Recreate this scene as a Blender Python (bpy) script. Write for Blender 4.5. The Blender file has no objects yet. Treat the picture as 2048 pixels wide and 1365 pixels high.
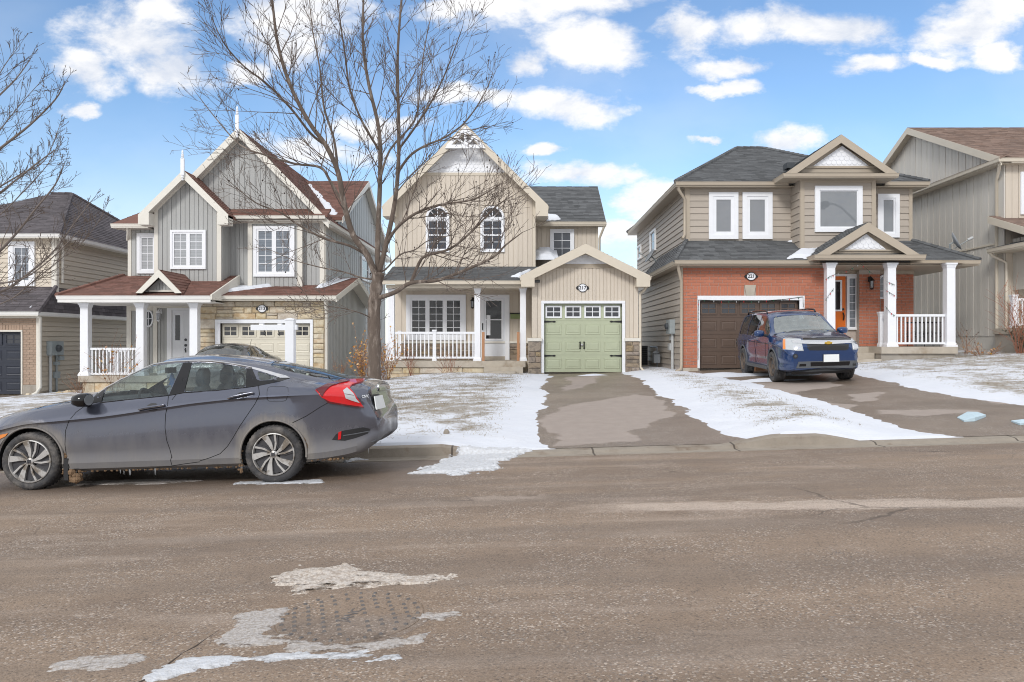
import bpy, bmesh, math, random
import numpy as np
from mathutils import Vector, Matrix
from mathutils.bvhtree import BVHTree
from mathutils.geometry import tessellate_polygon
R = math.radians
rnd = random.Random(7)
SC = bpy.context.scene
COL = SC.collection

# ---------------------------------------------------------------- camera
F, CX, CY, CZ = 1550.0, 1045.0, 684.0, 1.5       # focal length and principal point in photo pixels, eye height
cam_d = bpy.data.cameras.new('camera'); cam = bpy.data.objects.new('camera', cam_d); COL.objects.link(cam)
cam_d.sensor_width = 36; cam_d.lens = 36 * F / 2048; cam_d.clip_end = 3000; cam_d.clip_start = 0.05
cam_d.shift_x = -(CX - 1024) / 2048; cam_d.shift_y = (CY - 682.5) / 2048
cam.location = (0, 0, CZ); cam.rotation_euler = (R(90), 0, 0)
SC.camera = cam
SC.view_settings.view_transform = 'Standard'; SC.view_settings.look = 'None'
SC.view_settings.exposure = 0.24; SC.view_settings.gamma = 1
SC.cycles.filter_width = 1.05; SC.cycles.use_denoising = True; SC.cycles.denoising_prefilter = 'ACCURATE'; SC.cycles.denoising_input_passes = 'RGB_ALBEDO_NORMAL'

# ---------------------------------------------------------------- node helpers
def lin(c):
    return tuple((x/255/12.92 if x/255 <= .04045 else ((x/255+.055)/1.055)**2.4) for x in c) + (1,)
class NT:
    def __init__(s, tree): s.t = tree; s.n = tree.nodes; s.l = tree.links
    def node(s, typ, ins=None, **kw):
        n = s.n.new(typ)
        for k, v in kw.items(): setattr(n, k, v)
        for k, v in (ins or {}).items():
            sock = n.inputs[k]
            if hasattr(v, 'is_linked') or isinstance(v, bpy.types.NodeSocket): s.l.new(v, sock)
            else: sock.default_value = v
        return n
    def m(s, op, a, b=0.0, c=0.0, clamp=False):
        n = s.n.new('ShaderNodeMath'); n.operation = op; n.use_clamp = clamp
        for i, v in enumerate((a, b, c)):
            if isinstance(v, bpy.types.NodeSocket): s.l.new(v, n.inputs[i])
            else: n.inputs[i].default_value = v
        return n.outputs[0]
    def mix(s, f, a, b, blend='MIX'):
        n = s.n.new('ShaderNodeMix'); n.data_type = 'RGBA'; n.blend_type = blend
        for i, v in ((0, f), (6, a), (7, b)):
            if isinstance(v, bpy.types.NodeSocket): s.l.new(v, n.inputs[i])
            else: n.inputs[i].default_value = v
        return n.outputs[2]
    def noise(s, vec, scale, detail=4, rough=.55, dist=0.0, out=0):
        n = s.node('ShaderNodeTexNoise', {'Scale': scale, 'Detail': detail, 'Roughness': rough, 'Distortion': dist})
        if vec is not None: s.l.new(vec, n.inputs['Vector'])
        return n.outputs[out]
    def ramp(s, f, a, b, lo=0.0, hi=1.0, smooth=True):
        n = s.n.new('ShaderNodeMapRange'); n.interpolation_type = 'SMOOTHSTEP' if smooth else 'LINEAR'
        s.l.new(f, n.inputs[0]); n.inputs[1].default_value = a; n.inputs[2].default_value = b
        n.inputs[3].default_value = lo; n.inputs[4].default_value = hi
        return n.outputs[0]
    def scale(s, vec, sc):
        n = s.n.new('ShaderNodeVectorMath'); n.operation = 'MULTIPLY'; s.l.new(vec, n.inputs[0]); n.inputs[1].default_value = sc
        return n.outputs[0]

# ---------------------------------------------------------------- sky: Nishita with cumulus
wd = bpy.data.worlds.new('World'); SC.world = wd; wd.use_nodes = True
w = NT(wd.node_tree); w.n.clear()
SUN_EL, SUN_AZ = R(33), R(202)
sky = w.node('ShaderNodeTexSky', sky_type='NISHITA'); sky.sun_disc = False
sky.sun_elevation = SUN_EL; sky.sun_rotation = SUN_AZ; sky.air_density = 1.0; sky.dust_density = .1; sky.ozone_density = 2.2; sky.altitude = 250
tc = w.node('ShaderNodeTexCoord'); sep = w.node('ShaderNodeSeparateXYZ', {0: tc.outputs['Generated']})
dx, dy, dz = sep.outputs
dys = w.m('MAXIMUM', dy, .05)
ca, cb = w.m('DIVIDE', dx, dys), w.m('DIVIDE', dz, dys)
comb = w.node('ShaderNodeCombineXYZ', {0: ca, 1: cb, 2: 0.0}).outputs[0]
wn = w.node('ShaderNodeTexNoise', {'Scale': 5.5, 'Detail': 7, 'Roughness': .62, 'Vector': w.scale(comb, (1, 1.5, 1))}); wsep = w.node('ShaderNodeSeparateColor', {0: wn.outputs['Color']})
ca0, cb0 = ca, cb
ca = w.m('ADD', ca, w.m('MULTIPLY', w.m('SUBTRACT', wsep.outputs[0], .5), .20)); cb = w.m('ADD', cb, w.m('MULTIPLY', w.m('SUBTRACT', wsep.outputs[1], .5), .085))
n1 = w.noise(w.scale(comb, (1, 1.7, 1)), 9.0, 9, .62, .2)
n2 = w.noise(w.scale(comb, (1, 1.5, 1)), 2.6, 4, .5)
blobs = [(265,85,105,62),(165,150,75,34),(340,125,75,48),(300,22,58,25),(160,212,42,14),(600,15,120,55),(585,85,80,40),(480,130,55,26),
 (1080,5,210,42),(1165,85,110,44),(1050,115,75,32),(880,15,90,22),(1125,208,105,36),(985,200,70,24),(900,190,80,26),(760,250,90,22),
 (1390,55,75,44),(1620,52,145,38),(1940,55,115,45),(2010,105,60,25),(1740,130,62,20),(1860,112,55,15),(1470,125,72,17),(1455,165,62,14),
 (1570,275,56,27),(1150,345,95,22),(1290,400,75,30),(600,300,130,32),(1430,270,34,9),(1990,20,120,34),(1240,470,80,30),(1080,300,40,12)]
fld = None
for (u, v, ru, rv) in blobs:
    a0, b0, ra, rb = (u-CX)/F, (CY-v)/F, ru/F, rv/F
    p = w.m('MULTIPLY', w.m('SUBTRACT', ca, a0), 1/ra); q = w.m('MULTIPLY', w.m('SUBTRACT', cb, b0), 1/rb)
    e = w.m('SUBTRACT', 1.0, w.m('SQRT', w.m('ADD', w.m('MULTIPLY', p, p), w.m('MULTIPLY', q, q))))
    fld = e if fld is None else w.m('MAXIMUM', fld, e)
gen = w.m('MULTIPLY', w.m('SUBTRACT', w.noise(w.scale(tc.outputs['Generated'], (1, 1, 2.0)), 2.2, 8, .55), .33), 5.0)
ins = w.m('MULTIPLY', w.m('MULTIPLY', w.ramp(w.m('ABSOLUTE', ca), .72, .85, 1, 0), w.ramp(cb, .47, .6, 1, 0)), w.ramp(dy, .1, .3))
fmix = w.m('ADD', w.m('MULTIPLY', fld, ins), w.m('MULTIPLY', gen, w.m('SUBTRACT', 1.0, ins)))
dens = w.m('ADD', fmix, w.m('MULTIPLY', w.m('SUBTRACT', n1, .47), 3.0))
cov = w.ramp(dens, -.36, .68)
veil = w.m('MULTIPLY', w.ramp(n2, .36, .75), .22)
haze_h = w.ramp(dz, -.03, .26, .8, 0)
cover = w.m('MAXIMUM', w.m('MULTIPLY', cov, .96), w.m('MAXIMUM', veil, haze_h))
shade = w.ramp(w.m('ADD', w.m('MULTIPLY', n1, .9), w.m('MULTIPLY', n2, .5)), .50, .80)
ccol = w.mix(shade, (.64, .69, .79, 1), (.97, .96, .955, 1))
hsv = w.node('ShaderNodeHueSaturation', {'Saturation': 1.08, 'Color': sky.outputs[0]})
bg_s = w.node('ShaderNodeBackground', {'Color': hsv.outputs[0], 'Strength': .15})
bg_c = w.node('ShaderNodeBackground', {'Color': ccol, 'Strength': .95})
mx = w.node('ShaderNodeMixShader', {0: cover, 1: bg_s.outputs[0], 2: bg_c.outputs[0]})
w.node('ShaderNodeOutputWorld', {0: mx.outputs[0]})

sun_d = bpy.data.lights.new('sun', 'SUN'); sun_d.energy = 1.5; sun_d.angle = R(14); sun_d.color = (1, .97, .93)
sun = bpy.data.objects.new('sun', sun_d); COL.objects.link(sun); sun.location = (0, -10, 30)
sv = Vector((math.sin(SUN_AZ)*math.cos(SUN_EL), math.cos(SUN_AZ)*math.cos(SUN_EL), math.sin(SUN_EL)))
sun.rotation_euler = sv.to_track_quat('Z', 'Y').to_euler()

# ---------------------------------------------------------------- materials
MATS = {}
def mat(name, col, rough=.6, var=.10, scale=6.0, metal=0.0, island=0.0, objr=0.0, bump=0.0, bscale=60.0, col2=None, f2=(.45, .6), s2=3.0, stretch=(1, 1, 1), spec=.5, coat=0.0, hue=0.0):
    if name in MATS: return MATS[name]
    m = bpy.data.materials.new(name); m.use_nodes = True; MATS[name] = m
    t = NT(m.node_tree); bs = t.n['Principled BSDF']
    tc = t.node('ShaderNodeTexCoord'); vec = t.scale(tc.outputs['Object'], stretch)
    base = lin(col)
    c = None
    nz = t.noise(vec, scale, 5, .6)
    v = t.m('ADD', 1.0, t.m('MULTIPLY', t.m('SUBTRACT', nz, .5), var*3))
    if island: v = t.m('MULTIPLY', v, t.m('ADD', 1-island, t.m('MULTIPLY', t.node('ShaderNodeNewGeometry').outputs['Random Per Island'], 2*island)))
    if objr: v = t.m('MULTIPLY', v, t.m('ADD', 1-objr, t.m('MULTIPLY', t.node('ShaderNodeObjectInfo').outputs['Random'], 2*objr)))
    cc = t.node('ShaderNodeRGB'); cc.outputs[0].default_value = base; c = cc.outputs[0]
    if col2 is not None: c = t.mix(t.ramp(t.noise(vec, s2, 6, .65), f2[0], f2[1]), c, lin(col2))
    if hue:
        hs = t.node('ShaderNodeHueSaturation', {'Color': c})
        src = t.node('ShaderNodeNewGeometry').outputs['Random Per Island'] if island else t.node('ShaderNodeObjectInfo').outputs['Random']
        r2 = t.m('FRACT', t.m('MULTIPLY', src, 17.31))
        t.l.new(t.m('ADD', .5-hue, t.m('MULTIPLY', r2, 2*hue)), hs.inputs['Hue'])
        t.l.new(t.m('ADD', .7, t.m('MULTIPLY', t.m('FRACT', t.m('MULTIPLY', src, 5.7)), .6)), hs.inputs['Saturation'])
        c = hs.outputs[0]
    vm = t.n.new('ShaderNodeVectorMath'); vm.operation = 'SCALE'; t.l.new(c, vm.inputs[0]); t.l.new(v, vm.inputs['Scale'])
    t.l.new(vm.outputs[0], bs.inputs['Base Color'])
    bs.inputs['Roughness'].default_value = rough; bs.inputs['Metallic'].default_value = metal
    bs.inputs['Specular IOR Level'].default_value = spec; bs.inputs['Coat Weight'].default_value = coat
    if bump:
        b = t.node('ShaderNodeBump', {'Strength': bump, 'Distance': .02, 'Height': t.noise(vec, bscale, 4, .6)})
        t.l.new(b.outputs[0], bs.inputs['Normal'])
    return m

mat('cream_siding', (207,196,181), .55, .05, 4, objr=.05, bump=.12, stretch=(8, 8, .6))
mat('cream_trim', (208,198,181), .5, .04, 5)
mat('grey_siding', (170,171,169), .5, .05, 4, objr=.06, bump=.12, stretch=(8, 8, .6))
mat('white_trim', (228,227,224), .5, .04, 5)
mat('warm_trim', (222,218,208), .5, .04, 5)
mat('white_vinyl', (236,238,242), .4, .03, 6)
mat('taupe_siding', (174,164,152), .55, .04, 4, objr=.05, bump=.1, stretch=(.6, .6, 8))
mat('taupe_trim', (176,164,147), .5, .04, 5)
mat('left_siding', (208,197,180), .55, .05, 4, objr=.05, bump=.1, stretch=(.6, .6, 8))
mat('shade_siding', (190,179,162), .55, .06, 3, objr=.06, bump=.1, stretch=(.6, .6, 8))  # left siding made darker: the side wall's shade is put into the colour
mat('far_siding', (204,200,192), .55, .06, 2.5, island=.05, bump=.1, stretch=(6, 6, .5))
mat('far_trim', (206,197,181), .5, .04, 5)
mat('shingle_red', (120,87,77), .9, .22, 3, island=.22, bump=.5, bscale=90)
mat('shingle_dark', (95,97,99), .9, .2, 3, island=.25, bump=.5, bscale=90)
mat('shingle_left', (92,87,90), .9, .2, 3, island=.25, bump=.5, bscale=90)
mat('shingle_brown', (134,114,103), .9, .2, 3, island=.22, bump=.5, bscale=90)
mat('brick_orange', (184,116,91), .85, .10, 9, objr=.07, bump=.4, bscale=70)
mat('brick_orange_mass', (184,116,91), .85, .10, 9, island=.10, bump=.4, bscale=70)
mat('brick_tan', (170,147,129), .85, .10, 9, objr=.07, bump=.4, bscale=70)
mat('mortar', (184,174,165), .95, .1, 12, bump=.3)
mat('mortar_warm', (182,170,153), .95, .1, 12, bump=.3)
mat('stone_gold', (206,194,172), .85, .14, 5, objr=.07, bump=.5, bscale=28, hue=.006, col2=(192,174,148), s2=6)
mat('stone_brown', (156,140,121), .85, .2, 6, objr=.13, bump=.6, bscale=28, hue=.01, col2=(118,106,95), s2=6)
mat('concrete', (183,174,160), .9, .14, 4, bump=.3, bscale=50, col2=(160,146,128), s2=2.5, f2=(.5, .72))
mat('kerb_concrete', (152,143,131), .92, .2, 6, bump=.5, bscale=70, col2=(116,102,88), s2=3.0, f2=(.5, .75))
mat('foundation', (165,158,148), .92, .16, 2.5, bump=.3, col2=(138,126,110), s2=2.0, f2=(.5, .75))
mat('green_paint', (180,187,160), .45, .05, 4, bump=.05)
mat('green_recess', (160,173,134), .45, .05, 4)
mat('brown_paint', (92,76,66), .5, .08, 5, bump=.05)
mat('cream_paint', (220,214,197), .45, .04, 4)
mat('navy_paint', (46,51,63), .4, .08, 5)
mat('black_iron', (26,26,28), .45, .1, 8)
mat('orange_paint', (224,112,18), .4, .06, 4)
mat('door_white', (228,231,236), .35, .03, 4)
mat('wood_raw', (178,132,98), .75, .2, 9, stretch=(6, 6, .6), bump=.3)
mat('meter_grey', (150,158,160), .5, .1, 6)
mat('meter_dark', (70,74,78), .5, .1, 6)
mat('pipe_grey', (186,188,188), .5, .1, 6)
mat('dish_grey', (150,155,160), .4, .06, 6)
mat('green_mail', (128,142,92), .5, .06, 6)
mat('metal_bright', (205,205,205), .3, .05, 6, metal=.9)
mat('snow', (220,224,231), .75, .03, 2, bump=.35, bscale=14)
mat('bark', (104,92,83), .92, .3, 10, stretch=(1, 1, .35), bump=.9, bscale=32, col2=(150,138,128), s2=7, f2=(.5, .68))
mat('twig', (104,92,84), .85, .2, 4)
mat('bark_pale', (120,110,104), .9, .2, 6, bump=.4)
mat('bud', (52,42,38), .8, .1)
mat('dry_leaf', (196,152,98), .8, .2, 6, island=.3, hue=.02)
mat('dry_stem', (142,104,80), .85, .2, 6)
mat('red_stem', (150,98,76), .85, .2, 6)
mat('straw', (150,138,116), .9, .3, 3, island=.35)
mat('evergreen', (104,112,96), .85, .2, 6, island=.3)

_t = NT(MATS['kerb_concrete'].node_tree); _b = _t.n['Principled BSDF']; _src = _b.inputs['Base Color'].links[0].from_socket   # expansion joints and grime in the kerb
_x = _t.node('ShaderNodeSeparateXYZ', {0: _t.node('ShaderNodeTexCoord').outputs['Object']}).outputs[0]
_j = _t.ramp(_t.m('ABSOLUTE', _t.m('SUBTRACT', _t.m('FRACT', _t.m('MULTIPLY', _x, 1/1.9)), .5)), .004, .009, .8, 0)
_t.l.new(_t.mix(_j, _src, lin((60,52,46))), _b.inputs['Base Color'])
def glass_pane(name, col, stripes=None, var=.25, rough=.06, iorl=.75):
    m = mat(name, col, rough, var, 1.7, spec=iorl)
    if stripes:
        t = NT(m.node_tree); bs = t.n['Principled BSDF']; link = bs.inputs['Base Color'].links[0]; src = link.from_socket
        tc = t.node('ShaderNodeTexCoord'); z = t.node('ShaderNodeSeparateXYZ', {0: tc.outputs['Object']}).outputs[2]
        f = t.ramp(t.m('FRACT', t.m('MULTIPLY', z, 1/.052)), .55, .95)
        t.l.new(t.mix(t.m('MULTIPLY', f, .6), src, lin(stripes)), bs.inputs['Base Color'])
    return m
glass_pane('pane_dark', (62,66,74)); glass_pane('pane_blind', (168,170,172), (120,122,126), .1); glass_pane('pane_grey', (130,133,137), None, .08, .03, 1.0)
glass_pane('pane_garage', (50,52,58), None, .2); glass_pane('pane_half', (120,126,134), (78,82,92), .2); glass_pane('pane_black', (36,38,42), None, .3)
glass_pane('pane_sky', (126,130,134), None, .05, .02, 1.2)

# ---------------------------------------------------------------- mesh helpers
def W(u, v, Y): return Vector(((u-CX)*Y/F, Y, CZ-(v-CY)*Y/F))
def wx(u, Y): return (u-CX)*Y/F
def wz(v, Y): return CZ-(v-CY)*Y/F
def px(p): return (CX + p[0]*F/p[1], CY - (p[2]-CZ)*F/p[1])

def org(parent):
    o = Vector((0, 0, 0)); p = parent
    while p is not None: o += Vector(p.location); p = p.parent
    return o
def tag(o, label=None, cat=None, group=None, kind=None):
    if label: o['label'] = label
    if cat: o['category'] = cat
    if group: o['group'] = group
    if kind: o['kind'] = kind
    return o
def empty(name, loc, label, cat, group=None):
    o = bpy.data.objects.new(name, None); COL.objects.link(o); o.location = loc; o.empty_display_size = .2
    return tag(o, label, cat, group)
def link_mesh(name, me, parent=None, loc=None):
    o = bpy.data.objects.new(name, me); COL.objects.link(o)
    if parent is not None: o.parent = parent
    if loc is not None: o.location = loc
    return o

class MB:
    def __init__(s): s.v = []; s.f = []
    def add(s, vs, fs):
        k = len(s.v); s.v += [tuple(p) for p in vs]; s.f += [tuple(i+k for i in f) for f in fs]; return s
    def box(s, x0, x1, y0, y1, z0, z1):
        if x0 > x1: x0, x1 = x1, x0
        if y0 > y1: y0, y1 = y1, y0
        if z0 > z1: z0, z1 = z1, z0
        return s.add([(x0,y0,z0),(x1,y0,z0),(x1,y1,z0),(x0,y1,z0),(x0,y0,z1),(x1,y0,z1),(x1,y1,z1),(x0,y1,z1)],
                     [(0,3,2,1),(4,5,6,7),(0,1,5,4),(1,2,6,5),(2,3,7,6),(3,0,4,7)])
    def prism(s, poly, vec):
        poly = [Vector(p) for p in poly]; vec = Vector(vec); n = len(poly)
        nrm = Vector((0, 0, 0))
        for i in range(n): nrm += poly[i].cross(poly[(i+1) % n])
        if nrm.dot(vec) > 0: poly.reverse()
        vs = poly + [p+vec for p in poly]
        fs = [tuple(range(n)), tuple(range(2*n-1, n-1, -1))] + [(i, n+i, n+(i+1) % n, (i+1) % n)[::1] for i in range(n)]
        return s.add(vs, fs)
    def pxz(s, poly, y0, y1):          # polygon in x,z pushed from y0 to y1
        return s.prism([(x, y0, z) for x, z in poly], (0, y1-y0, 0))
    def tube(s, path, rad, n=6, cap=True):
        path = [Vector(p) for p in path]
        if not hasattr(rad, '__len__'): rad = [rad]*len(path)
        k = len(s.v); up = None
        for i, p in enumerate(path):
            d = (path[min(i+1, len(path)-1)]-path[max(i-1, 0)])
            d = d.normalized() if d.length > 1e-9 else Vector((0, 0, 1))
            if up is None:
                up = d.orthogonal().normalized()
            else:
                up = up - d*up.dot(d); up = up.normalized() if up.length > 1e-6 else d.orthogonal().normalized()
            sd = d.cross(up)
            for j in range(n):
                a = 2*math.pi*j/n; s.v.append(tuple(p+(up*math.cos(a)+sd*math.sin(a))*rad[i]))
        for i in range(len(path)-1):
            for j in range(n):
                a, b = k+i*n+j, k+i*n+(j+1) % n; s.f.append((a, b, b+n, a+n))
        if cap:
            s.f.append(tuple(k+j for j in range(n))[::-1]); e = k+(len(path)-1)*n; s.f.append(tuple(e+j for j in range(n)))
        return s
    def sweep(s, path, prof):           # horizontal run; prof = (outward, up); outward is to the right of travel
        path = [Vector(p) for p in path]; n = len(prof); k = len(s.v); m = len(path)
        for i, p in enumerate(path):
            d0 = (path[i]-path[i-1]) if i else (path[1]-path[0]); d1 = (path[i+1]-path[i]) if i < m-1 else d0
            d0 = Vector((d0.x, d0.y, 0)).normalized(); d1 = Vector((d1.x, d1.y, 0)).normalized()
            r0, r1 = Vector((d0.y, -d0.x, 0)), Vector((d1.y, -d1.x, 0)); b = (r0+r1)
            b = b.normalized()/max(.3, b.normalized().dot(r0))
            for o, h in prof: s.v.append(tuple(p+b*o+Vector((0, 0, h))))
        for i in range(m-1):
            for j in range(n):
                a, b = k+i*n+j, k+i*n+(j+1) % n; s.f.append((a, a+n, b+n, b))
        s.f.append(tuple(k+j for j in range(n))); e = k+(m-1)*n; s.f.append(tuple(e+j for j in range(n))[::-1])
        return s
    def lathe(s, prof, c, axis, n=24, closed=False):   # prof = (radius, along axis)
        axis = Vector(axis).normalized(); u = axis.orthogonal().normalized(); v = axis.cross(u); c = Vector(c); k = len(s.v); m = len(prof)
        for i in range(n):
            a = 2*math.pi*i/n; d = u*math.cos(a)+v*math.sin(a)
            for r, h in prof: s.v.append(tuple(c+d*r+axis*h))
        for i in range(n):
            for j in range(m if closed else m-1):
                a, b = k+i*m+j, k+((i+1) % n)*m+j; a2, b2 = k+i*m+(j+1) % m, k+((i+1) % n)*m+(j+1) % m
                s.f.append((a, b, b2, a2))
        return s
    def build(s, name, m, parent=None, smooth=False, kind=None, label=None, angle=None):
        o = org(parent) if parent is not None else Vector((0, 0, 0))
        me = bpy.data.meshes.new(name); me.from_pydata([(p[0]-o.x, p[1]-o.y, p[2]-o.z) for p in s.v], [], s.f)
        me.materials.append(MATS[m] if isinstance(m, str) else m)
        if smooth or angle:
            me.polygons.foreach_set('use_smooth', [True]*len(me.polygons))
            if angle:
                bm = bmesh.new(); bm.from_mesh(me); bmesh.ops.recalc_face_normals(bm, faces=bm.faces)
                for e in bm.edges:
                    if len(e.link_faces) == 2 and e.calc_face_angle(0) > R(angle): e.smooth = False
                bm.to_mesh(me); bm.free()
        me.update()
        ob = link_mesh(name, me, parent)
        if kind: ob['kind'] = kind
        if label: ob['label'] = label
        return ob

def text_mesh(name, txt, size, m, parent, loc, rot, depth=.004, bold=0.0, align='CENTER'):
    cu = bpy.data.curves.new('t', 'FONT'); cu.body = txt; cu.size = size; cu.extrude = depth; cu.offset = bold; cu.align_x = align; cu.align_y = 'CENTER'; cu.resolution_u = 3
    ob = bpy.data.objects.new('t', cu); COL.objects.link(ob); dg = bpy.context.evaluated_depsgraph_get(); dg.update()
    me = bpy.data.meshes.new_from_object(ob.evaluated_get(dg)); bpy.data.objects.remove(ob); me.materials.clear(); me.materials.append(MATS[m])
    o = org(parent); me.transform(Matrix.Translation(Vector(loc)-o) @ rot.to_4x4())
    return link_mesh(name, me, parent)
FRONT = Matrix(((1, 0, 0), (0, 0, -1), (0, 1, 0)))        # text facing the street: x right, y up, normal towards -Y

def clip_poly(poly, clip):              # convex clip, 2D
    out = poly; n = len(clip)
    ar = sum(clip[i][0]*clip[(i+1) % n][1]-clip[(i+1) % n][0]*clip[i][1] for i in range(n))
    if ar < 0: clip = clip[::-1]
    for i in range(n):
        a, b = clip[i], clip[(i+1) % n]; inp = out; out = []
        if not inp: return []
        def side(p): return (b[0]-a[0])*(p[1]-a[1])-(b[1]-a[1])*(p[0]-a[0])
        for j in range(len(inp)):
            p, q = inp[j], inp[(j+1) % len(inp)]; sp, sq = side(p), side(q)
            if sp >= 0: out.append(p)
            if (sp > 0 and sq < 0) or (sp < 0 and sq > 0):
                t = sp/(sp-sq); out.append((p[0]+(q[0]-p[0])*t, p[1]+(q[1]-p[1])*t))
    return out
def inpoly(x, y, poly):
    c = False; n = len(poly); j = n-1
    for i in range(n):
        xi, yi = poly[i]; xj, yj = poly[j]
        if (yi > y) != (yj > y) and x < (xj-xi)*(y-yi)/(yj-yi)+xi: c = not c
        j = i
    return c
def nearest_on(x, y, poly):
    best = None; n = len(poly)
    for i in range(n):
        ax, ay = poly[i]; bx, by = poly[(i+1) % n]; ddx, ddy = bx-ax, by-ay; L = ddx*ddx+ddy*ddy
        t = 0 if L == 0 else max(0, min(1, ((x-ax)*ddx+(y-ay)*ddy)/L)); qx, qy = ax+ddx*t, ay+ddy*t
        d = (x-qx)**2+(y-qy)**2
        if best is None or d < best[0]: best = (d, qx, qy)
    return best[1], best[2], math.sqrt(best[0])
def lerp_tab(tab, x):
    if x <= tab[0][0]: return tab[0][1]
    for (x0, y0), (x1, y1) in zip(tab, tab[1:]):
        if x <= x1: return y0+(y1-y0)*(x-x0)/(x1-x0)
    return tab[-1][1]
# ---------------------------------------------------------------- terrain
def vnoise(x, y, seed=0):
    xi, yi = np.floor(x).astype(np.int64), np.floor(y).astype(np.int64); xf, yf = x-xi, y-yi
    def h(a, b):
        k = (a*374761393+b*668265263+seed*1442695041) & 0xffffffff; k = ((k ^ (k >> 13))*1274126177) & 0xffffffff
        return ((k ^ (k >> 16)) & 0xffff)/65535.0
    sx, sy = xf*xf*(3-2*xf), yf*yf*(3-2*yf)
    return (h(xi, yi)*(1-sx)+h(xi+1, yi)*sx)*(1-sy)+(h(xi, yi+1)*(1-sx)+h(xi+1, yi+1)*sx)*sy
def fbm(x, y, s, o=5, seed=0, g=.5):
    t = 0; a = 1; n = 0
    for i in range(o): t = t+a*vnoise(x*s*2**i, y*s*2**i, seed+i); n += a; a *= g
    return t/n-.5
def road_z(x, y): return .035+.029*x-.02*np.maximum(0, y-7.5)-.0*x
KERB_Y = 10.45
_zhx = [-60, -25, -16.5, -9, -2, 2, 6, 9, 13, 16, 25, 60]; _zhz = [-1.6, -.6, -.3, .0, .40, .49, .63, .76, 1.0, 1.25, 1.6, 2.6]
def T(x, y):
    x = np.asarray(x, float); y = np.asarray(y, float)
    zs = .029*x+.012; zh = np.interp(x, _zhx, _zhz); t = np.clip((y-10.6)/13.4, 0, 1)
    return zs+(zh-zs)*(1-(1-t)**2)
def G(x, y): return float(road_z(x, y)) if y < 10.6 else float(T(x, y))
def ground_px(u, v):                     # photo pixel -> point on the ground
    lo = None; Y = 2.5
    while Y < 60:
        x, z = wx(u, Y), wz(v, Y)
        if z <= G(x, Y):
            a, b = Y-.05, Y
            for _ in range(20):
                c = (a+b)/2
                if wz(v, c) <= G(wx(u, c), c): b = c
                else: a = c
            return Vector((wx(u, b), b, G(wx(u, b), b)))
        Y += .05
    return Vector((wx(u, 30), 30, 0))
def grid_mesh(name, xs, ys, zf, m, smooth=True, attr=None):
    X, Y = np.meshgrid(xs, ys); Z = zf(X, Y); nx, ny = len(xs), len(ys)
    me = bpy.data.meshes.new(name); co = np.stack([X.ravel(), Y.ravel(), Z.ravel()], 1)
    i = np.arange((nx-1)*(ny-1)); r, c = i//(nx-1), i % (nx-1); a = r*nx+c
    fs = np.stack([a, a+1, a+nx+1, a+nx], 1)
    me.vertices.add(len(co)); me.vertices.foreach_set('co', co.ravel())
    me.loops.add(fs.size); me.loops.foreach_set('vertex_index', fs.ravel().astype(np.int32))
    me.polygons.add(len(fs)); me.polygons.foreach_set('loop_start', np.arange(0, fs.size, 4, dtype=np.int32)); me.polygons.foreach_set('loop_total', np.full(len(fs), 4, np.int32))
    me.polygons.foreach_set('use_smooth', np.full(len(fs), smooth)); me.update(calc_edges=True)
    if attr is not None:
        at = me.attributes.new('mask', 'FLOAT', 'POINT'); at.data.foreach_set('value', attr(X, Y).ravel().astype(np.float32))
    me.materials.append(MATS[m] if isinstance(m, str) else m)
    return link_mesh(name, me)

# one sheet to the horizon
def far_z(x, y):
    return np.where(y > 10.5, T(np.clip(x, -60, 60), np.minimum(y, 60)), road_z(np.clip(x, -60, 60), y))-.13
mat('ground_snow', (226,228,232), .85, .1, .6, col2=(150,138,120), s2=1.2, f2=(.5, .66), bump=.3)
gx = np.concatenate([np.linspace(-900, -70, 12), np.arange(-60, 61, 1.0), np.linspace(70, 900, 12)])
gy = np.concatenate([np.linspace(-700, -30, 10), np.arange(-20, 61, 1.0), np.linspace(70, 1500, 14)])
tag(grid_mesh('ground', gx, gy, far_z, 'ground_snow'), kind='structure')

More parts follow.
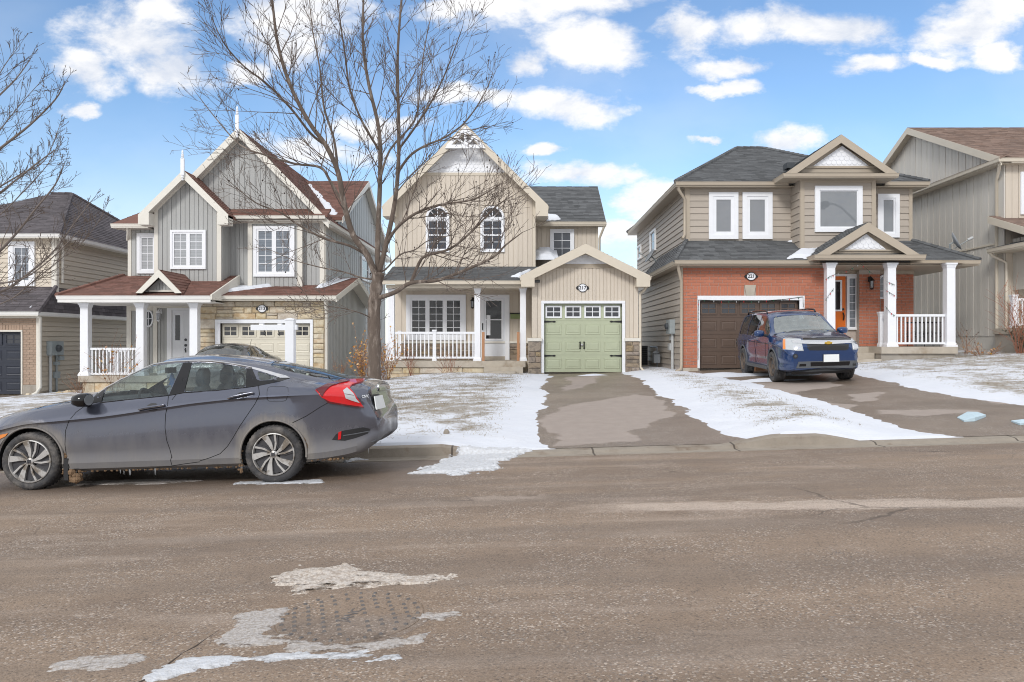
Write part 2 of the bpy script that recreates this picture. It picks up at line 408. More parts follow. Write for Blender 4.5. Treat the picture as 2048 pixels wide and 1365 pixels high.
MC = ground_px(702, 1233)
def asphalt(name, base, wet, dry, road=False):
    m = bpy.data.materials.new(name); m.use_nodes = True; MATS[name] = m
    t = NT(m.node_tree); bs = t.n['Principled BSDF']; tc = t.node('ShaderNodeTexCoord'); v = tc.outputs['Object']
    sx, sy, sz = t.node('ShaderNodeSeparateXYZ', {0: v}).outputs
    big = t.noise(t.scale(v, (.35, 1, 1)), .9, 5, .6); mid = t.noise(v, 5, 5, .6); fine = t.noise(v, 75, 4, .75)
    c = t.mix(t.ramp(big, .35, .66), lin(base), lin(wet))
    vo = t.node('ShaderNodeTexVoronoi', {'Scale': 95.0 if road else 110.0, 'Vector': v}); cell = t.node('ShaderNodeSeparateColor', {0: vo.outputs['Color']})
    vo2 = t.node('ShaderNodeTexVoronoi', {'Scale': 42.0, 'Vector': v}); cell2 = t.node('ShaderNodeSeparateColor', {0: vo2.outputs['Color']})
    grain = t.m('ADD', .30, t.m('MULTIPLY', fine, 1.40))
    patch = t.ramp(t.noise(v, 1.6, 4, .6), .36, .62, .12, 1.0)
    st = t.m('MULTIPLY', t.ramp(cell.outputs[0], .72, .80), patch)
    stone = t.mix(cell.outputs[1], lin((98,92,90)), lin((216,202,188)))
    c = t.mix(t.m('MULTIPLY', st, .72), c, stone)
    st2 = t.m('MULTIPLY', t.m('MULTIPLY', t.ramp(cell2.outputs[0], .90, .93), t.ramp(vo2.outputs['Distance'], .32, .42, 1, 0)), patch)
    c = t.mix(t.m('MULTIPLY', st2, .6), c, t.mix(cell2.outputs[2], lin((70,70,74)), lin((222,212,200))))
    dk = t.ramp(cell.outputs[2], .90, .94)
    c = t.mix(t.m('MULTIPLY', dk, .5), c, lin((72,64,58)))
    rough = None
    if road:
        # salt-dried band, tyre-swept lanes and a muddy patch round the cover
        f = t.m('ABSOLUTE', t.m('SUBTRACT', t.m('ADD', sy, t.m('MULTIPLY', sx, .085)), 6.83))
        f = t.m('ADD', f, t.m('MULTIPLY', t.m('SUBTRACT', t.noise(t.scale(v, (.5, 2, 1)), 3, 6, .7), .5), .55))
        band = t.m('MULTIPLY', t.ramp(f, .10, .24, 1, 0), t.ramp(t.m('ADD', sx, t.m('MULTIPLY', mid, .8)), .6, 1.6))
        band2 = t.m('MULTIPLY', t.ramp(t.m('ABSOLUTE', t.m('SUBTRACT', sy, t.m('ADD', 7.05, t.m('MULTIPLY', mid, .5)))), .04, .12, 1, 0), t.ramp(t.m('ABSOLUTE', t.m('ADD', sx, .15)), .2, .55, 1, 0))
        band = t.m('MAXIMUM', band, t.m('MULTIPLY', band2, .8))
        band = t.m('MULTIPLY', band, t.ramp(fine, .3, .58, .35, 1))
        c = t.mix(t.m('MULTIPLY', band, .85), c, lin((196,180,166)))
        dusty = t.m('MULTIPLY', t.ramp(t.noise(t.scale(v, (.18, 1.0, 1)), 2.2, 5, .65), .5, .68), .4)
        c = t.mix(dusty, c, lin((176,160,146)))
        wetm = t.m('MULTIPLY', t.ramp(sy, 7.7, 8.7), t.ramp(t.m('ADD', sx, t.m('MULTIPLY', big, 2)), -.6, .9, 1, 0))
        c = t.mix(t.m('MULTIPLY', wetm, .5), c, lin((92,80,72)))
        rough = t.ramp(wetm, 0, 1, .85, .5)
        # mud round the cover, long tyre-worn lanes, hairline cracks
        qx, qy = t.m('SUBTRACT', sx, MC.x), t.m('SUBTRACT', sy, MC.y); qd = t.m('ADD', t.m('SQRT', t.m('ADD', t.m('MULTIPLY', t.m('MULTIPLY', qx, qx), .62), t.m('MULTIPLY', qy, qy))), t.m('MULTIPLY', t.m('SUBTRACT', mid, .5), .5))
        c = t.mix(t.m('MULTIPLY', t.ramp(qd, .38, .62, 1, 0), .4), c, t.mix(fine, lin((124,104,86)), lin((160,138,116))))
        lane = t.m('MULTIPLY', t.ramp(t.noise(t.scale(v, (.05, 1, 1)), 1.3, 4, .6), .45, .62), .38); c = t.mix(lane, c, lin((112,101,92)))
        cv = t.node('ShaderNodeTexVoronoi', {'Scale': .42, 'Vector': t.node('ShaderNodeVectorMath', {0: v, 1: t.scale(t.noise(v, 1.6, 5, .6, 0, 1), (.5, .5, 0))}, operation='ADD').outputs[0]}, feature='DISTANCE_TO_EDGE')
        c = t.mix(t.m('MULTIPLY', t.ramp(cv.outputs['Distance'], .0015, .006, 1, 0), t.m('MULTIPLY', t.ramp(t.noise(v, .5, 3), .52, .66), .6)), c, lin((70,62,56)))
    else:
        n = t.m('ADD', t.node('ShaderNodeAttribute', attribute_name='mask').outputs['Fac'], t.m('MULTIPLY', t.m('SUBTRACT', t.noise(v, 2.2, 6, .6), .5), .55))
        dm = t.ramp(n, -.02, .05)
        c = t.mix(t.m('MULTIPLY', dm, .85), c, t.mix(t.ramp(fine, .35, .65), lin(dry), lin(tuple(int(k*.86) for k in dry))))
        rough = t.ramp(dm, 0, 1, .42, .85)
    vm = t.n.new('ShaderNodeVectorMath'); vm.operation = 'SCALE'; t.l.new(c, vm.inputs[0])
    t.l.new(t.m('MULTIPLY', grain, t.m('ADD', .86, t.m('MULTIPLY', mid, .28))), vm.inputs['Scale'])
    t.l.new(vm.outputs[0], bs.inputs['Base Color']); t.l.new(rough, bs.inputs['Roughness'])
    hgt = t.m('ADD', t.m('MULTIPLY', fine, .6), t.m('MULTIPLY', t.m('SUBTRACT', 1.0, vo.outputs['Distance']), .6))
    b = t.node('ShaderNodeBump', {'Strength': .7, 'Distance': .008, 'Height': hgt}); t.l.new(b.outputs[0], bs.inputs['Normal'])
    return m
asphalt('road_asphalt', (146,127,109), (129,112,97), (165,150,138), True)
asphalt('drive_asphalt', (132,117,103), (116,102,89), (178,166,157))

rx = np.concatenate([np.linspace(-400, -62, 10), np.arange(-60, 61, 1.0), np.linspace(62, 400, 10)])
tag(grid_mesh('road', rx, np.arange(-7, 10.25, .3).tolist()+[10.26], lambda x, y: road_z(np.clip(x, -60, 60), y), 'road_asphalt'), kind='structure')

# kerb with a concrete gutter pan; it drops at the driveways and stands up again between them
kh_tab = [(-60, .15), (-1.05, .15), (-.62, .06), (-.3, .035), (2.75, .035), (3.25, .12), (3.45, .15), (4.05, .15), (4.35, .09), (4.6, .035), (10.5, .035), (11, .15), (60, .15)]
kb = MB(); prev = None
kxs = [-60, -40, -30, -24]+[round(-20+.15*i, 3) for i in range(268)]+[24, 30, 40, 60]
jit = random.Random(3)
for i, x in enumerate(kxs):
    h = lerp_tab(kh_tab, x); g = road_z(x, 10.2); g2 = road_z(x, 10.42); e = jit.uniform(-.004, .004)
    ring = [(x, 10.16, g-.05), (x, 10.16, g+.006), (x, 10.40, g2+.002), (x, 10.43+e, g2+.02), (x, 10.455+e, g2+h*.9), (x, 10.475+e, g2+h), (x, 10.65, g2+h+.01), (x, 10.66, g2-.2)]
    k = len(kb.v); kb.v += ring
    if prev is not None:
        for j in range(7): kb.f.append((prev+j, k+j, k+j+1, prev+j+1))
    prev = k
tag(kb.build('kerb', 'kerb_concrete', smooth=True, angle=40), kind='structure')

# driveways: edges picked in the photograph, unprojected onto the ground
def edge(pts):
    tb = sorted([(p.y, p.x) for p in (ground_px(u, v) for u, v in pts)]); return tb
e217l = edge([(1083,756),(1070,775),(1064,800),(1049,835),(1045,855),(1057,880),(1064,894)])
e217r = edge([(1292,757),(1342,788),(1390,820),(1436,845),(1488,868),(1525,884)])
e221l = edge([(1388,750),(1450,762),(1520,778),(1600,801),(1700,833),(1790,866),(1890,884)])
e221r = edge([(1742,752),(1800,766),(1900,788),(1960,797),(2048,808)]); e221r = [(10.6, e221r[0][1]+1.2)]+e221r
e213l = [(10, -10.4), (26, -10.0)]; e213r = [(10, -7.4), (26, -7.2)]; e209l = [(10, -24), (27, -22)]; e209r = [(10, -17.2), (27, -16.3)]
DR = [(e217l, e217r), (e221l, e221r), (e213l, e213r), (e209l, e209r)]
def ev(tb, y): return np.interp(y, [a for a, b in tb], [b for a, b in tb])
def drive_sd(x, y):
    s = np.full(np.shape(x), 99.0)
    for l, r in DR: s = np.minimum(s, np.maximum(ev(l, y)-x, x-ev(r, y)))
    return s
def poly_sd(P, x, y):
    d = np.full(np.shape(x), 1e9); ins_ = np.zeros(np.shape(x), bool); n = len(P)
    for i in range(n):
        a, b = P[i], P[(i+1) % n]; e = b-a; L = max(1e-9, e@e); t = np.clip(((x-a[0])*e[0]+(y-a[1])*e[1])/L, 0, 1)
        d = np.minimum(d, np.hypot(x-a[0]-e[0]*t, y-a[1]-e[1]*t)); ins_ ^= ((a[1] > y) != (b[1] > y)) & (x < (b[0]-a[0])*(y-a[1])/(b[1]-a[1]+1e-12)+a[0])
    return np.where(ins_, d, -d)
def gp(pts): return np.array([ground_px(u, v)[:2] for u, v in pts])
DRY = {0: [gp([(1072,842),(1110,818),(1190,802),(1270,790),(1318,795),(1345,826),(1318,846),(1262,866),(1285,884),(1110,893),(1118,872),(1080,856)]), gp([(1128,756),(1205,752),(1190,768),(1160,778),(1120,784),(1140,770)])],
       1: [gp([(1500,768),(1640,762),(1690,772),(1600,786),(1590,797),(1540,785)]), gp([(1690,790),(1760,786),(1765,800),(1715,806)]), gp([(1640,806),(1720,812),(1700,824)]), gp([(1745,822),(1850,820),(1990,820),(1940,828),(1830,834),(1760,830)]), gp([(1960,800),(2048,806),(2048,812),(1975,808)])], 2: [np.array([(-9.5, 13.0), (-7.5, 13.0), (-7.5, 24), (-9.5, 24)])], 3: [np.array([(-20, 14.0), (-18, 14.0), (-18, 24), (-20, 24)])]}
for k, (l, r, ye) in enumerate(((e217l, e217r, 24.7), (e221l, e221r, 23.9), (e213l, e213r, 25.8), (e209l, e209r, 26.6))):
    ys = np.arange(10.62, ye, .09); us = np.linspace(0, 1, 70)
    U, Y = np.meshgrid(us, ys); X = (ev(l, Y)-.9)*(1-U)+(ev(r, Y)+.9)*U; Z = T(X, Y)+.012
    mb = MB(); mb.v = [tuple(p) for p in np.stack([X.ravel(), Y.ravel(), Z.ravel()], 1)]
    n = len(us); mb.f = [(i*n+j, i*n+j+1, (i+1)*n+j+1, (i+1)*n+j) for i in range(len(ys)-1) for j in range(n-1)]
    o = tag(mb.build('driveway', 'drive_asphalt', smooth=True), kind='structure'); sd_ = np.max([poly_sd(P, X, Y) for P in DRY[k]], 0)
    o.data.attributes.new('mask', 'FLOAT', 'POINT').data.foreach_set('value', (sd_+fbm(X, Y, 1.2, 5, 41)*.35).ravel().astype(np.float32))

# lawn under patchy snow: smooth white drifts at the edges, grass showing through further in
def sd_noisy(x, y): return drive_sd(x, y)+fbm(x, y, 1.3, 5, 3)*.42+fbm(x, y, 7, 3, 9)*.2
def blob(x, y, cx, cy, rx_, ry_): return np.clip(1-np.sqrt(((x-cx)/rx_)**2+((y-cy)/ry_)**2), 0, 1)
def snow_extra(x, y):
    p = ground_px(1440, 752); q = ground_px(1505, 764); k = ground_px(1430, 880); r_ = ground_px(1170, 753)
    return blob(x, y, p.x, p.y, 1.5, 1.3)*1.6+blob(x, y, q.x+.3, q.y, 1.6, .5)*1.3+blob(x, y, 7.2, 20.5, 1.4, 2.2)*1.0+blob(x, y, r_.x+.2, r_.y, .8, .10)*1.5
def grass_mask(x, y):
    sd = sd_noisy(x, y)
    base = fbm(x, y, .55, 4, 21)*1.5+fbm(x, y, 3.2, 4, 31)*2.0
    m = np.clip((sd-.22)/.7, 0, 1)*np.clip(.56+base*.62, 0, 1)
    return m*np.clip((y-11.0)/.9, 0, 1)
def lawn_z(x, y):
    sd = np.maximum(sd_noisy(x, y), snow_extra(x, y)-.8)
    h = np.clip(.05*np.tanh(sd*1.6)+.03, -.06, .08)+np.clip(sd, 0, .6)*.05*np.clip((24.0-y)/6, 0, 1)
    h = h+fbm(x, y, 1.3, 3, 5)*.06*np.clip(sd, 0, 1)+fbm(x, y, 9, 3, 8)*.014*np.clip(sd*2, 0, 1)
    h = h+.10*np.exp(-((x+2.6)/1.5)**2-((y-23.3)/.9)**2)+.12*np.exp(-((x-4.2)/.7)**2-((y-11.3)/.6)**2)*np.clip(sd, 0, 1)
    kh = np.interp(x, [a for a, b in kh_tab], [b for a, b in kh_tab])
    wk = np.clip((y-10.62)/.6, 0, 1); wk = wk*wk*(3-2*wk); on = np.clip(sd*3, 0, 1)
    h = np.where(sd > 0, (kh-.025+.02*on+.012*np.tanh(sd))*(1-wk)*on+h*(wk+(1-wk)*(1-on)), h)
    h = np.where(y < 10.6, np.minimum(h, -.1), h)
    return T(x, y)+h
def snow_grass():
    m = bpy.data.materials.new('lawn_snow'); m.use_nodes = True; MATS['lawn_snow'] = m
    t = NT(m.node_tree); bs = t.n['Principled BSDF']; v = t.node('ShaderNodeTexCoord').outputs['Object']
    at = t.node('ShaderNodeAttribute', attribute_name='mask').outputs['Fac']
    n = t.noise(t.scale(v, (.45, 1, 1)), 6.5, 7, .75); n2 = t.noise(t.scale(v, (.6, 1, 1)), 34, 4, .7); n3 = t.noise(v, 1.4, 4, .6)
    f = t.m('ADD', t.m('MULTIPLY', at, .20), t.m('ADD', t.m('MULTIPLY', n, .62), t.m('MULTIPLY', n2, .38)))
    g = t.m('MULTIPLY', t.ramp(f, .56, .67), t.ramp(at, .03, .12))
    gc = t.mix(n2, lin((116,104,90)), lin((168,158,140)))
    sc = t.mix(t.m('ADD', t.m('MULTIPLY', n3, .5), t.m('MULTIPLY', n, .5)), lin((206,212,224)), lin((236,238,242)))
    t.l.new(t.mix(t.m('MULTIPLY', g, .85), sc, gc), bs.inputs['Base Color']); bs.inputs['Roughness'].default_value = .8
    hh = t.m('ADD', t.m('MULTIPLY', n, .8), t.m('MULTIPLY', n2, .3))
    t.l.new(t.node('ShaderNodeBump', {'Strength': .55, 'Distance': .05, 'Height': hh}).outputs[0], bs.inputs['Normal'])
snow_grass()
lawn = grid_mesh('snowy_lawn', np.arange(-26, 26, .09), np.arange(10.54, 27, .065), lawn_z, 'lawn_snow', True, grass_mask); tag(lawn, kind='structure')

# grass blades pushing through
rs = np.random.RandomState(4); NB = 420000
bx, by = rs.uniform(-7, 14.5, NB), 10.9+13.5*rs.uniform(0, 1, NB)**1.2
mk = grass_mask(bx, by)*np.clip(.5+fbm(bx, by, 5, 3, 77)*2.4, 0, 1.5); keep = rs.uniform(0, .95, NB) < mk; bx, by = bx[keep], by[keep]; bz = lawn_z(bx, by)-.01
n = len(bx); hgt = rs.uniform(.012, .045, n); ang = rs.uniform(0, 6.28, n); wd_ = rs.uniform(.0035, .007, n); lx, ly = rs.uniform(-.045, .045, n), rs.uniform(-.03, .03, n)
co = np.empty((n, 3, 3)); co[:, 0] = np.stack([bx-np.cos(ang)*wd_, by-np.sin(ang)*wd_, bz], 1); co[:, 1] = np.stack([bx+np.cos(ang)*wd_, by+np.sin(ang)*wd_, bz], 1); co[:, 2] = np.stack([bx+lx, by+ly, bz+hgt], 1)
me = bpy.data.meshes.new('grass'); me.from_pydata(co.reshape(-1, 3).tolist(), [], np.arange(3*n).reshape(-1, 3).tolist()); me.materials.append(MATS['straw'])
tag(link_mesh('grass', me), 'dry grass blades poking through the thin snow on the lawns', 'grass', kind='stuff')

# snow and ice lying on the road
def ice_mat(name, c1, c2, sc=18, top=.95, br=.22):
    m = mat(name, c1, .5, .25, 60, bump=.5, bscale=80, col2=c2, s2=sc, f2=(.42, .62)); t = NT(m.node_tree); bs = t.n['Principled BSDF']; v = t.scale(t.node('ShaderNodeTexCoord').outputs['Object'], (.38, 1, 1))
    at = t.node('ShaderNodeAttribute', attribute_name='mask').outputs['Fac']; k = t.m('ADD', at, t.m('ADD', t.m('MULTIPLY', t.m('SUBTRACT', t.noise(v, 16, 6, .7), .5), br), t.m('MULTIPLY', t.m('SUBTRACT', t.noise(v, 90, 3, .7), .5), .10)))
    t.l.new(t.ramp(k, .0, .085, 0, top), bs.inputs['Alpha'])
ice_mat('road_snow', (220,223,228), (204,205,207), 30); ice_mat('dirty_ice', (212,203,193), (176,161,146), 40, .95, .55); ice_mat('grey_ice', (206,201,197), (178,168,158), 50, .82, .42)
def lie(poly, h, m, label, name='snow_patch', rough=1.0, thr=.0, rag=.10, base=None):
    P = np.array([ground_px(u, v)[:2] for u, v in poly]); x0, y0 = P.min(0)-.12; x1, y1 = P.max(0)+.12
    nx = int(min(260, max(30, (x1-x0)/.012))); ny = int(min(200, max(20, (y1-y0)/.012)))
    def sdf(x, y):
        d = np.full(x.shape, 1e9); ins = np.zeros(x.shape, bool); n = len(P)
        for i in range(n):
            a, b = P[i], P[(i+1) % n]; e = b-a; L = max(1e-9, e@e); t = np.clip(((x-a[0])*e[0]+(y-a[1])*e[1])/L, 0, 1)
            d = np.minimum(d, np.hypot(x-a[0]-e[0]*t, y-a[1]-e[1]*t))
            c = ((a[1] > y) != (b[1] > y)) & (x < (b[0]-a[0])*(y-a[1])/(b[1]-a[1]+1e-12)+a[0]); ins ^= c
        return np.where(ins, d, -d)
    def sn(x, y): return sdf(x, y)+fbm(x*.5, y, 6, 6, 13, .65)*rag*2.8+fbm(x*.35, y, 22, 4, 19, .65)*.13+thr
    def zf(x, y):
        s = sn(x, y)
        k = np.clip(s*.5, -.03, h)*1.0+fbm(x, y, 22, 4, 17, .6)*h*1.6*rough*np.clip(s*9, 0, 1)
        gz = road_z(x, y) if base is None else base(x, y)
        return gz+np.where(s < -.03, -.03, k)
    o = grid_mesh(name, np.linspace(x0, x1, nx), np.linspace(y0, y1, ny), zf, m, True, lambda x, y: sn(x, y)+.05)
    return tag(o, label, 'snow', kind='stuff')
lie([(832,948),(880,927),(935,908),(912,892),(985,884),(1060,888),(1066,908),(1004,924),(975,944),(900,950)], .035, 'road_snow', 'clean white snow spilled off the lawn onto the road beside the driveway', rough=.5, rag=.20, base=lambda x, y: np.where(y < 10.40, road_z(x, y), road_z(x, 10.42)+np.interp(x, [a for a, b in kh_tab], [b for a, b in kh_tab])*np.clip((y-10.40)/.06, 0, 1)+.004))
lie([(455,1152),(545,1146),(600,1132),(690,1130),(725,1150),(900,1150),(925,1163),(800,1172),(700,1178),(600,1182),(545,1176)], .012, 'dirty_ice', 'lumpy tan ice above the manhole cover', 'ice_patch', 1.6, -.02, .14)
lie([(435,1288),(478,1228),(572,1218),(556,1246),(520,1272),(590,1278),(560,1292),(470,1292)], .008, 'grey_ice', 'pale ice patch against the edge of the manhole cover nearest the crack', 'ice_patch', 1.0, 0, .05)
lie([(560,1272),(650,1292),(740,1290),(862,1262),(845,1284),(700,1306),(570,1303)], .007, 'grey_ice', 'thin grey ice smear in front of the manhole cover', 'ice_patch', 1.0, 0, .05)
lie([(308,1362),(345,1322),(375,1312),(560,1310),(795,1309),(798,1317),(560,1320),(400,1334),(352,1352)], .008, 'road_snow', 'long thin white ice streak in front of the manhole cover', 'ice_patch', 1.2, .01, .06)
lie([(815,1228),(912,1226),(918,1232),(870,1242),(822,1240)], .006, 'grey_ice', 'small ice streak to the driveway side of the manhole cover', 'ice_patch', 1.0, 0, .03)
lie([(100,1332),(180,1312),(285,1306),(312,1318),(250,1334),(150,1342)], .006, 'grey_ice', 'pale ice smear in the bottom corner of the road', 'ice_patch', 1.0, 0, .05)
lie([(480,964),(560,962),(640,960),(640,966),(560,969),(470,969)], .01, 'road_snow', 'narrow snow line beside the rear wheel of the grey sedan', 'snow_patch', .6, 0, .05)
lie([(690,915),(740,905),(760,915),(720,922),(690,926)], .03, 'road_snow', 'snow lying in the gutter under the tail of the grey sedan', 'snow_patch', .6, 0, .1)
lie([(130,965),(330,958),(400,962),(330,968),(130,972)], .008, 'grey_ice', 'icy streak on the road below the doors of the grey sedan', 'ice_patch', .6, 0, .04)

# crack running to the manhole cover
cr = MB(); pts = [ground_px(u, v) for u, v in ((278,1366),(312,1348),(340,1326),(366,1306),(390,1294),(412,1278),(436,1262),(448,1256))]
cr.tube([p+Vector((0, 0, -.004)) for p in pts], [.009, .006, .008, .005, .008, .005, .005, .003], 6)
mat('crack_dark', (72,63,56), .95)
tag(cr.build('road_crack', 'crack_dark'), 'dark crack in the asphalt leading to the manhole cover', 'crack', kind='structure')

# manhole cover
mat('iron_dirty', (142,122,102), .95, .5, 75, bump=.6, bscale=150, col2=(126,107,90), s2=14)
mat('iron_stud', (106,102,100), .55, .2, 20, metal=.2)
mc = MC; cover = empty('manhole_cover', (mc.x, mc.y, mc.z), 'round studded iron manhole cover caked in mud, set in the road', 'manhole cover')
cover.rotation_euler = (0, -math.atan(.029), 0)
d = MB().lathe([(0.0, .006), (.385, .006), (.392, .003), (.395, -.03)], (0, 0, 0), (0, 0, 1), 48)
me_d = d; o = d.build('cover_plate', 'road_asphalt'); o.parent = cover
rg = MB().lathe([(.398, -.03), (.398, .002), (.44, .001), (.45, -.03)], (0, 0, 0), (0, 0, 1), 48); o = rg.build('frame_ring', 'road_asphalt'); o.parent = cover
st = MB(); st.add([(-.012,-.009,0),(.012,-.009,0),(.012,.009,0),(-.012,.009,0),(-.008,-.006,.009),(.008,-.006,.009),(.008,.006,.009),(-.008,.006,.009)], [(4,5,6,7),(0,1,5,4),(1,2,6,5),(2,3,7,6),(3,0,4,7)])
sme = bpy.data.meshes.new('stud'); sme.from_pydata(st.v, [], st.f); sme.materials.append(MATS['iron_stud'])
for i in range(-5, 6):
    for j in range(-5, 6):
        if rnd.random() < .12: continue
        x, y = i*.074, j*.068; x, y = x*.96-y*.28, x*.28+y*.96
        if math.hypot(x, y) > .335 or abs(i) < .5 and abs(j) < 4: continue
        s_ = link_mesh('stud', sme, cover, (x, y, .004)); s_.rotation_euler = (0, 0, .28)
for i in range(27):
    a = i*math.tau/27; s_ = link_mesh('stud', sme, cover, (.362*math.cos(a), .362*math.sin(a), .004)); s_.rotation_euler = (0, 0, a)
text_mesh('cast_lettering', 'JANC', .085, 'iron_stud', cover, Vector(mc)+Vector((0, 0, .006)), Matrix.Rotation(R(78), 3, 'Z'), .002, .0)
# ---------------------------------------------------------------- house-building helpers
class Plane:                              # t along the wall, z up, d out of the wall
    def __init__(s, O, a, n): s.O = Vector(O); s.a = Vector(a); s.n = Vector(n)
    def __call__(s, t, z, d=0.0): return s.O + s.a*t + s.n*d + Vector((0, 0, z))
def front(Y): return Plane((0, Y, 0), (1, 0, 0), (0, -1, 0))
def side_r(X): return Plane((X, 0, 0), (0, 1, 0), (1, 0, 0))      # faces +X
def side_l(X): return Plane((X, 0, 0), (0, 1, 0), (-1, 0, 0))     # faces -X
def pslab(mb, P, poly, d0, d1):
    return mb.prism([P(t, z, d0) for t, z in poly], P.n*(d1-d0))
def vplanks(parent, P, t0, t1, bot, top, pitch, m, joined=False, name='siding_plank', d=.024, kinks=()):
    n = max(1, round((t1-t0)/pitch)); p = (t1-t0)/n; mb = MB(); ev_ = lambda f, t: f(t) if callable(f) else f
    for i in range(n):
        a, b = t0+i*p+.010, t0+(i+1)*p-.010
        ts = [a]+[k for k in kinks if a < k < b]+[b]
        poly = [(t, ev_(bot, t)) for t in ts]+[(t, ev_(top, t)) for t in reversed(ts)]
        if max(z for t, z in poly[len(ts):])-min(z for t, z in poly[:len(ts)]) < .04: continue
        poly = [(t, max(z, ev_(bot, t)+.002) if k >= len(ts) else z) for k, (t, z) in enumerate(poly)]
        q = mb if joined else MB(); pslab(q, P, poly, .002, d-(.007 if i % 2 else 0))
        if not joined: q.build(name, m, parent)
    if joined: return mb.build(name+'s', m, parent, kind='stuff')
def hplanks(parent, P, t0, t1, z0, z1, pitch, m, joined=False, clip=None, name='siding_plank'):
    n = max(1, round((z1-z0)/pitch)); p = (z1-z0)/n; mb = MB()
    for i in range(n):
        a, b = z0+i*p, z0+(i+1)*p; l, r = (t0, t1) if clip is None else clip((a+b)/2)
        if r-l < .03: continue
        q = mb if joined else MB()
        prof = [(a+.014, .003), (a+.012, .028), (a+.022, .031), (b+.004, .008), (b+.004, .003)]
        q.prism([P(l, z, d) for z, d in prof], P.a*(r-l))
        if not joined: q.build(name, m, parent)
    if joined: return mb.build(name+'s', m, parent, kind='stuff')
def ring(mb, P, o, i, d0, d1):            # rectangular frame: o, i = (t0,t1,z0,z1)
    pslab(mb, P, [(o[0], o[2]), (i[0], o[2]), (i[0], o[3]), (o[0], o[3])], d0, d1); pslab(mb, P, [(i[1], o[2]), (o[1], o[2]), (o[1], o[3]), (i[1], o[3])], d0, d1)
    pslab(mb, P, [(i[0], i[3]), (i[1], i[3]), (i[1], o[3]), (i[0], o[3])], d0, d1); pslab(mb, P, [(i[0], o[2]), (i[1], o[2]), (i[1], i[2]), (i[0], i[2])], d0, d1)
def window(parent, P, t0, t1, z0, z1, cols=2, rows=3, casing=.10, lights=1, pane='pane_dark', m='white_vinyl', name='window', sash=.04, bars=True, cd=.085, mm=None):
    mb = MB(); i = (t0+casing, t1-casing, z0+casing, z1-casing); ring(mb, P, (t0, t1, z0, z1), i, .0, cd)
    w = mb.build(name, m, parent); lw = (i[1]-i[0])/lights; sb = MB(); bb = MB()
    for k in range(lights):
        a, b = i[0]+k*lw, i[0]+(k+1)*lw; o = (a, b, i[2], i[3]); q = (a+sash, b-sash, i[2]+sash, i[3]-sash); ring(sb, P, o, q, .004, cd-.024)
        cw, rh = (q[1]-q[0])/cols, (q[3]-q[2])/rows
        for c in range(cols):
            for r in range(rows):
                x = MB(); pslab(x, P, [(q[0]+c*cw+.001, q[2]+r*rh+.001), (q[0]+(c+1)*cw-.001, q[2]+r*rh+.001), (q[0]+(c+1)*cw-.001, q[2]+(r+1)*rh-.001), (q[0]+c*cw+.001, q[2]+(r+1)*rh-.001)], .003, .036); x.build('pane', pane, w)
        if bars:
            for c in range(1, cols): pslab(bb, P, [(q[0]+c*cw-.009, q[2]), (q[0]+c*cw+.009, q[2]), (q[0]+c*cw+.009, q[3]), (q[0]+c*cw-.009, q[3])], .0361, .046)
            for r in range(1, rows): pslab(bb, P, [(q[0], q[2]+r*rh-.009), (q[1], q[2]+r*rh-.009), (q[1], q[2]+r*rh+.009), (q[0], q[2]+r*rh+.009)], .0362, .0452)
    sb.build('sash', mm or m, w)
    if bb.v: bb.build('glazing_bars', mm or m, w)
    return w
def trim(parent, P, t0, t1, z0, z1, d0=.0, d1=.03, m='white_trim', name='trim_board'):
    return pslab(MB(), P, [(t0, z0), (t1, z0), (t1, z1), (t0, z1)], d0, d1).build(name, m, parent)
GUT = [(-.11, -.01), (-.11, -.11), (-.02, -.12), (.0, -.10), (.008, -.03), (.02, .0), (.0, .005), (-.02, -.02), (-.09, -.02)]
def gutter(parent, path, m, name='gutter'): return MB().sweep(path, GUT).build(name, m, parent)
def soffit(parent, pts, m, t=.02): return MB().prism(pts, (0, 0, -t)).build('soffit', m, parent)
def downspout(parent, path, m, r=.042):
    mb = MB(); mb.tube(path, r, 8); return mb.build('downspout', m, parent, angle=50)
def shingles(parent, polys, m, row=.145, tab=.32):
    """course upon course of separate tabs, clipped to the roof plane"""
    mb = MB()
    for pts in polys:
        pts = [Vector(p) for p in pts]; nrm = Vector((0, 0, 0))
        for i in range(1, len(pts)-1): nrm += (pts[i]-pts[0]).cross(pts[i+1]-pts[0])
        nrm.normalize()
        if nrm.z < 0: nrm = -nrm
        e1 = Vector((0, 0, 1)).cross(nrm).normalized(); e2 = nrm.cross(e1).normalized(); O = pts[0]
        P2 = [((p-O).dot(e1), (p-O).dot(e2)) for p in pts]; x0, x1 = min(p[0] for p in P2), max(p[0] for p in P2); y0, y1 = min(p[1] for p in P2), max(p[1] for p in P2)
        r = 0; y = y0
        while y < y1:
            x = x0-rnd.uniform(0, tab)
            while x < x1:
                wd2 = tab*rnd.uniform(.55, 1.25); q = clip_poly([(x+.003, y-.004), (x+wd2-.003, y-.004), (x+wd2-.003, y+row*1.03), (x+.003, y+row*1.03)], P2); x += wd2
                if len(q) < 3: continue
                k = len(mb.v); h0 = rnd.choice((.013, .013, .019))
                up = [O+e1*a+e2*b+nrm*(h0+(.003-h0)*max(0, min(1, (b-y)/row))) for a, b in q]; lo = [O+e1*a+e2*b+nrm*.0005 for a, b in q]; nq = len(q)
                mb.v += [tuple(p) for p in up+lo]
                ar = sum(q[i][0]*q[(i+1) % nq][1]-q[(i+1) % nq][0]*q[i][1] for i in range(nq)); idx = list(range(nq)) if ar > 0 else list(range(nq))[::-1]
                mb.f.append(tuple(k+i for i in idx))
                for a in range(nq): i, j = idx[a], idx[(a+1) % nq]; mb.f.append((k+j, k+i, k+nq+i, k+nq+j))
            y += row; r += 1
    return mb.build('shingles', m, parent, kind='stuff')
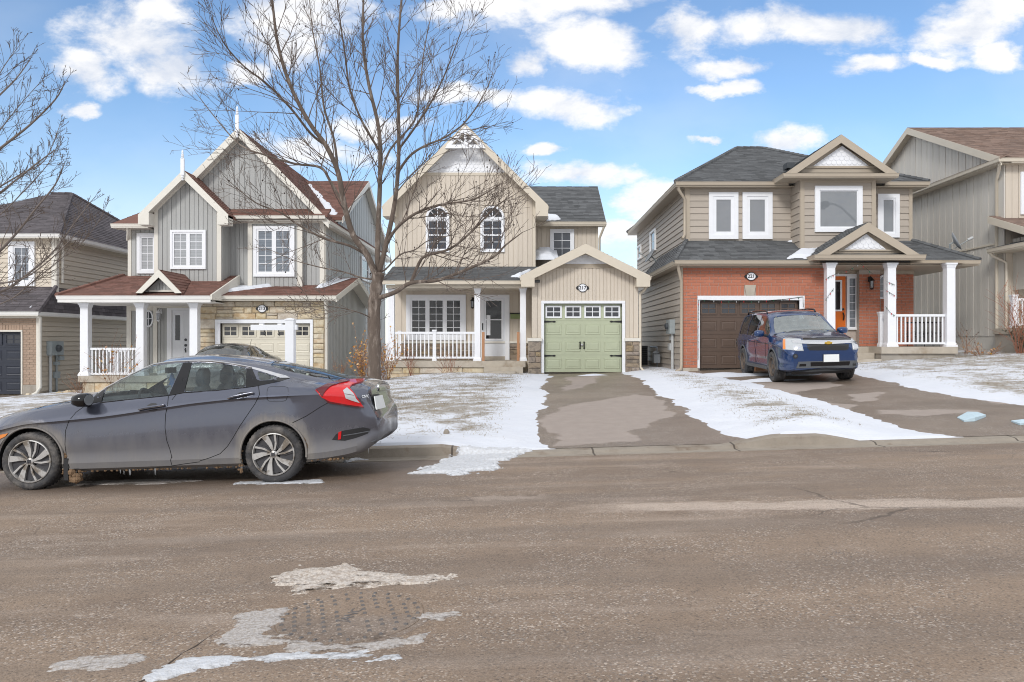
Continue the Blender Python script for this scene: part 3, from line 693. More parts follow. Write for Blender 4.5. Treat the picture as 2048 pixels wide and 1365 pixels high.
def roof(parent, polys, m, thick=.10, deck='black_deck', caps=(), name='roof'):
    mb = MB()
    for pts in polys: mb.prism([Vector(p)-Vector((0, 0, .001)) for p in pts], (0, 0, -thick))
    r = mb.build(name, m, parent); shingles(r, polys, m)
    if caps:
        cb_ = MB()
        for a, b in caps:
            a, b = Vector(a), Vector(b); L = (b-a).length; n = max(1, int(L/.22))
            for i in range(n):
                p, q = a+(b-a)*(i/n), a+(b-a)*((i+1.15)/n if i < n-1 else 1); cb_.tube([p+Vector((0, 0, .012)), q+Vector((0, 0, .004))], [.085, .075], 6)
        cb_.build('ridge_cap', m, r, kind='stuff')
    return r
def rake(parent, P, pts, hgt, m, d0, d1, name='fascia'):   # board hanging below a sloping line in the wall plane
    mb = MB()
    for (a, b) in zip(pts, pts[1:]): pslab(mb, P, [a, b, (b[0], b[1]-hgt), (a[0], a[1]-hgt)], d0, d1)
    return mb.build(name, m, parent)
def scales(parent, P, tri, m, r=.085, d0=.012):
    """half-round shingles laid on a white board"""
    mb = MB(); x0, x1 = min(t for t, z in tri), max(t for t, z in tri); z0, z1 = min(z for t, z in tri), max(z for t, z in tri)
    pslab(mb, P, tri, 0, d0); row = 0; z = z0+.03
    while z < z1:
        x = x0+(r if row % 2 else 0)
        while x < x1:
            arc = [(x+r*.96*math.cos(a), z+r*1.05+r*1.0*math.sin(a)) for a in [math.pi+math.pi*k/8 for k in range(9)]]
            poly = arc+[(x+r*.96, z+r*2.0), (x-r*.96, z+r*2.0)]; poly = clip_poly(poly, tri)
            if len(poly) > 2:
                n = len(poly); k = len(mb.v)
                mb.v += [tuple(P(t, zz, d0+.001)) for t, zz in poly]+[tuple(P(t, zz, d0+.022-.016*max(0, min(1, (zz-z)/(2*r))))) for t, zz in poly]
                mb.f.append(tuple(range(k+n, k+2*n)))
                for i in range(n): mb.f.append((k+i, k+(i+1) % n, k+n+(i+1) % n, k+n+i))
            x += 2*r
        z += r*1.55; row += 1
    return mb.build('scale_shingles', m, parent, kind='stuff')
def post(parent, x, y, z0, z1, w=.20, m='white_vinyl', name='porch_post'):
    mb = MB(); h = w/2
    def fr(za, wa, zb, wb):
        mb.add([(x-wa,y-wa,za),(x+wa,y-wa,za),(x+wa,y+wa,za),(x-wa,y+wa,za),(x-wb,y-wb,zb),(x+wb,y-wb,zb),(x+wb,y+wb,zb),(x-wb,y+wb,zb)], [(0,3,2,1),(4,5,6,7),(0,1,5,4),(1,2,6,5),(2,3,7,6),(3,0,4,7)])
    fr(z0, h*1.38, z0+.06, h*1.34); fr(z0+.06, h*1.28, z0+.12, h*1.06); fr(z0+.12, h*1.0, z1-.14, h*.97); fr(z1-.14, h*1.04, z1-.05, h*1.2); fr(z1-.05, h*1.34, z1, h*1.38)
    return mb.build(name, m, parent)
def railing(parent, x0, x1, y, z0, z1, n, m='white_vinyl', mid=None):
    mb = MB(); mb.box(x0, x1, y-.04, y+.04, z1-.07, z1); mb.box(x0, x1, y-.03, y+.03, z0, z0+.06); r = mb.build('railing', m, parent)
    bm_ = MB().box(-.019, .019, -.019, .019, z0+.06, z1-.07); first = None
    for i in range(n):
        x = x0+(x1-x0)*(i+.5)/n
        if mid is not None and abs(x-mid) < .08: continue
        if first is None:
            first = bpy.data.meshes.new('baluster'); first.from_pydata([(p[0], p[1], p[2]) for p in bm_.v], [], bm_.f); first.materials.append(MATS[m])
        link_mesh('baluster', first, r, Vector((x, y, 0))-org(parent))
    return r
def garage_door(parent, P, t0, t1, z0, z1, cols, m, win_m, pane='pane_garage', rows=4, cd=-.12, bars=(2, 2), mrec=None):
    d = MB(); pslab(d, P, [(t0, z0), (t1, z0), (t1, z1), (t0, z1)], cd-.05, cd); g = d.build('garage_door', m, parent)
    rh = (z1-z0)/rows; cw = (t1-t0)/cols
    for r in range(rows):
        s = MB(); pslab(s, P, [(t0, z0+r*rh+.004), (t1, z0+r*rh+.004), (t1, z0+(r+1)*rh-.004), (t0, z0+(r+1)*rh-.004)], cd, cd+.012); s.build('door_section', m, g)
        for c in range(cols):
            a, b, l, h = t0+c*cw+cw*.10, t0+(c+1)*cw-cw*.10, z0+r*rh+rh*.2, z0+(r+1)*rh-rh*.2
            q = MB()
            if r < rows-1:
                e = .035
                def rr(k, dd): return [P(a+k, l+k, dd), P(b-k, l+k, dd), P(b-k, h-k, dd), P(a+k, h-k, dd)]
                q.add(rr(0, cd+.0125)+rr(.012, cd+.026)+rr(.04, cd+.018)+rr(.065, cd+.03), [(i, (i+1) % 4, 4+(i+1) % 4, 4+i) for i in range(4)]+[(4+i, 4+(i+1) % 4, 8+(i+1) % 4, 8+i) for i in range(4)]+[(8+i, 8+(i+1) % 4, 12+(i+1) % 4, 12+i) for i in range(4)]+[(12, 13, 14, 15)])
                q.build('raised_panel', m, g)
            else:
                l, h = z0+r*rh+rh*.16, z0+(r+1)*rh-rh*.12; a, b = a-cw*.02, b+cw*.02
                ring(q, P, (a, b, l, h), (a+.05, b-.05, l+.05, h-.05), cd+.012, cd+.04)
                bw, bh = (b-a-.1)/bars[0], (h-l-.1)/bars[1]
                for i in range(1, bars[0]): pslab(q, P, [(a+.05+i*bw-.012, l+.05), (a+.05+i*bw+.012, l+.05), (a+.05+i*bw+.012, h-.05), (a+.05+i*bw-.012, h-.05)], cd+.02, cd+.035)
                for i in range(1, bars[1]): pslab(q, P, [(a+.05, l+.05+i*bh-.012), (b-.05, l+.05+i*bh-.012), (b-.05, l+.05+i*bh+.012), (a+.05, l+.05+i*bh+.012)], cd+.021, cd+.0345)
                q.build('window_frame', win_m, g)
                for i in range(bars[0]):
                    for j in range(bars[1]):
                        x = MB(); pslab(x, P, [(a+.05+i*bw, l+.05+j*bh), (a+.05+(i+1)*bw-.001, l+.05+j*bh), (a+.05+(i+1)*bw-.001, l+.05+(j+1)*bh-.001), (a+.05+i*bw, l+.05+(j+1)*bh-.001)], cd+.0125, cd+.019); x.build('pane', pane, g)
    return g
def stone_piece(P, t0, t1, z0, z1, d=.05, r=rnd):
    j = lambda s=.008: r.uniform(-s, s); g = .009
    a, b, l, h = t0+g, t1-g, z0+g, z1-g; c = [(a+j(), l+j()), (b+j(), l+j()), (b+j(), h+j()), (a+j(), h+j())]; k = .016
    f = [(c[0][0]+k, c[0][1]+k), (c[1][0]-k, c[1][1]+k), (c[2][0]-k, c[2][1]-k), (c[3][0]+k, c[3][1]-k)]; dd = d*r.uniform(.7, 1.15)
    mb = MB(); mx_, mz = (a+b)/2+j(.04), (l+h)/2+j(.02)
    mb.add([P(t, z, 0) for t, z in c]+[P(t, z, dd*.75) for t, z in c]+[P(t, z, dd+j(.008)) for t, z in f]+[P(mx_, mz, dd+r.uniform(0, .016))],
           [(i, (i+1) % 4, 4+(i+1) % 4, 4+i) for i in range(4)]+[(4+i, 4+(i+1) % 4, 8+(i+1) % 4, 8+i) for i in range(4)]+[(8+i, 8+(i+1) % 4, 12) for i in range(4)])
    return mb
def stonework(parent, P, rects, m, rowh=(.13, .24), lw=(.22, .6), d=.05, seed=1, name='stone'):
    r = random.Random(seed)
    for (t0, t1, z0, z1) in rects:
        z = z0
        while z < z1-.02:
            h = r.uniform(*rowh); h = z1-z if z1-z-h < rowh[0]*.8 else h; t = t0
            while t < t1-.02:
                l = r.uniform(*lw); l = t1-t if t1-t-l < lw[0]*.8 else l
                if h > .19 and r.random() < .3 and l > .3:
                    k = r.uniform(.35, .65)*h; stone_piece(P, t, t+l, z, z+k, d, r).build(name, m, parent); stone_piece(P, t, t+l, z+k, z+h, d, r).build(name, m, parent)
                else: stone_piece(P, t, t+l, z, z+h, d, r).build(name, m, parent)
                t += l
            z += h
BRICKS = {}
def brickwork(parent, P, rects, m, L=.27, H=.094, d=.03, budget=None, mass=None, soldier=(), seed=2):
    """stretcher bond, each brick its own object; past the budget they go into one mass"""
    r = random.Random(seed); cnt = 0; mm = MB(); o = org(parent)
    def one(a, b, l, h):
        nonlocal cnt
        g = .006
        if budget is None or cnt < budget:
            key = (m, round(b-a, 3), round(h-l, 3), tuple(P.n))
            if key not in BRICKS:
                q = MB(); w2, h2 = (b-a)/2-g, (h-l)/2-g; B0 = Plane((0, 0, 0), P.a, P.n); c = [(-w2, -h2), (w2, -h2), (w2, h2), (-w2, h2)]
                q.add([B0(t, z, 0) for t, z in c]+[B0(t, z, d-.004) for t, z in c]+[B0(t*.97, z*.93, d) for t, z in c], [(i, (i+1) % 4, 4+(i+1) % 4, 4+i) for i in range(4)]+[(4+i, 4+(i+1) % 4, 8+(i+1) % 4, 8+i) for i in range(4)]+[(8, 9, 10, 11)])
                me = bpy.data.meshes.new('brick'); me.from_pydata(q.v, [], q.f); me.materials.append(MATS[m]); BRICKS[key] = me
            link_mesh('brick', BRICKS[key], parent, P((a+b)/2, (l+h)/2, r.uniform(-.003, .003))-o); cnt += 1
        else: pslab(mm, P, [(a+g, l+g), (b-g, l+g), (b-g, h-g), (a+g, h-g)], 0, d)
    for (t0, t1, z0, z1) in rects:
        n = max(1, round((z1-z0)/H)); hh = (z1-z0)/n
        for k in range(n):
            z = z0+k*hh; t = t0
            if t1-t0 < L*.8: one(t0, t1, z, z+hh); continue
            nn = max(1, round((t1-t0)/L)); ll = (t1-t0)/nn
            if k % 2: one(t0, t0+ll/2, z, z+hh); t = t0+ll/2
            while t < t1-.01:
                e = min(t+ll, t1); one(t, e, z, z+hh); t = e
    for (t0, t1, z0, z1) in soldier:
        n = max(1, round((t1-t0)/.098)); ll = (t1-t0)/n
        for k in range(n): one(t0+k*ll, t0+(k+1)*ll, z0, z1)
    if mm.v: mm.build('bricks', mass, parent, kind='stuff')
def plaque(parent, P, t, z, w, h, txt):
    def ell(a, b, d0, d1): return pslab(MB(), P, [(t+a*math.cos(k*math.tau/28), z+b*math.sin(k*math.tau/28)) for k in range(28)], d0, d1)
    mb = ell(w*.36, h*.5, .0, .02); pslab(mb, P, [(t-w*.5, z), (t-w*.42, z+h*.2), (t-w*.3, z+h*.22), (t+w*.3, z+h*.22), (t+w*.42, z+h*.2), (t+w*.5, z), (t+w*.42, z-h*.2), (t+w*.3, z-h*.22), (t-w*.3, z-h*.22), (t-w*.42, z-h*.2)], .001, .015)
    p = mb.build('number_plaque', 'black_iron', parent); ell(w*.31, h*.42, .02, .025).build('plaque_face', 'white_vinyl', p)
    text_mesh('house_number', txt, h*.56, 'black_iron', p, P(t, z, .027), FRONT, .003, .003)
def lantern(parent, P, t, z, s=1.0, m='black_iron'):
    mb = MB(); c = P(t, z, .14*s)
    mb.lathe([(0, .2*s), (.03*s, .16*s), (.07*s, .12*s), (.075*s, .1*s), (.05*s, .1*s)], c, (0, 0, 1), 8); mb.lathe([(.0, -.15*s), (.03*s, -.14*s), (.05*s, -.11*s), (.055*s, -.1*s), (.03*s, -.1*s)], c, (0, 0, 1), 8)
    for k in range(4):
        a = k*math.pi/2+.78; mb.tube([c+Vector((.05*s*math.cos(a), .05*s*math.sin(a), -.1*s)), c+Vector((.062*s*math.cos(a), .062*s*math.sin(a), .1*s))], .007*s, 4)
    mb.tube([P(t, z+.16*s, .0), P(t, z+.22*s, .07*s), P(t, z+.19*s, .14*s)], .012*s, 6); pslab(mb, P, [(t-.04*s, z+.08*s), (t+.04*s, z+.08*s), (t+.04*s, z+.22*s), (t-.04*s, z+.22*s)], 0, .02)
    l = mb.build('wall_lantern', m, parent); MB().lathe([(.0, -.09*s), (.04*s, -.09*s), (.048*s, .09*s), (0, .09*s)], c, (0, 0, 1), 8).build('lamp_glass', 'pane_grey', l)
def roof_snow(pts, hole=None, h=.07, label='', seed=1, ang=None):
    """a thin slab of snow resting on a roof plane; pts = outline on the plane"""
    pts = [Vector(p) for p in pts]; nrm = Vector((0, 0, 0))
    for i in range(1, len(pts)-1): nrm += (pts[i]-pts[0]).cross(pts[i+1]-pts[0])
    nrm.normalize(); nrm = -nrm if nrm.z < 0 else nrm
    e1 = Vector((0, 0, 1)).cross(nrm).normalized() if abs(nrm.z) < .999 else Vector((1, 0, 0)); e2 = nrm.cross(e1).normalized(); O = pts[0]
    P2 = [((p-O).dot(e1), (p-O).dot(e2)) for p in pts]; x0, x1 = min(p[0] for p in P2)-.05, max(p[0] for p in P2)+.05; y0, y1 = min(p[1] for p in P2)-.05, max(p[1] for p in P2)+.05
    nx, ny = max(8, min(70, int((x1-x0)/.04))), max(8, min(60, int((y1-y0)/.04))); mb = MB(); A = np.array(P2)
    for j in range(ny+1):
        for i in range(nx+1):
            x, y = x0+(x1-x0)*i/nx, y0+(y1-y0)*j/ny; qx, qy, d = nearest_on(x, y, P2); d = d if inpoly(x, y, P2) else -d
            d += float(fbm(np.array([x]), np.array([y]), 3.0, 3, seed)[0])*.22
            hh = min(h, d*.8) if d > 0 else max(-.03, d*.8); hh += float(fbm(np.array([x]), np.array([y]), 2.0, 2, seed+5)[0])*.02*(d > 0)
            mb.v.append(tuple(O+e1*x+e2*y+nrm*(hh+.012)))
    n = nx+1; mb.f = [(j*n+i, j*n+i+1, (j+1)*n+i+1, (j+1)*n+i) for j in range(ny) for i in range(nx)]
    return tag(mb.build('roof_snow', 'snow', smooth=True), label, 'snow', kind='stuff')
# ================================================================ house 217: cream siding, green garage door
def house_217():
    YG, YP, YM, YW = 24.4, 24.8, 26.3, 28.3
    X = lambda u, Y=YG: wx(u, Y); Z = lambda v, Y=YG: wz(v, Y)
    H = empty('gabled_house', (-.5, 26, .5), 'cream sided house with green garage door and one tall steep gable', 'house')
    S, TR = 'cream_siding', 'cream_trim'
    cx = X(931, 25.9); hw = 165*25.9/F; zf = Z(412, 25.9); za = zf+hw*.985; xl, xr = X(790, YM), X(1071, YM); slope = .985
    gt = lambda t: za-.10-abs(t-cx)*slope
    P = front(YM)
    wall = MB(); pslab(wall, P, [(xl, -.3), (xr, -.3), (xr, gt(xr)), (cx, gt(cx)), (xl, gt(xl))], -.25, 0)
    wall.box(xl, xr, YM+.25, 33, -.3, 6.0); w_ = wall.build('wall', 'cream_trim', H)
    zb = Z(537, YM); zband = Z(352, YM)
    vplanks(w_, P, xl+.1, xr-.1, zb-.3, lambda t: min(zband, gt(t)), .165, S, kinks=(cx, cx-(gt(cx)-zband)/slope, cx+(gt(cx)-zband)/slope))
    for a, b in ((xl, xl+.1), (xr-.1, xr)): trim(w_, P, a, b, zb-.3, min(gt(a), gt(b)), 0, .035, TR)
    hw2 = (gt(cx)-zband)/slope; trim(w_, P, cx-hw2+.02, cx+hw2-.02, zband, zband+.10, 0, .04, TR, 'trim_band')
    ztr = zband+.10; h3 = (gt(cx)-ztr)/slope
    scales(w_, P, [(cx-h3+.05, ztr), (cx+h3-.05, ztr), (cx, gt(cx)-.05)], 'white_vinyl', .075)
    # steep front gable roof running back
    yf, yb = 25.85, 33.5
    for sgn, nm in ((-1, 'l'), (1, 'r')):
        e = (cx+sgn*hw, zf); rpoly = [(cx, yf, za), (e[0], yf, e[1]), (e[0], yb, e[1]), (cx, yb, za)]
        roof(H, [rpoly], 'shingle_dark', .10)
        MB().prism([(cx, yf+.03, za-.16), (e[0], yf+.03, e[1]-.16), (e[0], YM, e[1]-.16), (cx, YM, za-.16)], (0, 0, -.02)).build('soffit', TR, H)
    PF = front(yf); rk = .30
    mb = MB()
    for sgn in (-1, 1):
        a, b = (cx, za+.005), (cx+sgn*hw, zf+.005)
        pslab(mb, PF, [a, b, (b[0], b[1]-rk), (cx, a[1]-rk)] if sgn > 0 else [b, a, (cx, a[1]-rk), (b[0], b[1]-rk)], .0, .035)
    mb.build('fascia', TR, H)
    for sgn in (-1, 1):     # boxed eave returns and side gutters
        e = cx+sgn*hw; lo, hi = sorted((e, e-sgn*.42)); mb = MB(); mb.pxz([(e, zf-.02), (e, zf-.36), (e-sgn*.42, zf-.36), (e-sgn*.42, zf+.42*slope-.3)], yf-.038, YM+.3); mb.build('eave_return', TR, H)
        gutter(H, [(e+sgn*.02, yb, zf-.02), (e+sgn*.02, yf, zf-.02)] if sgn < 0 else [(e+.02, yf, zf-.02), (e+.02, yb, zf-.02)], TR)
        soffit(H, [(xl if sgn < 0 else xr, YM+.3, zf-.2), (e, YM+.3, zf-.2), (e, yb, zf-.2), (xl if sgn < 0 else xr, yb, zf-.2)], TR)
    # white truss in the peak
    mb = MB(); zt = Z(292, 25.8); P2 = front(25.808); q_ = .64
    pslab(mb, P2, [(cx-q_-.03, zt-.09), (cx+q_+.03, zt-.09), (cx+q_-.05, zt+.03), (cx-q_+.05, zt+.03)], 0, .05)
    for sgn in (-1, 1): pslab(mb, P2, [(cx, zt+q_), (cx, zt+q_-.15), (cx+sgn*(q_-.15), zt), (cx+sgn*q_, zt)], .001, .045)
    pslab(mb, P2, [(cx-.04, zt), (cx+.04, zt), (cx+.04, zt+q_-.1), (cx-.04, zt+q_-.1)], .002, .04)
    for sgn in (-1, 1): pslab(mb, P2, [(cx+sgn*.0, zt+.05), (cx+sgn*.05, zt), (cx+sgn*.31, zt+.26), (cx+sgn*.26, zt+.31)], .003, .038)
    pslab(mb, P2, [(cx+.13*math.cos(a), zt+.13*math.sin(a)) for a in [math.pi*k/10 for k in range(11)]], .004, .042)
    mb.build('gable_truss', 'white_vinyl', H)
    # arched windows
    for u0, u1 in ((852, 899), (961, 1009)):
        a, b = X(u0, YM), X(u1, YM); zs = Z(437, YM); z0 = Z(505, YM)
        wn = window(H, P, a, b, z0, zs, 2, 4, .07, 1, 'pane_dark', 'white_vinyl', 'arched_window', .04)
        m = (a+b)/2; r = (b-a)/2; mb = MB(); k = 16
        arc = [(m+r*math.cos(math.pi*i/k), zs+.002+r*1.02*math.sin(math.pi*i/k)) for i in range(k+1)]; arc2 = [(m+(r-.075)*math.cos(math.pi*i/k), zs+.002+(r-.075)*1.02*math.sin(math.pi*i/k)) for i in range(k+1)]
        for i in range(k): pslab(mb, P, [arc[i], arc[i+1], arc2[i+1], arc2[i]], 0, .085)
        pslab(mb, P, [(a+.003, zs-.04), (b-.003, zs-.04), (b-.003, zs+.03), (a+.003, zs+.03)], .0, .095)
        for an in (45, 90, 135):
            c_, s_ = math.cos(R(an)), math.sin(R(an)); pslab(mb, P, [(m+.012*s_, zs-.012*c_), (m+(r-.05)*c_+.012*s_, zs+(r-.05)*s_-.012*c_), (m+(r-.05)*c_-.012*s_, zs+(r-.05)*s_+.012*c_), (m-.012*s_, zs+.012*c_)], .0365, .048)
        mb.build('arch_frame', 'white_vinyl', wn)
        mb = MB(); pslab(mb, P, arc2, .003, .036); mb.build('arch_pane', 'pane_black', wn)
        zm = (z0+zs)/2; mb = MB(); pslab(mb, P, [(a+.07, zm-.025), (b-.07, zm-.025), (b-.07, zm+.025), (a+.07, zm+.025)], .037, .054); mb.build('meeting_rail', 'white_vinyl', wn)
    # wing set back on the driveway side
    PW = front(YW); wl, wr = X(1060, YW), X(1196, YW); ez = Z(444, 27.9)
    mb = MB(); mb.box(wl, wr, YW, 34, -.3, ez-.08); mb.build('wing_wall', TR, H)
    vplanks(H, PW, wl+.1, wr-.09, Z(530, YW), ez-.12, .165, S)
    trim(H, PW, wr-.09, wr, .5, ez-.1, 0, .03, TR)
    er = X(1212, 27.9); zr = Z(374, 31)
    roof(H, [[(xr-.3, 27.9, ez), (er, 27.9, ez), (er, 31, zr), (xr-.3, 31, zr)], [(xr-.3, 34.1, ez), (er, 34.1, ez), (er, 31, zr), (xr-.3, 31, zr)]], 'shingle_dark')
    gutter(H, [(xr+.002, 27.88, ez), (er+.02, 27.88, ez)], TR); soffit(H, [(xr, 27.9, ez-.12), (er, 27.9, ez-.12), (er, YW, ez-.12), (xr, YW, ez-.12)], TR)
    MB().prism([(er-.02, 27.9, ez-.01), (er-.02, 31, zr-.01), (er-.02, 34.1, ez-.01), (er-.02, 34.1, ez-.2), (er-.02, 31, zr-.2), (er-.02, 27.9, ez-.2)], (.03, 0, 0)).build('fascia', TR, H)
    MB().prism([(wr-.005, YW, ez-.2), (wr-.005, 34, ez-.2), (wr-.005, 31, zr-.15)], (-.1, 0, 0)).build('gable_wall', TR, H)
    downspout(H, [(er-.05, 27.95, ez-.1), (er-.08, 28.0, ez-.22), (wr+.05, YW-.05, ez-.55), (wr+.05, YW-.05, 2.5)], TR)
    window(H, PW, X(1100, YW), X(1148, YW), Z(520, YW), Z(459, YW), 2, 3, .10, 1, 'pane_dark')
    # porch: roof, ceiling, posts, slab
    zg = Z(562, 24.3); xpl, xpr = X(764, 24.3), X(1052, 24.3)
    roof(H, [[(xpl, 24.3, zg), (X(1080, 24.3), 24.3, zg), (X(1080, 24.3), YM, zb+.05), (xpl, YM, zb+.05)]], 'shingle_dark', .06)
    gutter(H, [(xpl-.02, 24.28, zg), (X(1066, 24.28), 24.28, zg)], TR)
    mb = MB(); mb.box(xpl+.1, xpr, 24.45, 24.75, Z(577, 24.6), zg-.12); mb.build('porch_beam', TR, H)
    mb = MB(); mb.box(xpl+.1, xpr, 24.76, YM, Z(577, 24.6)+.03, Z(577, 24.6)+.06); c_ = mb.build('porch_ceiling', TR, H)
    for i in range(22):
        x = xpl+.15+i*(xpr-xpl-.3)/22; q = MB(); q.box(x+.008, x+(xpr-xpl-.3)/22-.008, 24.76, YM, Z(577, 24.6)+.018, Z(577, 24.6)+.03); q.build('ceiling_plank', S, c_)
    zs = Z(722.5, YP-.15); xs0, xs1 = X(768, 24.6), X(1051, 24.6)
    for u in (783, 955, 1046): post(H, X(u, YP), YP, zs, Z(576, YP), .19)
    mb = MB(); mb.box(xs0, xs1, 24.62, YM, zs-.2, zs); mb.build('porch_slab', 'concrete', H)
    mb = MB(); mb.box(xs0+.08, X(968, 24.7), 24.70, YM, -.2, zs-.2); mb.build('porch_base', 'mortar_warm', H)
    stonework(H, front(24.70), [(xs0+.08, X(968, 24.7), .25, zs-.205)], 'stone_gold', (.14, .3), (.35, .8), .03, 5)
    # steps
    mb = MB(); mb.box(X(968, 24.4), X(1046, 24.4), 24.25, 24.615, -.1, .705); mb.build('step', 'concrete', H)
    mb = MB(); mb.box(X(971, 24.0), X(1031, 24.0), 23.9, 24.248, -.1, .585); mb.build('step', 'concrete', H)
    # porch back wall
    xb0, xb1 = xl+.02, X(1063, 26.3)+.05; zst = Z(683, YM)
    vplanks(H, P, xb0+.02, xb1+.3, zst, Z(580, YM)+.1, .20, S)
    trim(H, P, xb0, xb1+.3, zst-.07, zst, 0, .07, 'warm_trim', 'stone_sill')
    stonework(H, P, [(xb0, X(961, YM), zs-.02, zst-.075), (X(1019, YM), xb1+.3, zs-.02, zst-.075)], 'stone_brown', (.12, .2), (.25, .55), .04, 6)
    window(H, P, X(813, YM), X(932, YM), Z(681, YM), Z(590, YM), 2, 5, .13, 3, 'pane_black', 'white_vinyl', 'window', .07)
    a, b = X(962, YM), X(1019, YM); zt = Z(590, YM); mb = MB(); ring(mb, P, (a, b, zs, zt), (a+.10, b-.15, zs, zt-.10), 0, .08); df = mb.build('door_frame', 'white_vinyl', H)
    q = MB(); a2, b2 = a+.10, b-.15; pslab(q, P, [(a2, zs+.12), (b2, zs+.12), (b2, zt-.1), (a2, zt-.1)], 0, .04); dr = q.build('front_door', 'door_white', H)
    gl = (X(972, YM), X(1003, YM), Z(678, YM), Z(602, YM)); q = MB(); ring(q, P, (gl[0]-.05, gl[1]+.05, gl[2]-.05, gl[3]+.05), gl, .04, .06); pslab(q, P, [(gl[0], Z(641, YM)), (gl[1], Z(641, YM)), (gl[1], Z(639, YM)), (gl[0], Z(639, YM))], .0462, .055); q.build('glass_frame', 'white_vinyl', dr)
    q = MB(); pslab(q, P, [(gl[0], gl[2]), (gl[1], gl[2]), (gl[1], gl[3]), (gl[0], gl[3])], .0405, .046); q.build('pane', 'pane_black', dr)
    q = MB(); pslab(q, P, [(gl[0]+.02, Z(671, YM)), (gl[0]+.15, Z(671, YM)), (gl[0]+.15, Z(631, YM)), (gl[0]+.02, Z(631, YM))], .0465, .049); q.build('paper_notice', 'white_vinyl', dr)
    q = MB(); pslab(q, P, [(X(964.5, YM), Z(661, YM)), (X(966.5, YM), Z(661, YM)), (X(966.5, YM), Z(647, YM)), (X(964.5, YM), Z(647, YM))], .08, .11); q.build('door_handle', 'black_iron', dr)
    q = MB(); pslab(q, P, [(a2, zs), (b2, zs), (b2, zs+.12), (a2, zs+.12)], 0, .06); q.build('door_sill', 'concrete', H)
    lantern(H, P, X(945.5, YM), Z(609, YM), 1.05)
    q = MB(); pslab(q, P, [(X(1021, YM), Z(638, YM)), (X(1042, YM), Z(638, YM)), (X(1042, YM), Z(629, YM)), (X(1021, YM), Z(629, YM))], .026, .12); mbx = q.build('mailbox', 'green_mail', H)
    q = MB(); q.prism([P(X(1020, YM), Z(629, YM), .0), P(X(1020, YM), Z(626, YM), .02), P(X(1020, YM), Z(629, YM), .14)], P.a*.4); q.build('mailbox_lid', 'black_iron', mbx)
    railing(H, X(789, YP), X(950, YP), YP, Z(717.5, YP), Z(664, YP), 20, mid=X(869, YP)); post(H, X(869, YP), YP, zs, Z(660, YP), .105, name='newel_post')
    post(H, X(800, YM-.35), YM-.4, zs, Z(662, YM-.4), .09, name='newel_post')
    for u in (966.5, 1036.5): q = MB(); q.box(X(u-2.7, 24.7), X(u+2.7, 24.7), 24.65, 24.74, zs-.1, Z(664.5, 24.7)); q.build('wooden_post', 'wood_raw', H)
    # garage
    PG = front(YG); g0, g1 = X(1064), X(1276); gz = lambda t: gza-.09-abs(t-gcx)*gs
    yo = 24.0; gcx = X(1171, yo); ghw = 129*yo/F; gza = Z(488, yo); gzf = Z(552, yo); gs = (gza-gzf)/ghw
    mb = MB(); d0, d1, dz1 = X(1088), X(1244), Z(607.5)
    pslab(mb, PG, [(g0, -.3), (d0, -.3), (d0, dz1), (d1, dz1), (d1, -.3), (g1, -.3), (g1, gz(g1)), (gcx, gz(gcx)), (g0, gz(g0))], -.2, 0)
    mb.box(g0, g0+.2, YG+.2, YW, -.3, gzf-.15); mb.box(g1-.2, g1, YG+.2, YW, -.3, gzf-.15); mb.box(g0+.2, g1-.2, YG+.3, YG+.32, -.3, dz1+.1); gw = mb.build('garage_wall', TR, H)
    zbd = Z(537); ztp = lambda t: min(zbd, gz(t))
    kk = (gz(gcx)-zbd)/gs
    vplanks(gw, PG, g0+.17, X(1083.5), Z(676), ztp, .15, S, kinks=(gcx-kk,)); vplanks(gw, PG, X(1250), g1-.14, Z(676), ztp, .14, S, kinks=(gcx+kk,))
    vplanks(gw, PG, X(1083.5), X(1250), Z(602), ztp, .115, S, kinks=(gcx-kk, gcx+kk))
    trim(gw, PG, g0, g0+.17, Z(676), gz(g0), 0, .035, S, 'corner_board'); trim(gw, PG, g1-.14, g1, Z(676), gz(g1), 0, .035, S, 'corner_board')
    trim(gw, PG, gcx-kk, gcx+kk, zbd, zbd+.13, 0, .04, 'taupe_trim', 'trim_band')
    scales(gw, PG, [(X(1117), zbd+.135), (X(1224), zbd+.135), (X(1170.5), Z(510))], 'white_vinyl', .075, .03)
    for sgn in (-1, 1):
        e = gcx+sgn*ghw; roof(H, [[(gcx, yo, gza), (e, yo, gzf), (e, YW, gzf), (gcx, YW, gza)]], 'shingle_dark', .08)
        MB().prism([(gcx, yo+.03, gza-.14), (e, yo+.03, gzf-.14), (e, YG, gzf-.14), (gcx, YG, gza-.14)], (0, 0, -.02)).build('soffit', TR, H)
        lo, hi = sorted((e, e-sgn*.42)); mb = MB(); mb.pxz([(e, gzf-.02), (e, gzf-.34), (e-sgn*.42, gzf-.34), (e-sgn*.42, gzf+.42*gs-.29)], yo-.036, YG-.002); mb.build('eave_return', TR, H)
        gutter(H, [(e+.03*sgn, 24.26, gzf-.02), (e+.03*sgn, yo-.03, gzf-.02)] if sgn < 0 else [(e+.03, yo-.03, gzf-.02), (e+.03, YW, gzf-.02)], TR)
    mb = MB(); PO = front(yo)
    for sgn in (-1, 1):
        b = (gcx+sgn*ghw, gzf+.004); q = [(gcx, gza+.004), b, (b[0], b[1]-.28), (gcx, gza-.30)]; pslab(mb, PO, q if sgn > 0 else q[::-1], 0, .034)
    mb.build('fascia', TR, H)
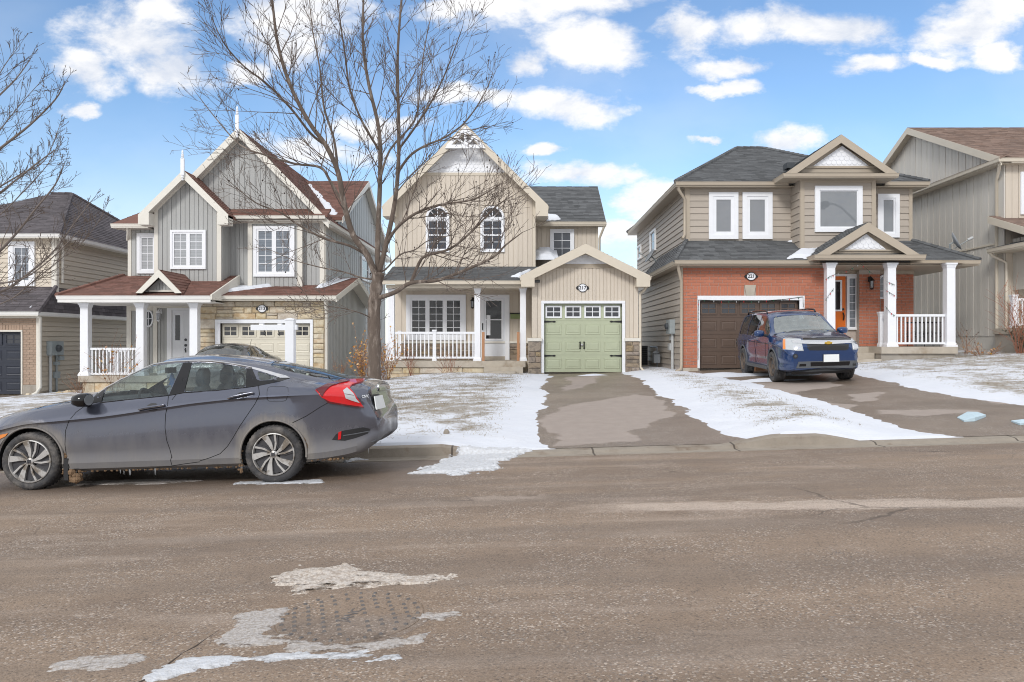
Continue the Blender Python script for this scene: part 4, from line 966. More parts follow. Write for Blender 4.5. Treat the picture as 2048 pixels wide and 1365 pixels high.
    mb = MB(); t0, t1 = X(1082.5), X(1250); pslab(mb, PG, [(t0, Z(746)), (d0, Z(746)), (d0, dz1), (t0, dz1)], -.15, .045); pslab(mb, PG, [(d1, Z(746)), (t1, Z(746)), (t1, dz1), (d1, dz1)], -.15, .045); pslab(mb, PG, [(t0, dz1), (t1, dz1), (t1, dz1+.085), (t0, dz1+.085)], -.15, .05); mb.build('door_casing', 'white_vinyl', H)
    gd = garage_door(H, PG, d0, d1, Z(745), dz1, 4, 'green_paint', 'white_vinyl')
    for zz in (Z(643.5), Z(712)):
        for sgn, t in ((1, d0), (-1, d1)):
            q = MB(); pslab(q, PG, [(t, zz-.035), (t+sgn*.26, zz-.012), (t+sgn*.33, zz-.03), (t+sgn*.38, zz), (t+sgn*.33, zz+.03), (t+sgn*.26, zz+.012), (t, zz+.035)], -.107, -.08); q.build('strap_hinge', 'black_iron', gd)
    for u in (1160.5, 1168.5):
        q = MB(); x = X(u); q.tube([PG(x, Z(684), -.09), PG(x, Z(686), -.06), PG(x, Z(696), -.06), PG(x, Z(698), -.09)], .017, 6); pslab(q, PG, [(x-.03, Z(685)), (x, Z(683.3)), (x+.03, Z(685)), (x, Z(687))], -.088, -.075); pslab(q, PG, [(x-.03, Z(697)), (x, Z(695)), (x+.03, Z(697)), (x, Z(699))], -.088, -.075); q.build('door_handle', 'black_iron', gd)
    q = MB(); q.lathe([(0, .03), (.035, .025), (.04, 0)], PG(X(1164.3), Z(690), -.09), (0, -1, 0), 12); q.build('lock', 'metal_bright', gd)
    for a, b in ((X(1056.5), X(1082)), (X(1250.5), X(1278))):
        mb = MB(); mb.box(a, b, YG-.08, YG-.002, -.2, Z(683)); pr = mb.build('stone_pier', 'mortar', H)
        stonework(pr, front(YG-.08), [(a, b, .30, Z(683))], 'stone_brown', (.15, .26), (.2, .34), .05, int(a*10)+3)
        mb = MB(); mb.box(a-.03, b+.03, YG-.16, YG-.003, Z(683), Z(676.5)); mb.build('pier_cap', 'warm_trim', pr)
    plaque(H, front(YG-.025), X(1165), Z(576.5), .42, .27, '217')
    xe = gcx+ghw; downspout(H, [(xe+.0, yo+.15, gzf-.12), (xe-.02, yo+.15, gzf-.25), (xe-.12, YG-.02, gzf-.42), (g1+.06, YG-.05, gzf-.55), (g1+.06, YG-.05, .72), (g1+.14, YG-.12, .6), (g1+.28, YG-.16, .55)], TR, .045)
    # snow on the porch and garage roofs
    sl = (zb+.05-zg)/(YM-24.3); pr = lambda u, v: next((W(u, v, y) for y in np.arange(24.3, 26.4, .02) if wz(v, y) <= zg+(y-24.3)*sl), W(u, v, 25.5))
    roof_snow([pr(1018, 556), pr(1046, 557), pr(1062, 541), pr(1080, 537), pr(1055, 541)], h=.10, label='snow left on the cream house porch roof beside the garage gable', seed=4)
    roof_snow([(xr+.02, 26.6, zb+.35), (xr+.75, 26.6, zb+.35), (xr+.6, 28.2, zb+.85), (xr+.02, 28.2, zb+.85)], h=.12, label='snow heaped where the cream house garage roof meets the wall', seed=8)
    roof_snow([(xr+.35, 28.0, ez+.06), (xr+1.0, 28.0, ez+.06), (xr+.9, 28.35, ez+.27), (xr+.3, 28.45, ez+.33)], h=.08, label='thin snow along the wing gutter of the cream house', seed=9)
house_217()
# ================================================================ house 213: grey siding, red-brown roof, gold stone garage
def house_213():
    YG, YU, YS, YP = 25.5, 27.0, 26.2, 24.7
    X = lambda u, Y: wx(u, Y); Z = lambda v, Y: wz(v, Y)
    H = empty('gabled_house', (-10, 27, .1), 'grey sided house with red-brown roof, gold stone garage and two finials', 'house')
    S, TR, RF = 'grey_siding', 'warm_trim', 'shingle_red'
    cx = X(476, 26.6); hw = 3.12; za = Z(256, 26.6); zf = za-hw*1.02; xr, xl = -6.9, -12.85; xo = cx+hw; P = front(YU)
    gt = lambda t: za-.12-abs(t-cx)*1.02
    zp = Z(421, YU); zfl = -.4
    mb = MB(); mb.box(xl, xr, YU, 39, zfl, zf-.05); pslab(mb, P, [(xl, zf-.05), (xr, zf-.05), (xr, gt(xr)), (cx, gt(cx)), (xl, gt(xl))], -.25, 0); wl = mb.build('wall', 'grey_siding', H)
    vplanks(wl, P, xl+.1, xr-.05, zp+.02, gt, .18, S, kinks=(cx,))
    # big gable roof
    yf, yb = 26.6, 39.3
    for sgn in (-1, 1):
        e = cx+sgn*hw; roof(H, [[(cx, yf, za), (e, yf, zf), (e, yb, zf), (cx, yb, za)]], RF, .10)
        MB().prism([(cx, yf+.03, za-.17), (e, yf+.03, zf-.17), (e, YU, zf-.17), (cx, YU, za-.17)], (0, 0, -.02)).build('soffit', TR, H)
        q = MB(); b = (e, zf+.005); pq = [(cx, za+.005), b, (b[0], b[1]-.27), (cx, za-.30)]; pslab(q, front(yf), pq if sgn > 0 else pq[::-1], 0, .035); q.build('fascia', TR, H)
        q = MB(); pq = [(cx, gt(cx)+.0), (cx+sgn*2.9, gt(cx+sgn*2.9)), (cx+sgn*2.9, gt(cx+sgn*2.9)-.16), (cx, gt(cx)-.16)]; pslab(q, P, pq if sgn > 0 else pq[::-1], .026, .045); q.build('frieze_board', TR, H)
    roof_ridge = None
    # cross gable facing the cream house
    ya, zc = 33.5, Z(363, 33.5); y0, y1, ze = 28.6, 38.4, 6.1; xw = xr+.002
    roof(H, [[(cx, y0, ze), (xo, y0, ze), (xo, ya, zc), (cx, ya, zc)], [(cx, y1, ze), (xo, y1, ze), (xo, ya, zc), (cx, ya, zc)]], RF, .10)
    sl = (zc-ze)/(ya-y0)
    PS = side_r(xr); MB().prism([(xr-.2, y0, ze-.1), (xr-.2, y1, ze-.1), (xr-.2, ya, zc-.12)], (.2, 0, 0)).build('side_gable_wall', S, H)
    vplanks(H, PS, 28.9, 38.2, zf+.1, lambda t: ze-.15+sl*min(t-y0, y1-t), .19, S, joined=True, kinks=(ya,))
    for a, b, zz in ((y0, ya, 1), (ya, y1, -1)):
        z0_, z1_ = (ze, zc) if zz > 0 else (zc, ze); MB().prism([(xo-.01, a, z0_), (xo-.01, b, z1_), (xo-.01, b, z1_-.22), (xo-.01, a, z0_-.22)], (.03, 0, 0)).build('fascia', TR, H)
        MB().prism([(xr, a, z0_-.14), (xr, b, z1_-.14), (xo, b, z1_-.14), (xo, a, z0_-.14)], (0, 0, -.02)).build('soffit', TR, H)
    gutter(H, [(xo+.03, yf, zf-.0), (xo+.03, yb, zf-.0)], TR); soffit(H, [(xr, YU, zf-.13), (xo, yf, zf-.13), (xo, yb, zf-.13), (xr, yb, zf-.13)], TR)
    xv = lambda y: cx+(za-(ze+(y-y0)*sl))/1.02; zv = lambda y: ze+(y-y0)*sl
    roof_snow([(min(xv(y)+k, xo-.05), y, zv(y)) for k, y in ((.0, 28.8), (.0, 29.8), (.0, 31), (.0, 32.8), (.06, 33.0), (.22, 31.2), (.3, 30), (.35, 28.8))], h=.04, label='snow strip in the valley between the grey house roofs', seed=2)
    # side wall, two storeys
    vplanks(H, PS, YU+.15, 38.8, lambda t: 2.6 if t < 32 else -.3, zf-.15, .19, S, joined=True); trim(H, PS, YU, YU+.14, 2.5, zf-.1, 0, .03, TR, 'corner_board')
    window(H, PS, wx(0, 1)*0+F*(-6.9)/(720-CX), F*(-6.9)/(735-CX), 4.15, 5.15, 1, 2, .09, 1, 'pane_dark')
    # pent roof and storey below it
    ZL = Z(575, YU)
    a0, a1 = X(448, YU), X(648, YU)
    roof(H, [[(X(440, 26.45), 26.45, Z(431, 26.45)), (xo-.02, 26.45, Z(431, 26.45)), (xo-.02, YU, zp+.04), (X(440, YU), YU, zp+.04)]], RF, .06)
    gutter(H, [(X(458, 26.43), 26.43, Z(431.5, 26.43)), (X(650, 26.43), 26.43, Z(431.5, 26.43))], TR)
    soffit(H, [(X(440, 26.5), 26.5, Z(440, 26.5)), (X(650, 26.5), 26.5, Z(440, 26.5)), (X(650, YU), YU, Z(440, 26.5)), (X(440, YU), YU, Z(440, 26.5))], TR)
    vplanks(H, P, X(462, YU), X(497, YU), ZL-.3, Z(446, YU), .16, S); vplanks(H, P, X(604, YU), X(642, YU), ZL-.3, Z(446, YU), .16, S)
    trim(H, P, X(640, YU), xr, ZL-.3, Z(440, YU), 0, .035, TR, 'corner_board'); trim(H, P, X(440, YU), X(640, YU), Z(447, YU), Z(440, YU), .016, .04, TR, 'frieze_board')
    bx0, bx1 = X(496, YU-.2), X(605, YU-.2); PB = front(YU-.2)
    mb = MB(); mb.box(bx0, bx1, YU-.2, YU, ZL-.4, Z(443, YU)); by_ = mb.build('bay', S, H)
    vplanks(by_, PB, bx0+.15, bx1-.17, ZL-.3, Z(451, YU), .16, S)
    trim(by_, PB, bx0, bx0+.15, ZL-.3, Z(443, YU), 0, .035, TR, 'corner_board'); trim(by_, PB, bx1-.17, bx1, ZL-.3, Z(443, YU), 0, .035, TR, 'corner_board'); trim(by_, PB, bx0+.15, bx1-.17, Z(450, YU), Z(443, YU), 0, .035, TR, 'frieze_board')
    window(H, PB, X(508, YU-.2), X(590, YU-.2), Z(554, YU-.2), Z(453, YU-.2), 2, 5, .10, 2, 'pane_half', 'white_vinyl', 'window', .075)
    # small gable
    yg = 25.8; sc = X(367, yg); sh = 90*yg/F; sa = Z(341, yg); sf = sa-sh*.99; PSm = front(YS); st = lambda t: sa-.11-abs(t-sc)*.99; s0, s1 = X(309, YS), X(443, YS)
    mb = MB(); pslab(mb, PSm, [(s0, ZL-.6), (s1, ZL-.6), (s1, st(s1)), (sc, st(sc)), (s0, st(s0))], -.8, 0); sg = mb.build('gable_bay', S, H)
    vplanks(sg, PSm, s0+.13, s1-.15, ZL-.3, st, .155, S, kinks=(sc,))
    trim(sg, PSm, s0, s0+.13, ZL-.3, st(s0), 0, .035, TR, 'corner_board'); trim(sg, PSm, s1-.15, s1, ZL-.3, st(s1), 0, .035, TR, 'corner_board')
    vplanks(sg, side_r(s1), YS+.02, YU, ZL-.3, sf-.2, .16, S)
    for sgn in (-1, 1):
        e = sc+sgn*sh; roof(H, [[(sc, yg, sa), (e, yg, sf), (e, 29, sf), (sc, 29, sa)]], RF, .09)
        MB().prism([(sc, yg+.03, sa-.15), (e, yg+.03, sf-.15), (e, YS, sf-.15), (sc, YS, sa-.15)], (0, 0, -.02)).build('soffit', TR, H)
        q = MB(); b = (e, sf+.005); pq = [(sc, sa+.005), b, (b[0], b[1]-.26), (sc, sa-.28)]; pslab(q, front(yg), pq if sgn > 0 else pq[::-1], 0, .035); q.build('fascia', TR, H)
        q = MB(); tt = sc+sgn*(s1-sc-.02); pq = [(sc, st(sc)), (tt, st(tt)), (tt, st(tt)-.14), (sc, st(sc)-.14)]; pslab(q, PSm, pq if sgn > 0 else pq[::-1], .026, .045); q.build('frieze_board', TR, H)
        q = MB(); q.pxz([(e, sf-.02), (e, sf-.33), (e-sgn*.36, sf-.33), (e-sgn*.36, sf+.36*.99-.28)], yg-.036, YS-.002); q.build('eave_return', TR, H)
    window(H, PSm, X(342, YS), X(413, YS), Z(539, YS), Z(461, YS), 2, 4, .07, 2, 'pane_blind', 'white_vinyl', 'window', .06)
    # recess beside it with its own hip roof
    r0, r1 = X(258, YU), X(310, YU); z_e = Z(448, 26.5)
    mb = MB(); mb.box(r0, r1+.1, YU-.05, YU+.0, ZL-.5, z_e-.05); mb.build('recess_wall', S, H); PR = front(YU-.05)
    vplanks(H, PR, r0+.12, r1, ZL-.3, Z(457, YU), .16, S); trim(H, PR, r0, r0+.12, ZL-.3, z_e-.1, 0, .035, TR, 'corner_board'); trim(H, PR, r0+.12, r1, Z(457, YU), Z(450, YU), 0, .035, TR, 'frieze_board')
    window(H, PR, X(277, YU), X(312, YU)+.1, Z(548, YU), Z(468, YU), 2, 4, .11, 1, 'pane_blind', 'white_vinyl', 'window', .05)
    xe = X(222, 26.5); roof(H, [[(xe, 26.5, z_e), (X(312, 26.5), 26.5, z_e), (X(312, 26.5), 28.6, z_e+1.35), (xe+1.6, 28.6, z_e+1.35)], [(xe, 26.5, z_e), (xe, 31, z_e), (xe+1.6, 31, z_e+1.35), (xe+1.6, 28.6, z_e+1.35)]], RF, .06)
    gutter(H, [(xe, 30, z_e), (xe, 26.48, z_e), (X(309, 26.48), 26.48, z_e)], TR)
    soffit(H, [(xe, 26.5, z_e-.12), (r1, 26.5, z_e-.12), (r1, YU, z_e-.12), (xe, YU, z_e-.12)], TR)
    downspout(H, [(xe+.5, 26.6, z_e-.12), (xe+.5, 26.65, z_e-.25), (r0-.03, YU-.05, z_e-.5)], TR)
    # finials
    for (x, y, zt, zb_) in ((cx, yf-.06, Z(213, yf-.06), Z(276, yf-.06)), (sc, yg-.06, Z(300, yg-.06), Z(362, yg-.06))):
        h = zt-zb_; mb = MB(); mb.box(x-.055, x+.055, y-.05, y+.02, zb_+.18*h, zb_+.72*h)
        mb.lathe([(0, 0), (.03, .01*h), (.045, .03*h), (.02, .06*h), (.05, .10*h), (.05, .13*h), (.03, .15*h), (.06, .18*h)], (x, y-.015, zb_), (0, 0, 1), 10)
        mb.lathe([(.055, .72*h), (.03, .74*h), (.055, .78*h), (.035, .8*h), (.05, .84*h), (.025, .87*h), (.035, .92*h), (.015, 1.0*h), (0, 1.0*h)], (x, y-.015, zb_), (0, 0, 1), 10); mb.build('finial', 'white_vinyl', H)
    # garage roof (ridge along the street) and side wall
    zg = Z(592, 25.1); gr = X(672, 25.1); zr = 3.86; yr = 28.6; gl_ = X(425, 25.1); s_ = (zr-zg)/(yr-25.1)
    roof(H, [[(gl_, 25.1, zg), (gr, 25.1, zg), (gr, yr, zr), (gl_, yr, zr)], [(gl_, 32.1, zg), (gr, 32.1, zg), (gr, yr, zr), (gl_, yr, zr)]], RF, .07)
    gutter(H, [(gl_-.1, 25.08, zg), (gr+.02, 25.08, zg)], TR)
    xg = X(652, YG); zt_ = lambda t: zg-.1+s_*min(t-25.1, 32.1-t)
    PGS = side_r(xg); PG = front(YG); sw0 = X(399, YG); d0, d1, dz1, dz0 = X(441, YG), X(621, YG), Z(647, YG), Z(776, YG)
    mb = MB(); pslab(mb, PG, [(sw0, zfl), (d0, zfl), (d0, dz1), (d1, dz1), (d1, zfl), (xg, zfl), (xg, zg-.1), (sw0, zg-.1)], -.2, 0); mb.box(d0-.1, d1+.1, YG+.3, YG+.32, zfl, dz1+.1); gw = mb.build('garage_wall', 'mortar_warm', H)
    mb = MB(); mb.prism([(xg-.2, YG+.2, zfl), (xg-.2, 31.9, zfl), (xg-.2, 31.9, zt_(31.9)), (xg-.2, yr, zt_(yr)), (xg-.2, YG+.2, zt_(YG+.2))], (.2, 0, 0)); mb.build('garage_side_wall', S, H)
    vplanks(H, PGS, YG+.14, 31.8, zfl, zt_, .105, S, joined=True, kinks=(yr,)); trim(H, PGS, YG-.04, YG+.12, zfl, zg-.12, 0, .04, TR, 'corner_board')
    for a, b, z0_, z1_ in ((25.1, yr, zg, zr), (yr, 32.1, zr, zg)):
        MB().prism([(gr-.01, a, z0_), (gr-.01, b, z1_), (gr-.01, b, z1_-.2), (gr-.01, a, z0_-.2)], (.03, 0, 0)).build('fascia', TR, H)
        MB().prism([(xg, a, z0_-.12), (xg, b, z1_-.12), (gr-.02, b, z1_-.12), (gr-.02, a, z0_-.12)], (0, 0, -.02)).build('soffit', TR, H)
    soffit(H, [(sw0, 25.1, zg-.13), (gr, 25.1, zg-.13), (gr, YG, zg-.13), (sw0, YG, zg-.13)], TR)
    zl = Z(639, YG)
    stonework(gw, PG, [(sw0+.02, xg-.06, zl, zg-.16), (sw0+.02, X(431, YG), .0, zl), (X(627, YG), xg-.06, .0, zl)], 'stone_gold', (.14, .27), (.26, .75), .05, 11)
    mb = MB(); t0, t1 = X(431.5, YG), X(626.5, YG); pslab(mb, PG, [(t0, 0), (d0, 0), (d0, dz1), (t0, dz1)], -.15, .06); pslab(mb, PG, [(d1, 0), (t1, 0), (t1, dz1), (d1, dz1)], -.15, .06); pslab(mb, PG, [(t0, dz1), (t1, dz1), (t1, zl-.01), (t0, zl-.01)], -.15, .065); mb.build('door_casing', 'white_vinyl', H)
    garage_door(H, PG, d0, d1, dz0, dz1, 5, 'cream_paint', 'cream_paint')
    plaque(H, front(YG-.06), X(525.5, YG), Z(618, YG), .42, .27, '213')
    downspout(H, [(X(648, 25.1), 25.2, zg-.12), (X(650, 25.2), 25.25, zg-.3), (xg+.04, YG-.1, zg-.62), (xg+.04, YG-.1, .1)], TR)
    roof_snow([(X(418, 25.2), 25.25, zg+.05), (X(470, 26), 26.2, zg+.31), (X(540, 26.8), 26.95, zg+.48), (X(540, 26.8), 26.75, zg+.42), (X(470, 26), 25.8, zg+.2)], h=.07, label='snow lying in the roof step above the gold stone garage', seed=3)
    roof_snow([(X(640, 27), 26.5, zg+.37), (xr+.05, 26.5, zg+.37), (X(675, 28), 28.3, zr-.05), (X(668, 28), 28.4, zr-.05)], h=.06, label='snow at the corner where the grey wall meets the garage roof', seed=6)
    # porch
    z0p = Z(592, 24.3); xp0, xp1 = X(113, 24.3), X(421, 24.3); zw = Z(553, YU)+.02; xh = X(248, YU)
    spl = (zw-z0p)/(YU-24.3); zh_ = lambda y: z0p+(y-24.3)*spl
    roof(H, [[(xp0, 24.3, z0p), (xp1, 24.3, z0p), (xp1-.1, YU, zw), (xh, YU, zw)], [(xp0, 24.3, z0p), (xh, YU, zw), (xh, 30, zw), (xp0, 30, z0p)]], RF, .06, caps=[((xp0, 24.3, z0p), (xh, YU, zw))])
    gutter(H, [(xp0, 29, z0p), (xp0, 24.28, z0p), (xp1, 24.28, z0p)], 'white_trim')
    MB().prism([(xp1, 24.28, z0p+.03), (xp1-.1, YU, zw+.03), (xp1-.1, YU, zh_(25.4)), (xp1, 25.3, zh_(24.3)-.12), (xp1, 24.28, z0p-.12)], (.05, 0, 0)).build('fascia', TR, H)
    soffit(H, [(xp0+.05, 24.32, Z(604, 24.5)), (xp1, 24.32, Z(604, 24.5)), (xp1, YU, Z(604, 24.5)), (xp0+.05, YU, Z(604, 24.5))], 'white_trim')
    mb = MB(); mb.box(xp0+.65, xp1-.05, YP-.12, YP+.12, Z(607, YP), Z(600, YP)); mb.build('porch_beam', 'white_trim', H)
    mb = MB(); mb.box(xp0+.03, xp1, 24.30, 24.33, Z(604, 24.5)-.03, z0p-.01); mb.build('porch_fascia', 'white_trim', H)
    zs = Z(752, YP-.15)
    for u in (172, 283, 390): post(H, X(u, YP), YP, zs, Z(607, YP), .25)
    mb = MB(); mb.box(X(156, 24.5), sw0-.01, 24.5, YU-.01, zs-.2, zs); mb.build('porch_slab', 'concrete', H)
    mb = MB(); mb.box(X(165, 24.6), sw0-.01, 24.6, YU-.01, zfl, zs-.2); mb.build('porch_base', 'mortar_warm', H); stonework(H, front(24.6), [(X(165, 24.6), sw0-.05, -.2, zs-.205)], 'stone_gold', (.2, .3), (.4, .8), .03, 15)
    railing(H, X(181, YP), X(276, YP), YP, Z(750, YP), Z(696, YP), 13); railing(H, X(205, YP+1.8), X(262, YU-.1), YU-.25, Z(748, YU), Z(700, YU), 8)
    # small porch gable
    y_ = 24.32; gx_ = X(318, y_); gh = 46*y_/F; ga = Z(540, y_); gf = Z(587, y_)
    for sgn in (-1, 1):
        e = gx_+sgn*gh; yb_ = 24.3+(ga-z0p)/spl; roof(H, [[(gx_, y_, ga), (e, y_, gf), (e, y_+.1, gf), (gx_, min(yb_, YU), ga)]], RF, .05)
        q = MB(); pq = [(gx_, ga+.004), (e, gf+.004), (e-sgn*.20, gf+.0), (gx_, ga-.24)]; pslab(q, front(y_), pq if sgn > 0 else pq[::-1], 0, .04); q.build('fascia', TR, H)
    ga2 = ga-.34; q = MB(); pslab(q, front(24.62), [(gx_-gh*.8, gf+.06), (gx_+gh*.8, gf+.06), (gx_, ga-.16)], 0, .02); q.build('gable_panel', S, H)
    vplanks(H, front(24.6), gx_-gh*.55, gx_+gh*.55, gf+.12, lambda t: ga-.30-abs(t-gx_)*1.0, .10, S, kinks=(gx_,)); trim(H, front(24.6), gx_-gh*.6, gx_+gh*.6, gf+.06, gf+.12, 0, .03, TR)
    # entrance wall
    PE = front(YU-.06); e0 = X(256, YU); zc_ = Z(607, YU)
    mb = MB(); mb.box(e0, sw0, YU-.06, YU-.002, zfl, zc_+.1); mb.build('entrance_wall', S, H)
    vplanks(H, PE, e0+.18, X(308, YU), zs, Z(622, YU), .13, S); vplanks(H, PE, X(317, YU), X(337, YU), zs, Z(617, YU), .13, S)
    trim(H, PE, e0, e0+.16, zs, zc_, 0, .04, TR, 'corner_board'); trim(H, PE, e0+.16, X(308, YU), Z(622, YU), zc_, 0, .035, TR, 'frieze_board'); trim(H, PE, X(309, YU), X(317, YU), zs, zc_, .0, .05, TR, 'corner_board'); trim(H, PE, X(317, YU), sw0, Z(617, YU), zc_, 0, .045, TR, 'frieze_board')
    # oval window
    ox, oz, ra, rb = X(300, YU), Z(638, YU), 10*YU/F, 17*YU/F; q = MB(); n = 24
    el = lambda k, a, b: (ox+a*math.cos(k*math.tau/n), oz+b*math.sin(k*math.tau/n))
    for k in range(n): pslab(q, PE, [el(k, ra, rb), el(k+1, ra, rb), el(k+1, ra-.05, rb-.05), el(k, ra-.05, rb-.05)], .024, .07)
    pslab(q, PE, [(ox-.01, oz-rb+.05), (ox+.01, oz-rb+.05), (ox+.01, oz+rb-.05), (ox-.01, oz+rb-.05)], .037, .046); pslab(q, PE, [(ox-ra+.05, oz-.01), (ox+ra-.05, oz-.01), (ox+ra-.05, oz+.01), (ox-ra+.05, oz+.01)], .0372, .0455)
    ow = q.build('oval_window', 'white_vinyl', H); q = MB(); pslab(q, PE, [el(k, ra-.045, rb-.045) for k in range(n)], .015, .036); q.build('pane', 'pane_dark', ow)
    lantern(H, PE, X(323, YU), Z(634, YU), 1.2, 'white_vinyl')
    a, b = X(337, YU), X(396, YU); zt2 = Z(617, YU); q = MB(); ring(q, PE, (a, b, zs, zt2), (a+.16, b-.02, zs, zt2-.06), 0, .06); q.build('door_frame', 'white_vinyl', H)
    q = MB(); pslab(q, PE, [(a+.17, zs), (X(370, YU), zs), (X(370, YU), zt2-.07), (a+.17, zt2-.07)], .0, .03); sl_ = q.build('sidelight', 'door_white', H)
    q = MB(); pslab(q, PE, [(X(353, YU), Z(681, YU)), (X(362, YU), Z(681, YU)), (X(362, YU), Z(631, YU)), (X(353, YU), Z(631, YU))], .03, .04); q.build('pane', 'pane_black', sl_)
    q = MB(); pslab(q, PE, [(X(371, YU), zs), (b-.03, zs), (b-.03, zt2-.07), (X(371, YU), zt2-.07)], .0, .05); dr = q.build('front_door', 'door_white', H)
    q = MB()
    for v in (680, 691): q.lathe([(0, .04), (.035, .03), (.05, .0)], PE(X(374, YU), Z(v, YU), .05), (0, -1, 0), 10)
    q.tube([PE(X(374, YU), Z(697, YU), .05), PE(X(374, YU), Z(699, YU), .1), PE(X(374.5, YU), Z(705, YU), .05)], .02, 6); q.build('door_handle', 'meter_dark', dr)
house_213()

# ================================================================ house 209 at the left edge
def house_209():
    YG, YU = 26.4, 27.2; X = lambda u, Y: wx(u, Y); Z = lambda v, Y: wz(v, Y)
    H = empty('brick_house', (-19, 27, -.4), 'beige sided house with tan brick garage and navy garage door at the left edge', 'house')
    S, TR, RF = 'left_siding', 'warm_trim', 'shingle_left'
    xr, xl = X(112, YU), -22.3; ze = Z(468, 26.8); xo = X(118, 26.8); xlo = -22.7
    zl = Z(577, YU); mb = MB(); mb.box(xl, xr, YU, 37.8, zl-.6, ze-.1); w_ = mb.build('wall', S, H); P = front(YU); PS = side_r(xr); zl = Z(577, YU)
    hplanks(w_, P, xl, xr-.14, zl-.3, ze-.14, .168, S); trim(w_, P, xr-.14, xr, zl-.3, ze-.1, 0, .035, TR, 'corner_board'); trim(w_, PS, YU-.03, YU+.12, zl-.3, ze-.1, 0, .035, TR, 'corner_board')
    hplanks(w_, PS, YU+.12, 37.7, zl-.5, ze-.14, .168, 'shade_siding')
    ap0, ap1, zr = (-19.75, 32.5), (-18.9, 32.5), Z(389, 32.5)
    roof(H, [[(xlo, 26.8, ze), (xo, 26.8, ze), (ap1[0], 32.5, zr), (ap0[0], 32.5, zr)], [(xo, 26.8, ze), (xo, 38.2, ze), (ap1[0], 32.5, zr)], [(xlo, 38.2, ze), (xo, 38.2, ze), (ap1[0], 32.5, zr), (ap0[0], 32.5, zr)], [(xlo, 26.8, ze), (xlo, 38.2, ze), (ap0[0], 32.5, zr)]], RF, .08,
         caps=[((xo, 26.8, ze), (ap1[0], 32.5, zr)), ((ap0[0], 32.5, zr), (ap1[0], 32.5, zr)), ((xo, 38.2, ze), (ap1[0], 32.5, zr))])
    gutter(H, [(xlo, 26.78, ze), (xo+.02, 26.78, ze), (xo+.02, 38.2, ze)], 'white_trim'); soffit(H, [(xlo, 26.8, ze-.12), (xo, 26.8, ze-.12), (xo, 38.2, ze-.12), (xlo, 38.2, ze-.12)], TR)
    window(H, P, X(19, YU), X(71.5, YU), Z(573, YU), Z(484, YU), 2, 4, .17, 1, 'pane_half', 'white_vinyl', 'window', .05)
    window(H, P, X(-160, YU), X(-90, YU), Z(573, YU), Z(484, YU), 2, 4, .17, 1, 'pane_half', 'white_vinyl', 'window', .05)
    downspout(H, [(xo-.05, 27.0, ze-.1), (xo-.05, 27.0, ze-.22), (xr+.06, YU+.28, ze-.5), (xr+.06, YU+.28, zl+.2)], TR, .05)
    # garage storey
    xg = X(79, YG); zg = Z(624, 26.0); xgo = X(76, 26.0)+.0; PG = front(YG); PGS = side_r(xg)
    zu = zl+.05
    roof(H, [[(-24.5, 26.0, zg), (xgo, 26.0, zg), (xr, YU, zu), (-24.5, YU, zu)], [(xgo, 26.0, zg), (xgo, 33, zg), (xr, 33, zu), (xr, YU, zu)]], RF, .06, caps=[((xgo, 26.0, zg), (xr, YU, zu))])
    gutter(H, [(-24.5, 25.98, zg), (xgo+.02, 25.98, zg), (xgo+.02, 34.0, zg)], 'white_trim'); soffit(H, [(-24.5, 26, zg-.12), (xgo, 26, zg-.12), (xgo, 34, zg-.12), (-24.5, 34, zg-.12)], TR)
    d1, d0, dz1, dz0 = X(44, YG), X(-115, YG), Z(664, YG), Z(789, YG); x5 = X(74, YG); zb = Z(628+9, YG)
    mb = MB(); pslab(mb, PG, [(-23.5, -1), (d0, -1), (d0, dz1), (d1, dz1), (d1, -1), (xg, -1), (xg, zg-.1), (-23.5, zg-.1)], -.2, 0); mb.box(d0-.1, d1+.1, YG+.3, YG+.32, -1, dz1+.1); mb.box(xg-.2, xg, YG+.2, 33.9, -1, zg-.1); gw = mb.build('garage_wall', 'mortar_warm', H)
    trim(H, PG, -23.5, xg, zb, zg-.1, 0, .05, TR, 'frieze_board')
    brickwork(gw, PG, [(x5-1.45, x5, dz1+.24, zb), (d1+.03, x5, Z(770, YG), dz1+.24)], 'brick_tan', .28, .085, .014, soldier=[(x5-1.45, d1+.03, dz1+.03, dz1+.24)])
    mb = MB(); mb.box(d1+.03, x5, YG-.035, YG-.001, -1, Z(770, YG)); mb.build('foundation', 'foundation', H)
    mb = MB(); pslab(mb, PG, [(d1-.01, dz0), (d1+.04, dz0), (d1+.04, dz1), (d1-.01, dz1)], -.15, .05); pslab(mb, PG, [(d0, dz1), (d1+.04, dz1), (d1+.04, dz1+.06), (d0, dz1+.06)], -.15, .055); mb.build('door_casing', 'warm_trim', H)
    garage_door(H, PG, d0, d1-.012, dz0, dz1, 4, 'navy_paint', 'navy_paint')
    trim(H, PG, x5, xg, Z(780, YG), zb, 0, .045, TR, 'corner_board')
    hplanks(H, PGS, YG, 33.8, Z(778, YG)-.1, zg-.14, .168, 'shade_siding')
    mb = MB(); mb.box(xg-.15, xg-.02, YG+.02, 33.8, -1.2, Z(777, YG)); mb.build('foundation', 'foundation', H)
    downspout(H, [(xgo-.1, 26.05, zg-.1), (xgo-.02, 26.15, zg-.2), (xg+.06, YG-.06, zg-.55), (xg+.06, YG-.06, Z(775, YG)), (xg-.02, YG-.14, Z(786, YG)), (xg-.2, YG-.3, Z(793, YG))], TR, .05)
    roof_snow([(X(60, 26.3), 26.15, zg+.1), (X(70, 26.3), 26.15, zg+.1), (X(69, 26.3), 26.35, zg+.22), (X(61, 26.3), 26.35, zg+.22)], h=.07, label='small lump of snow on the charcoal garage roof at the left edge', seed=12)
    # electricity meter
    M = empty('electricity_meter', (xg, 27.6, .5), 'grey electricity meter box on the beige side wall at the left', 'meter box')
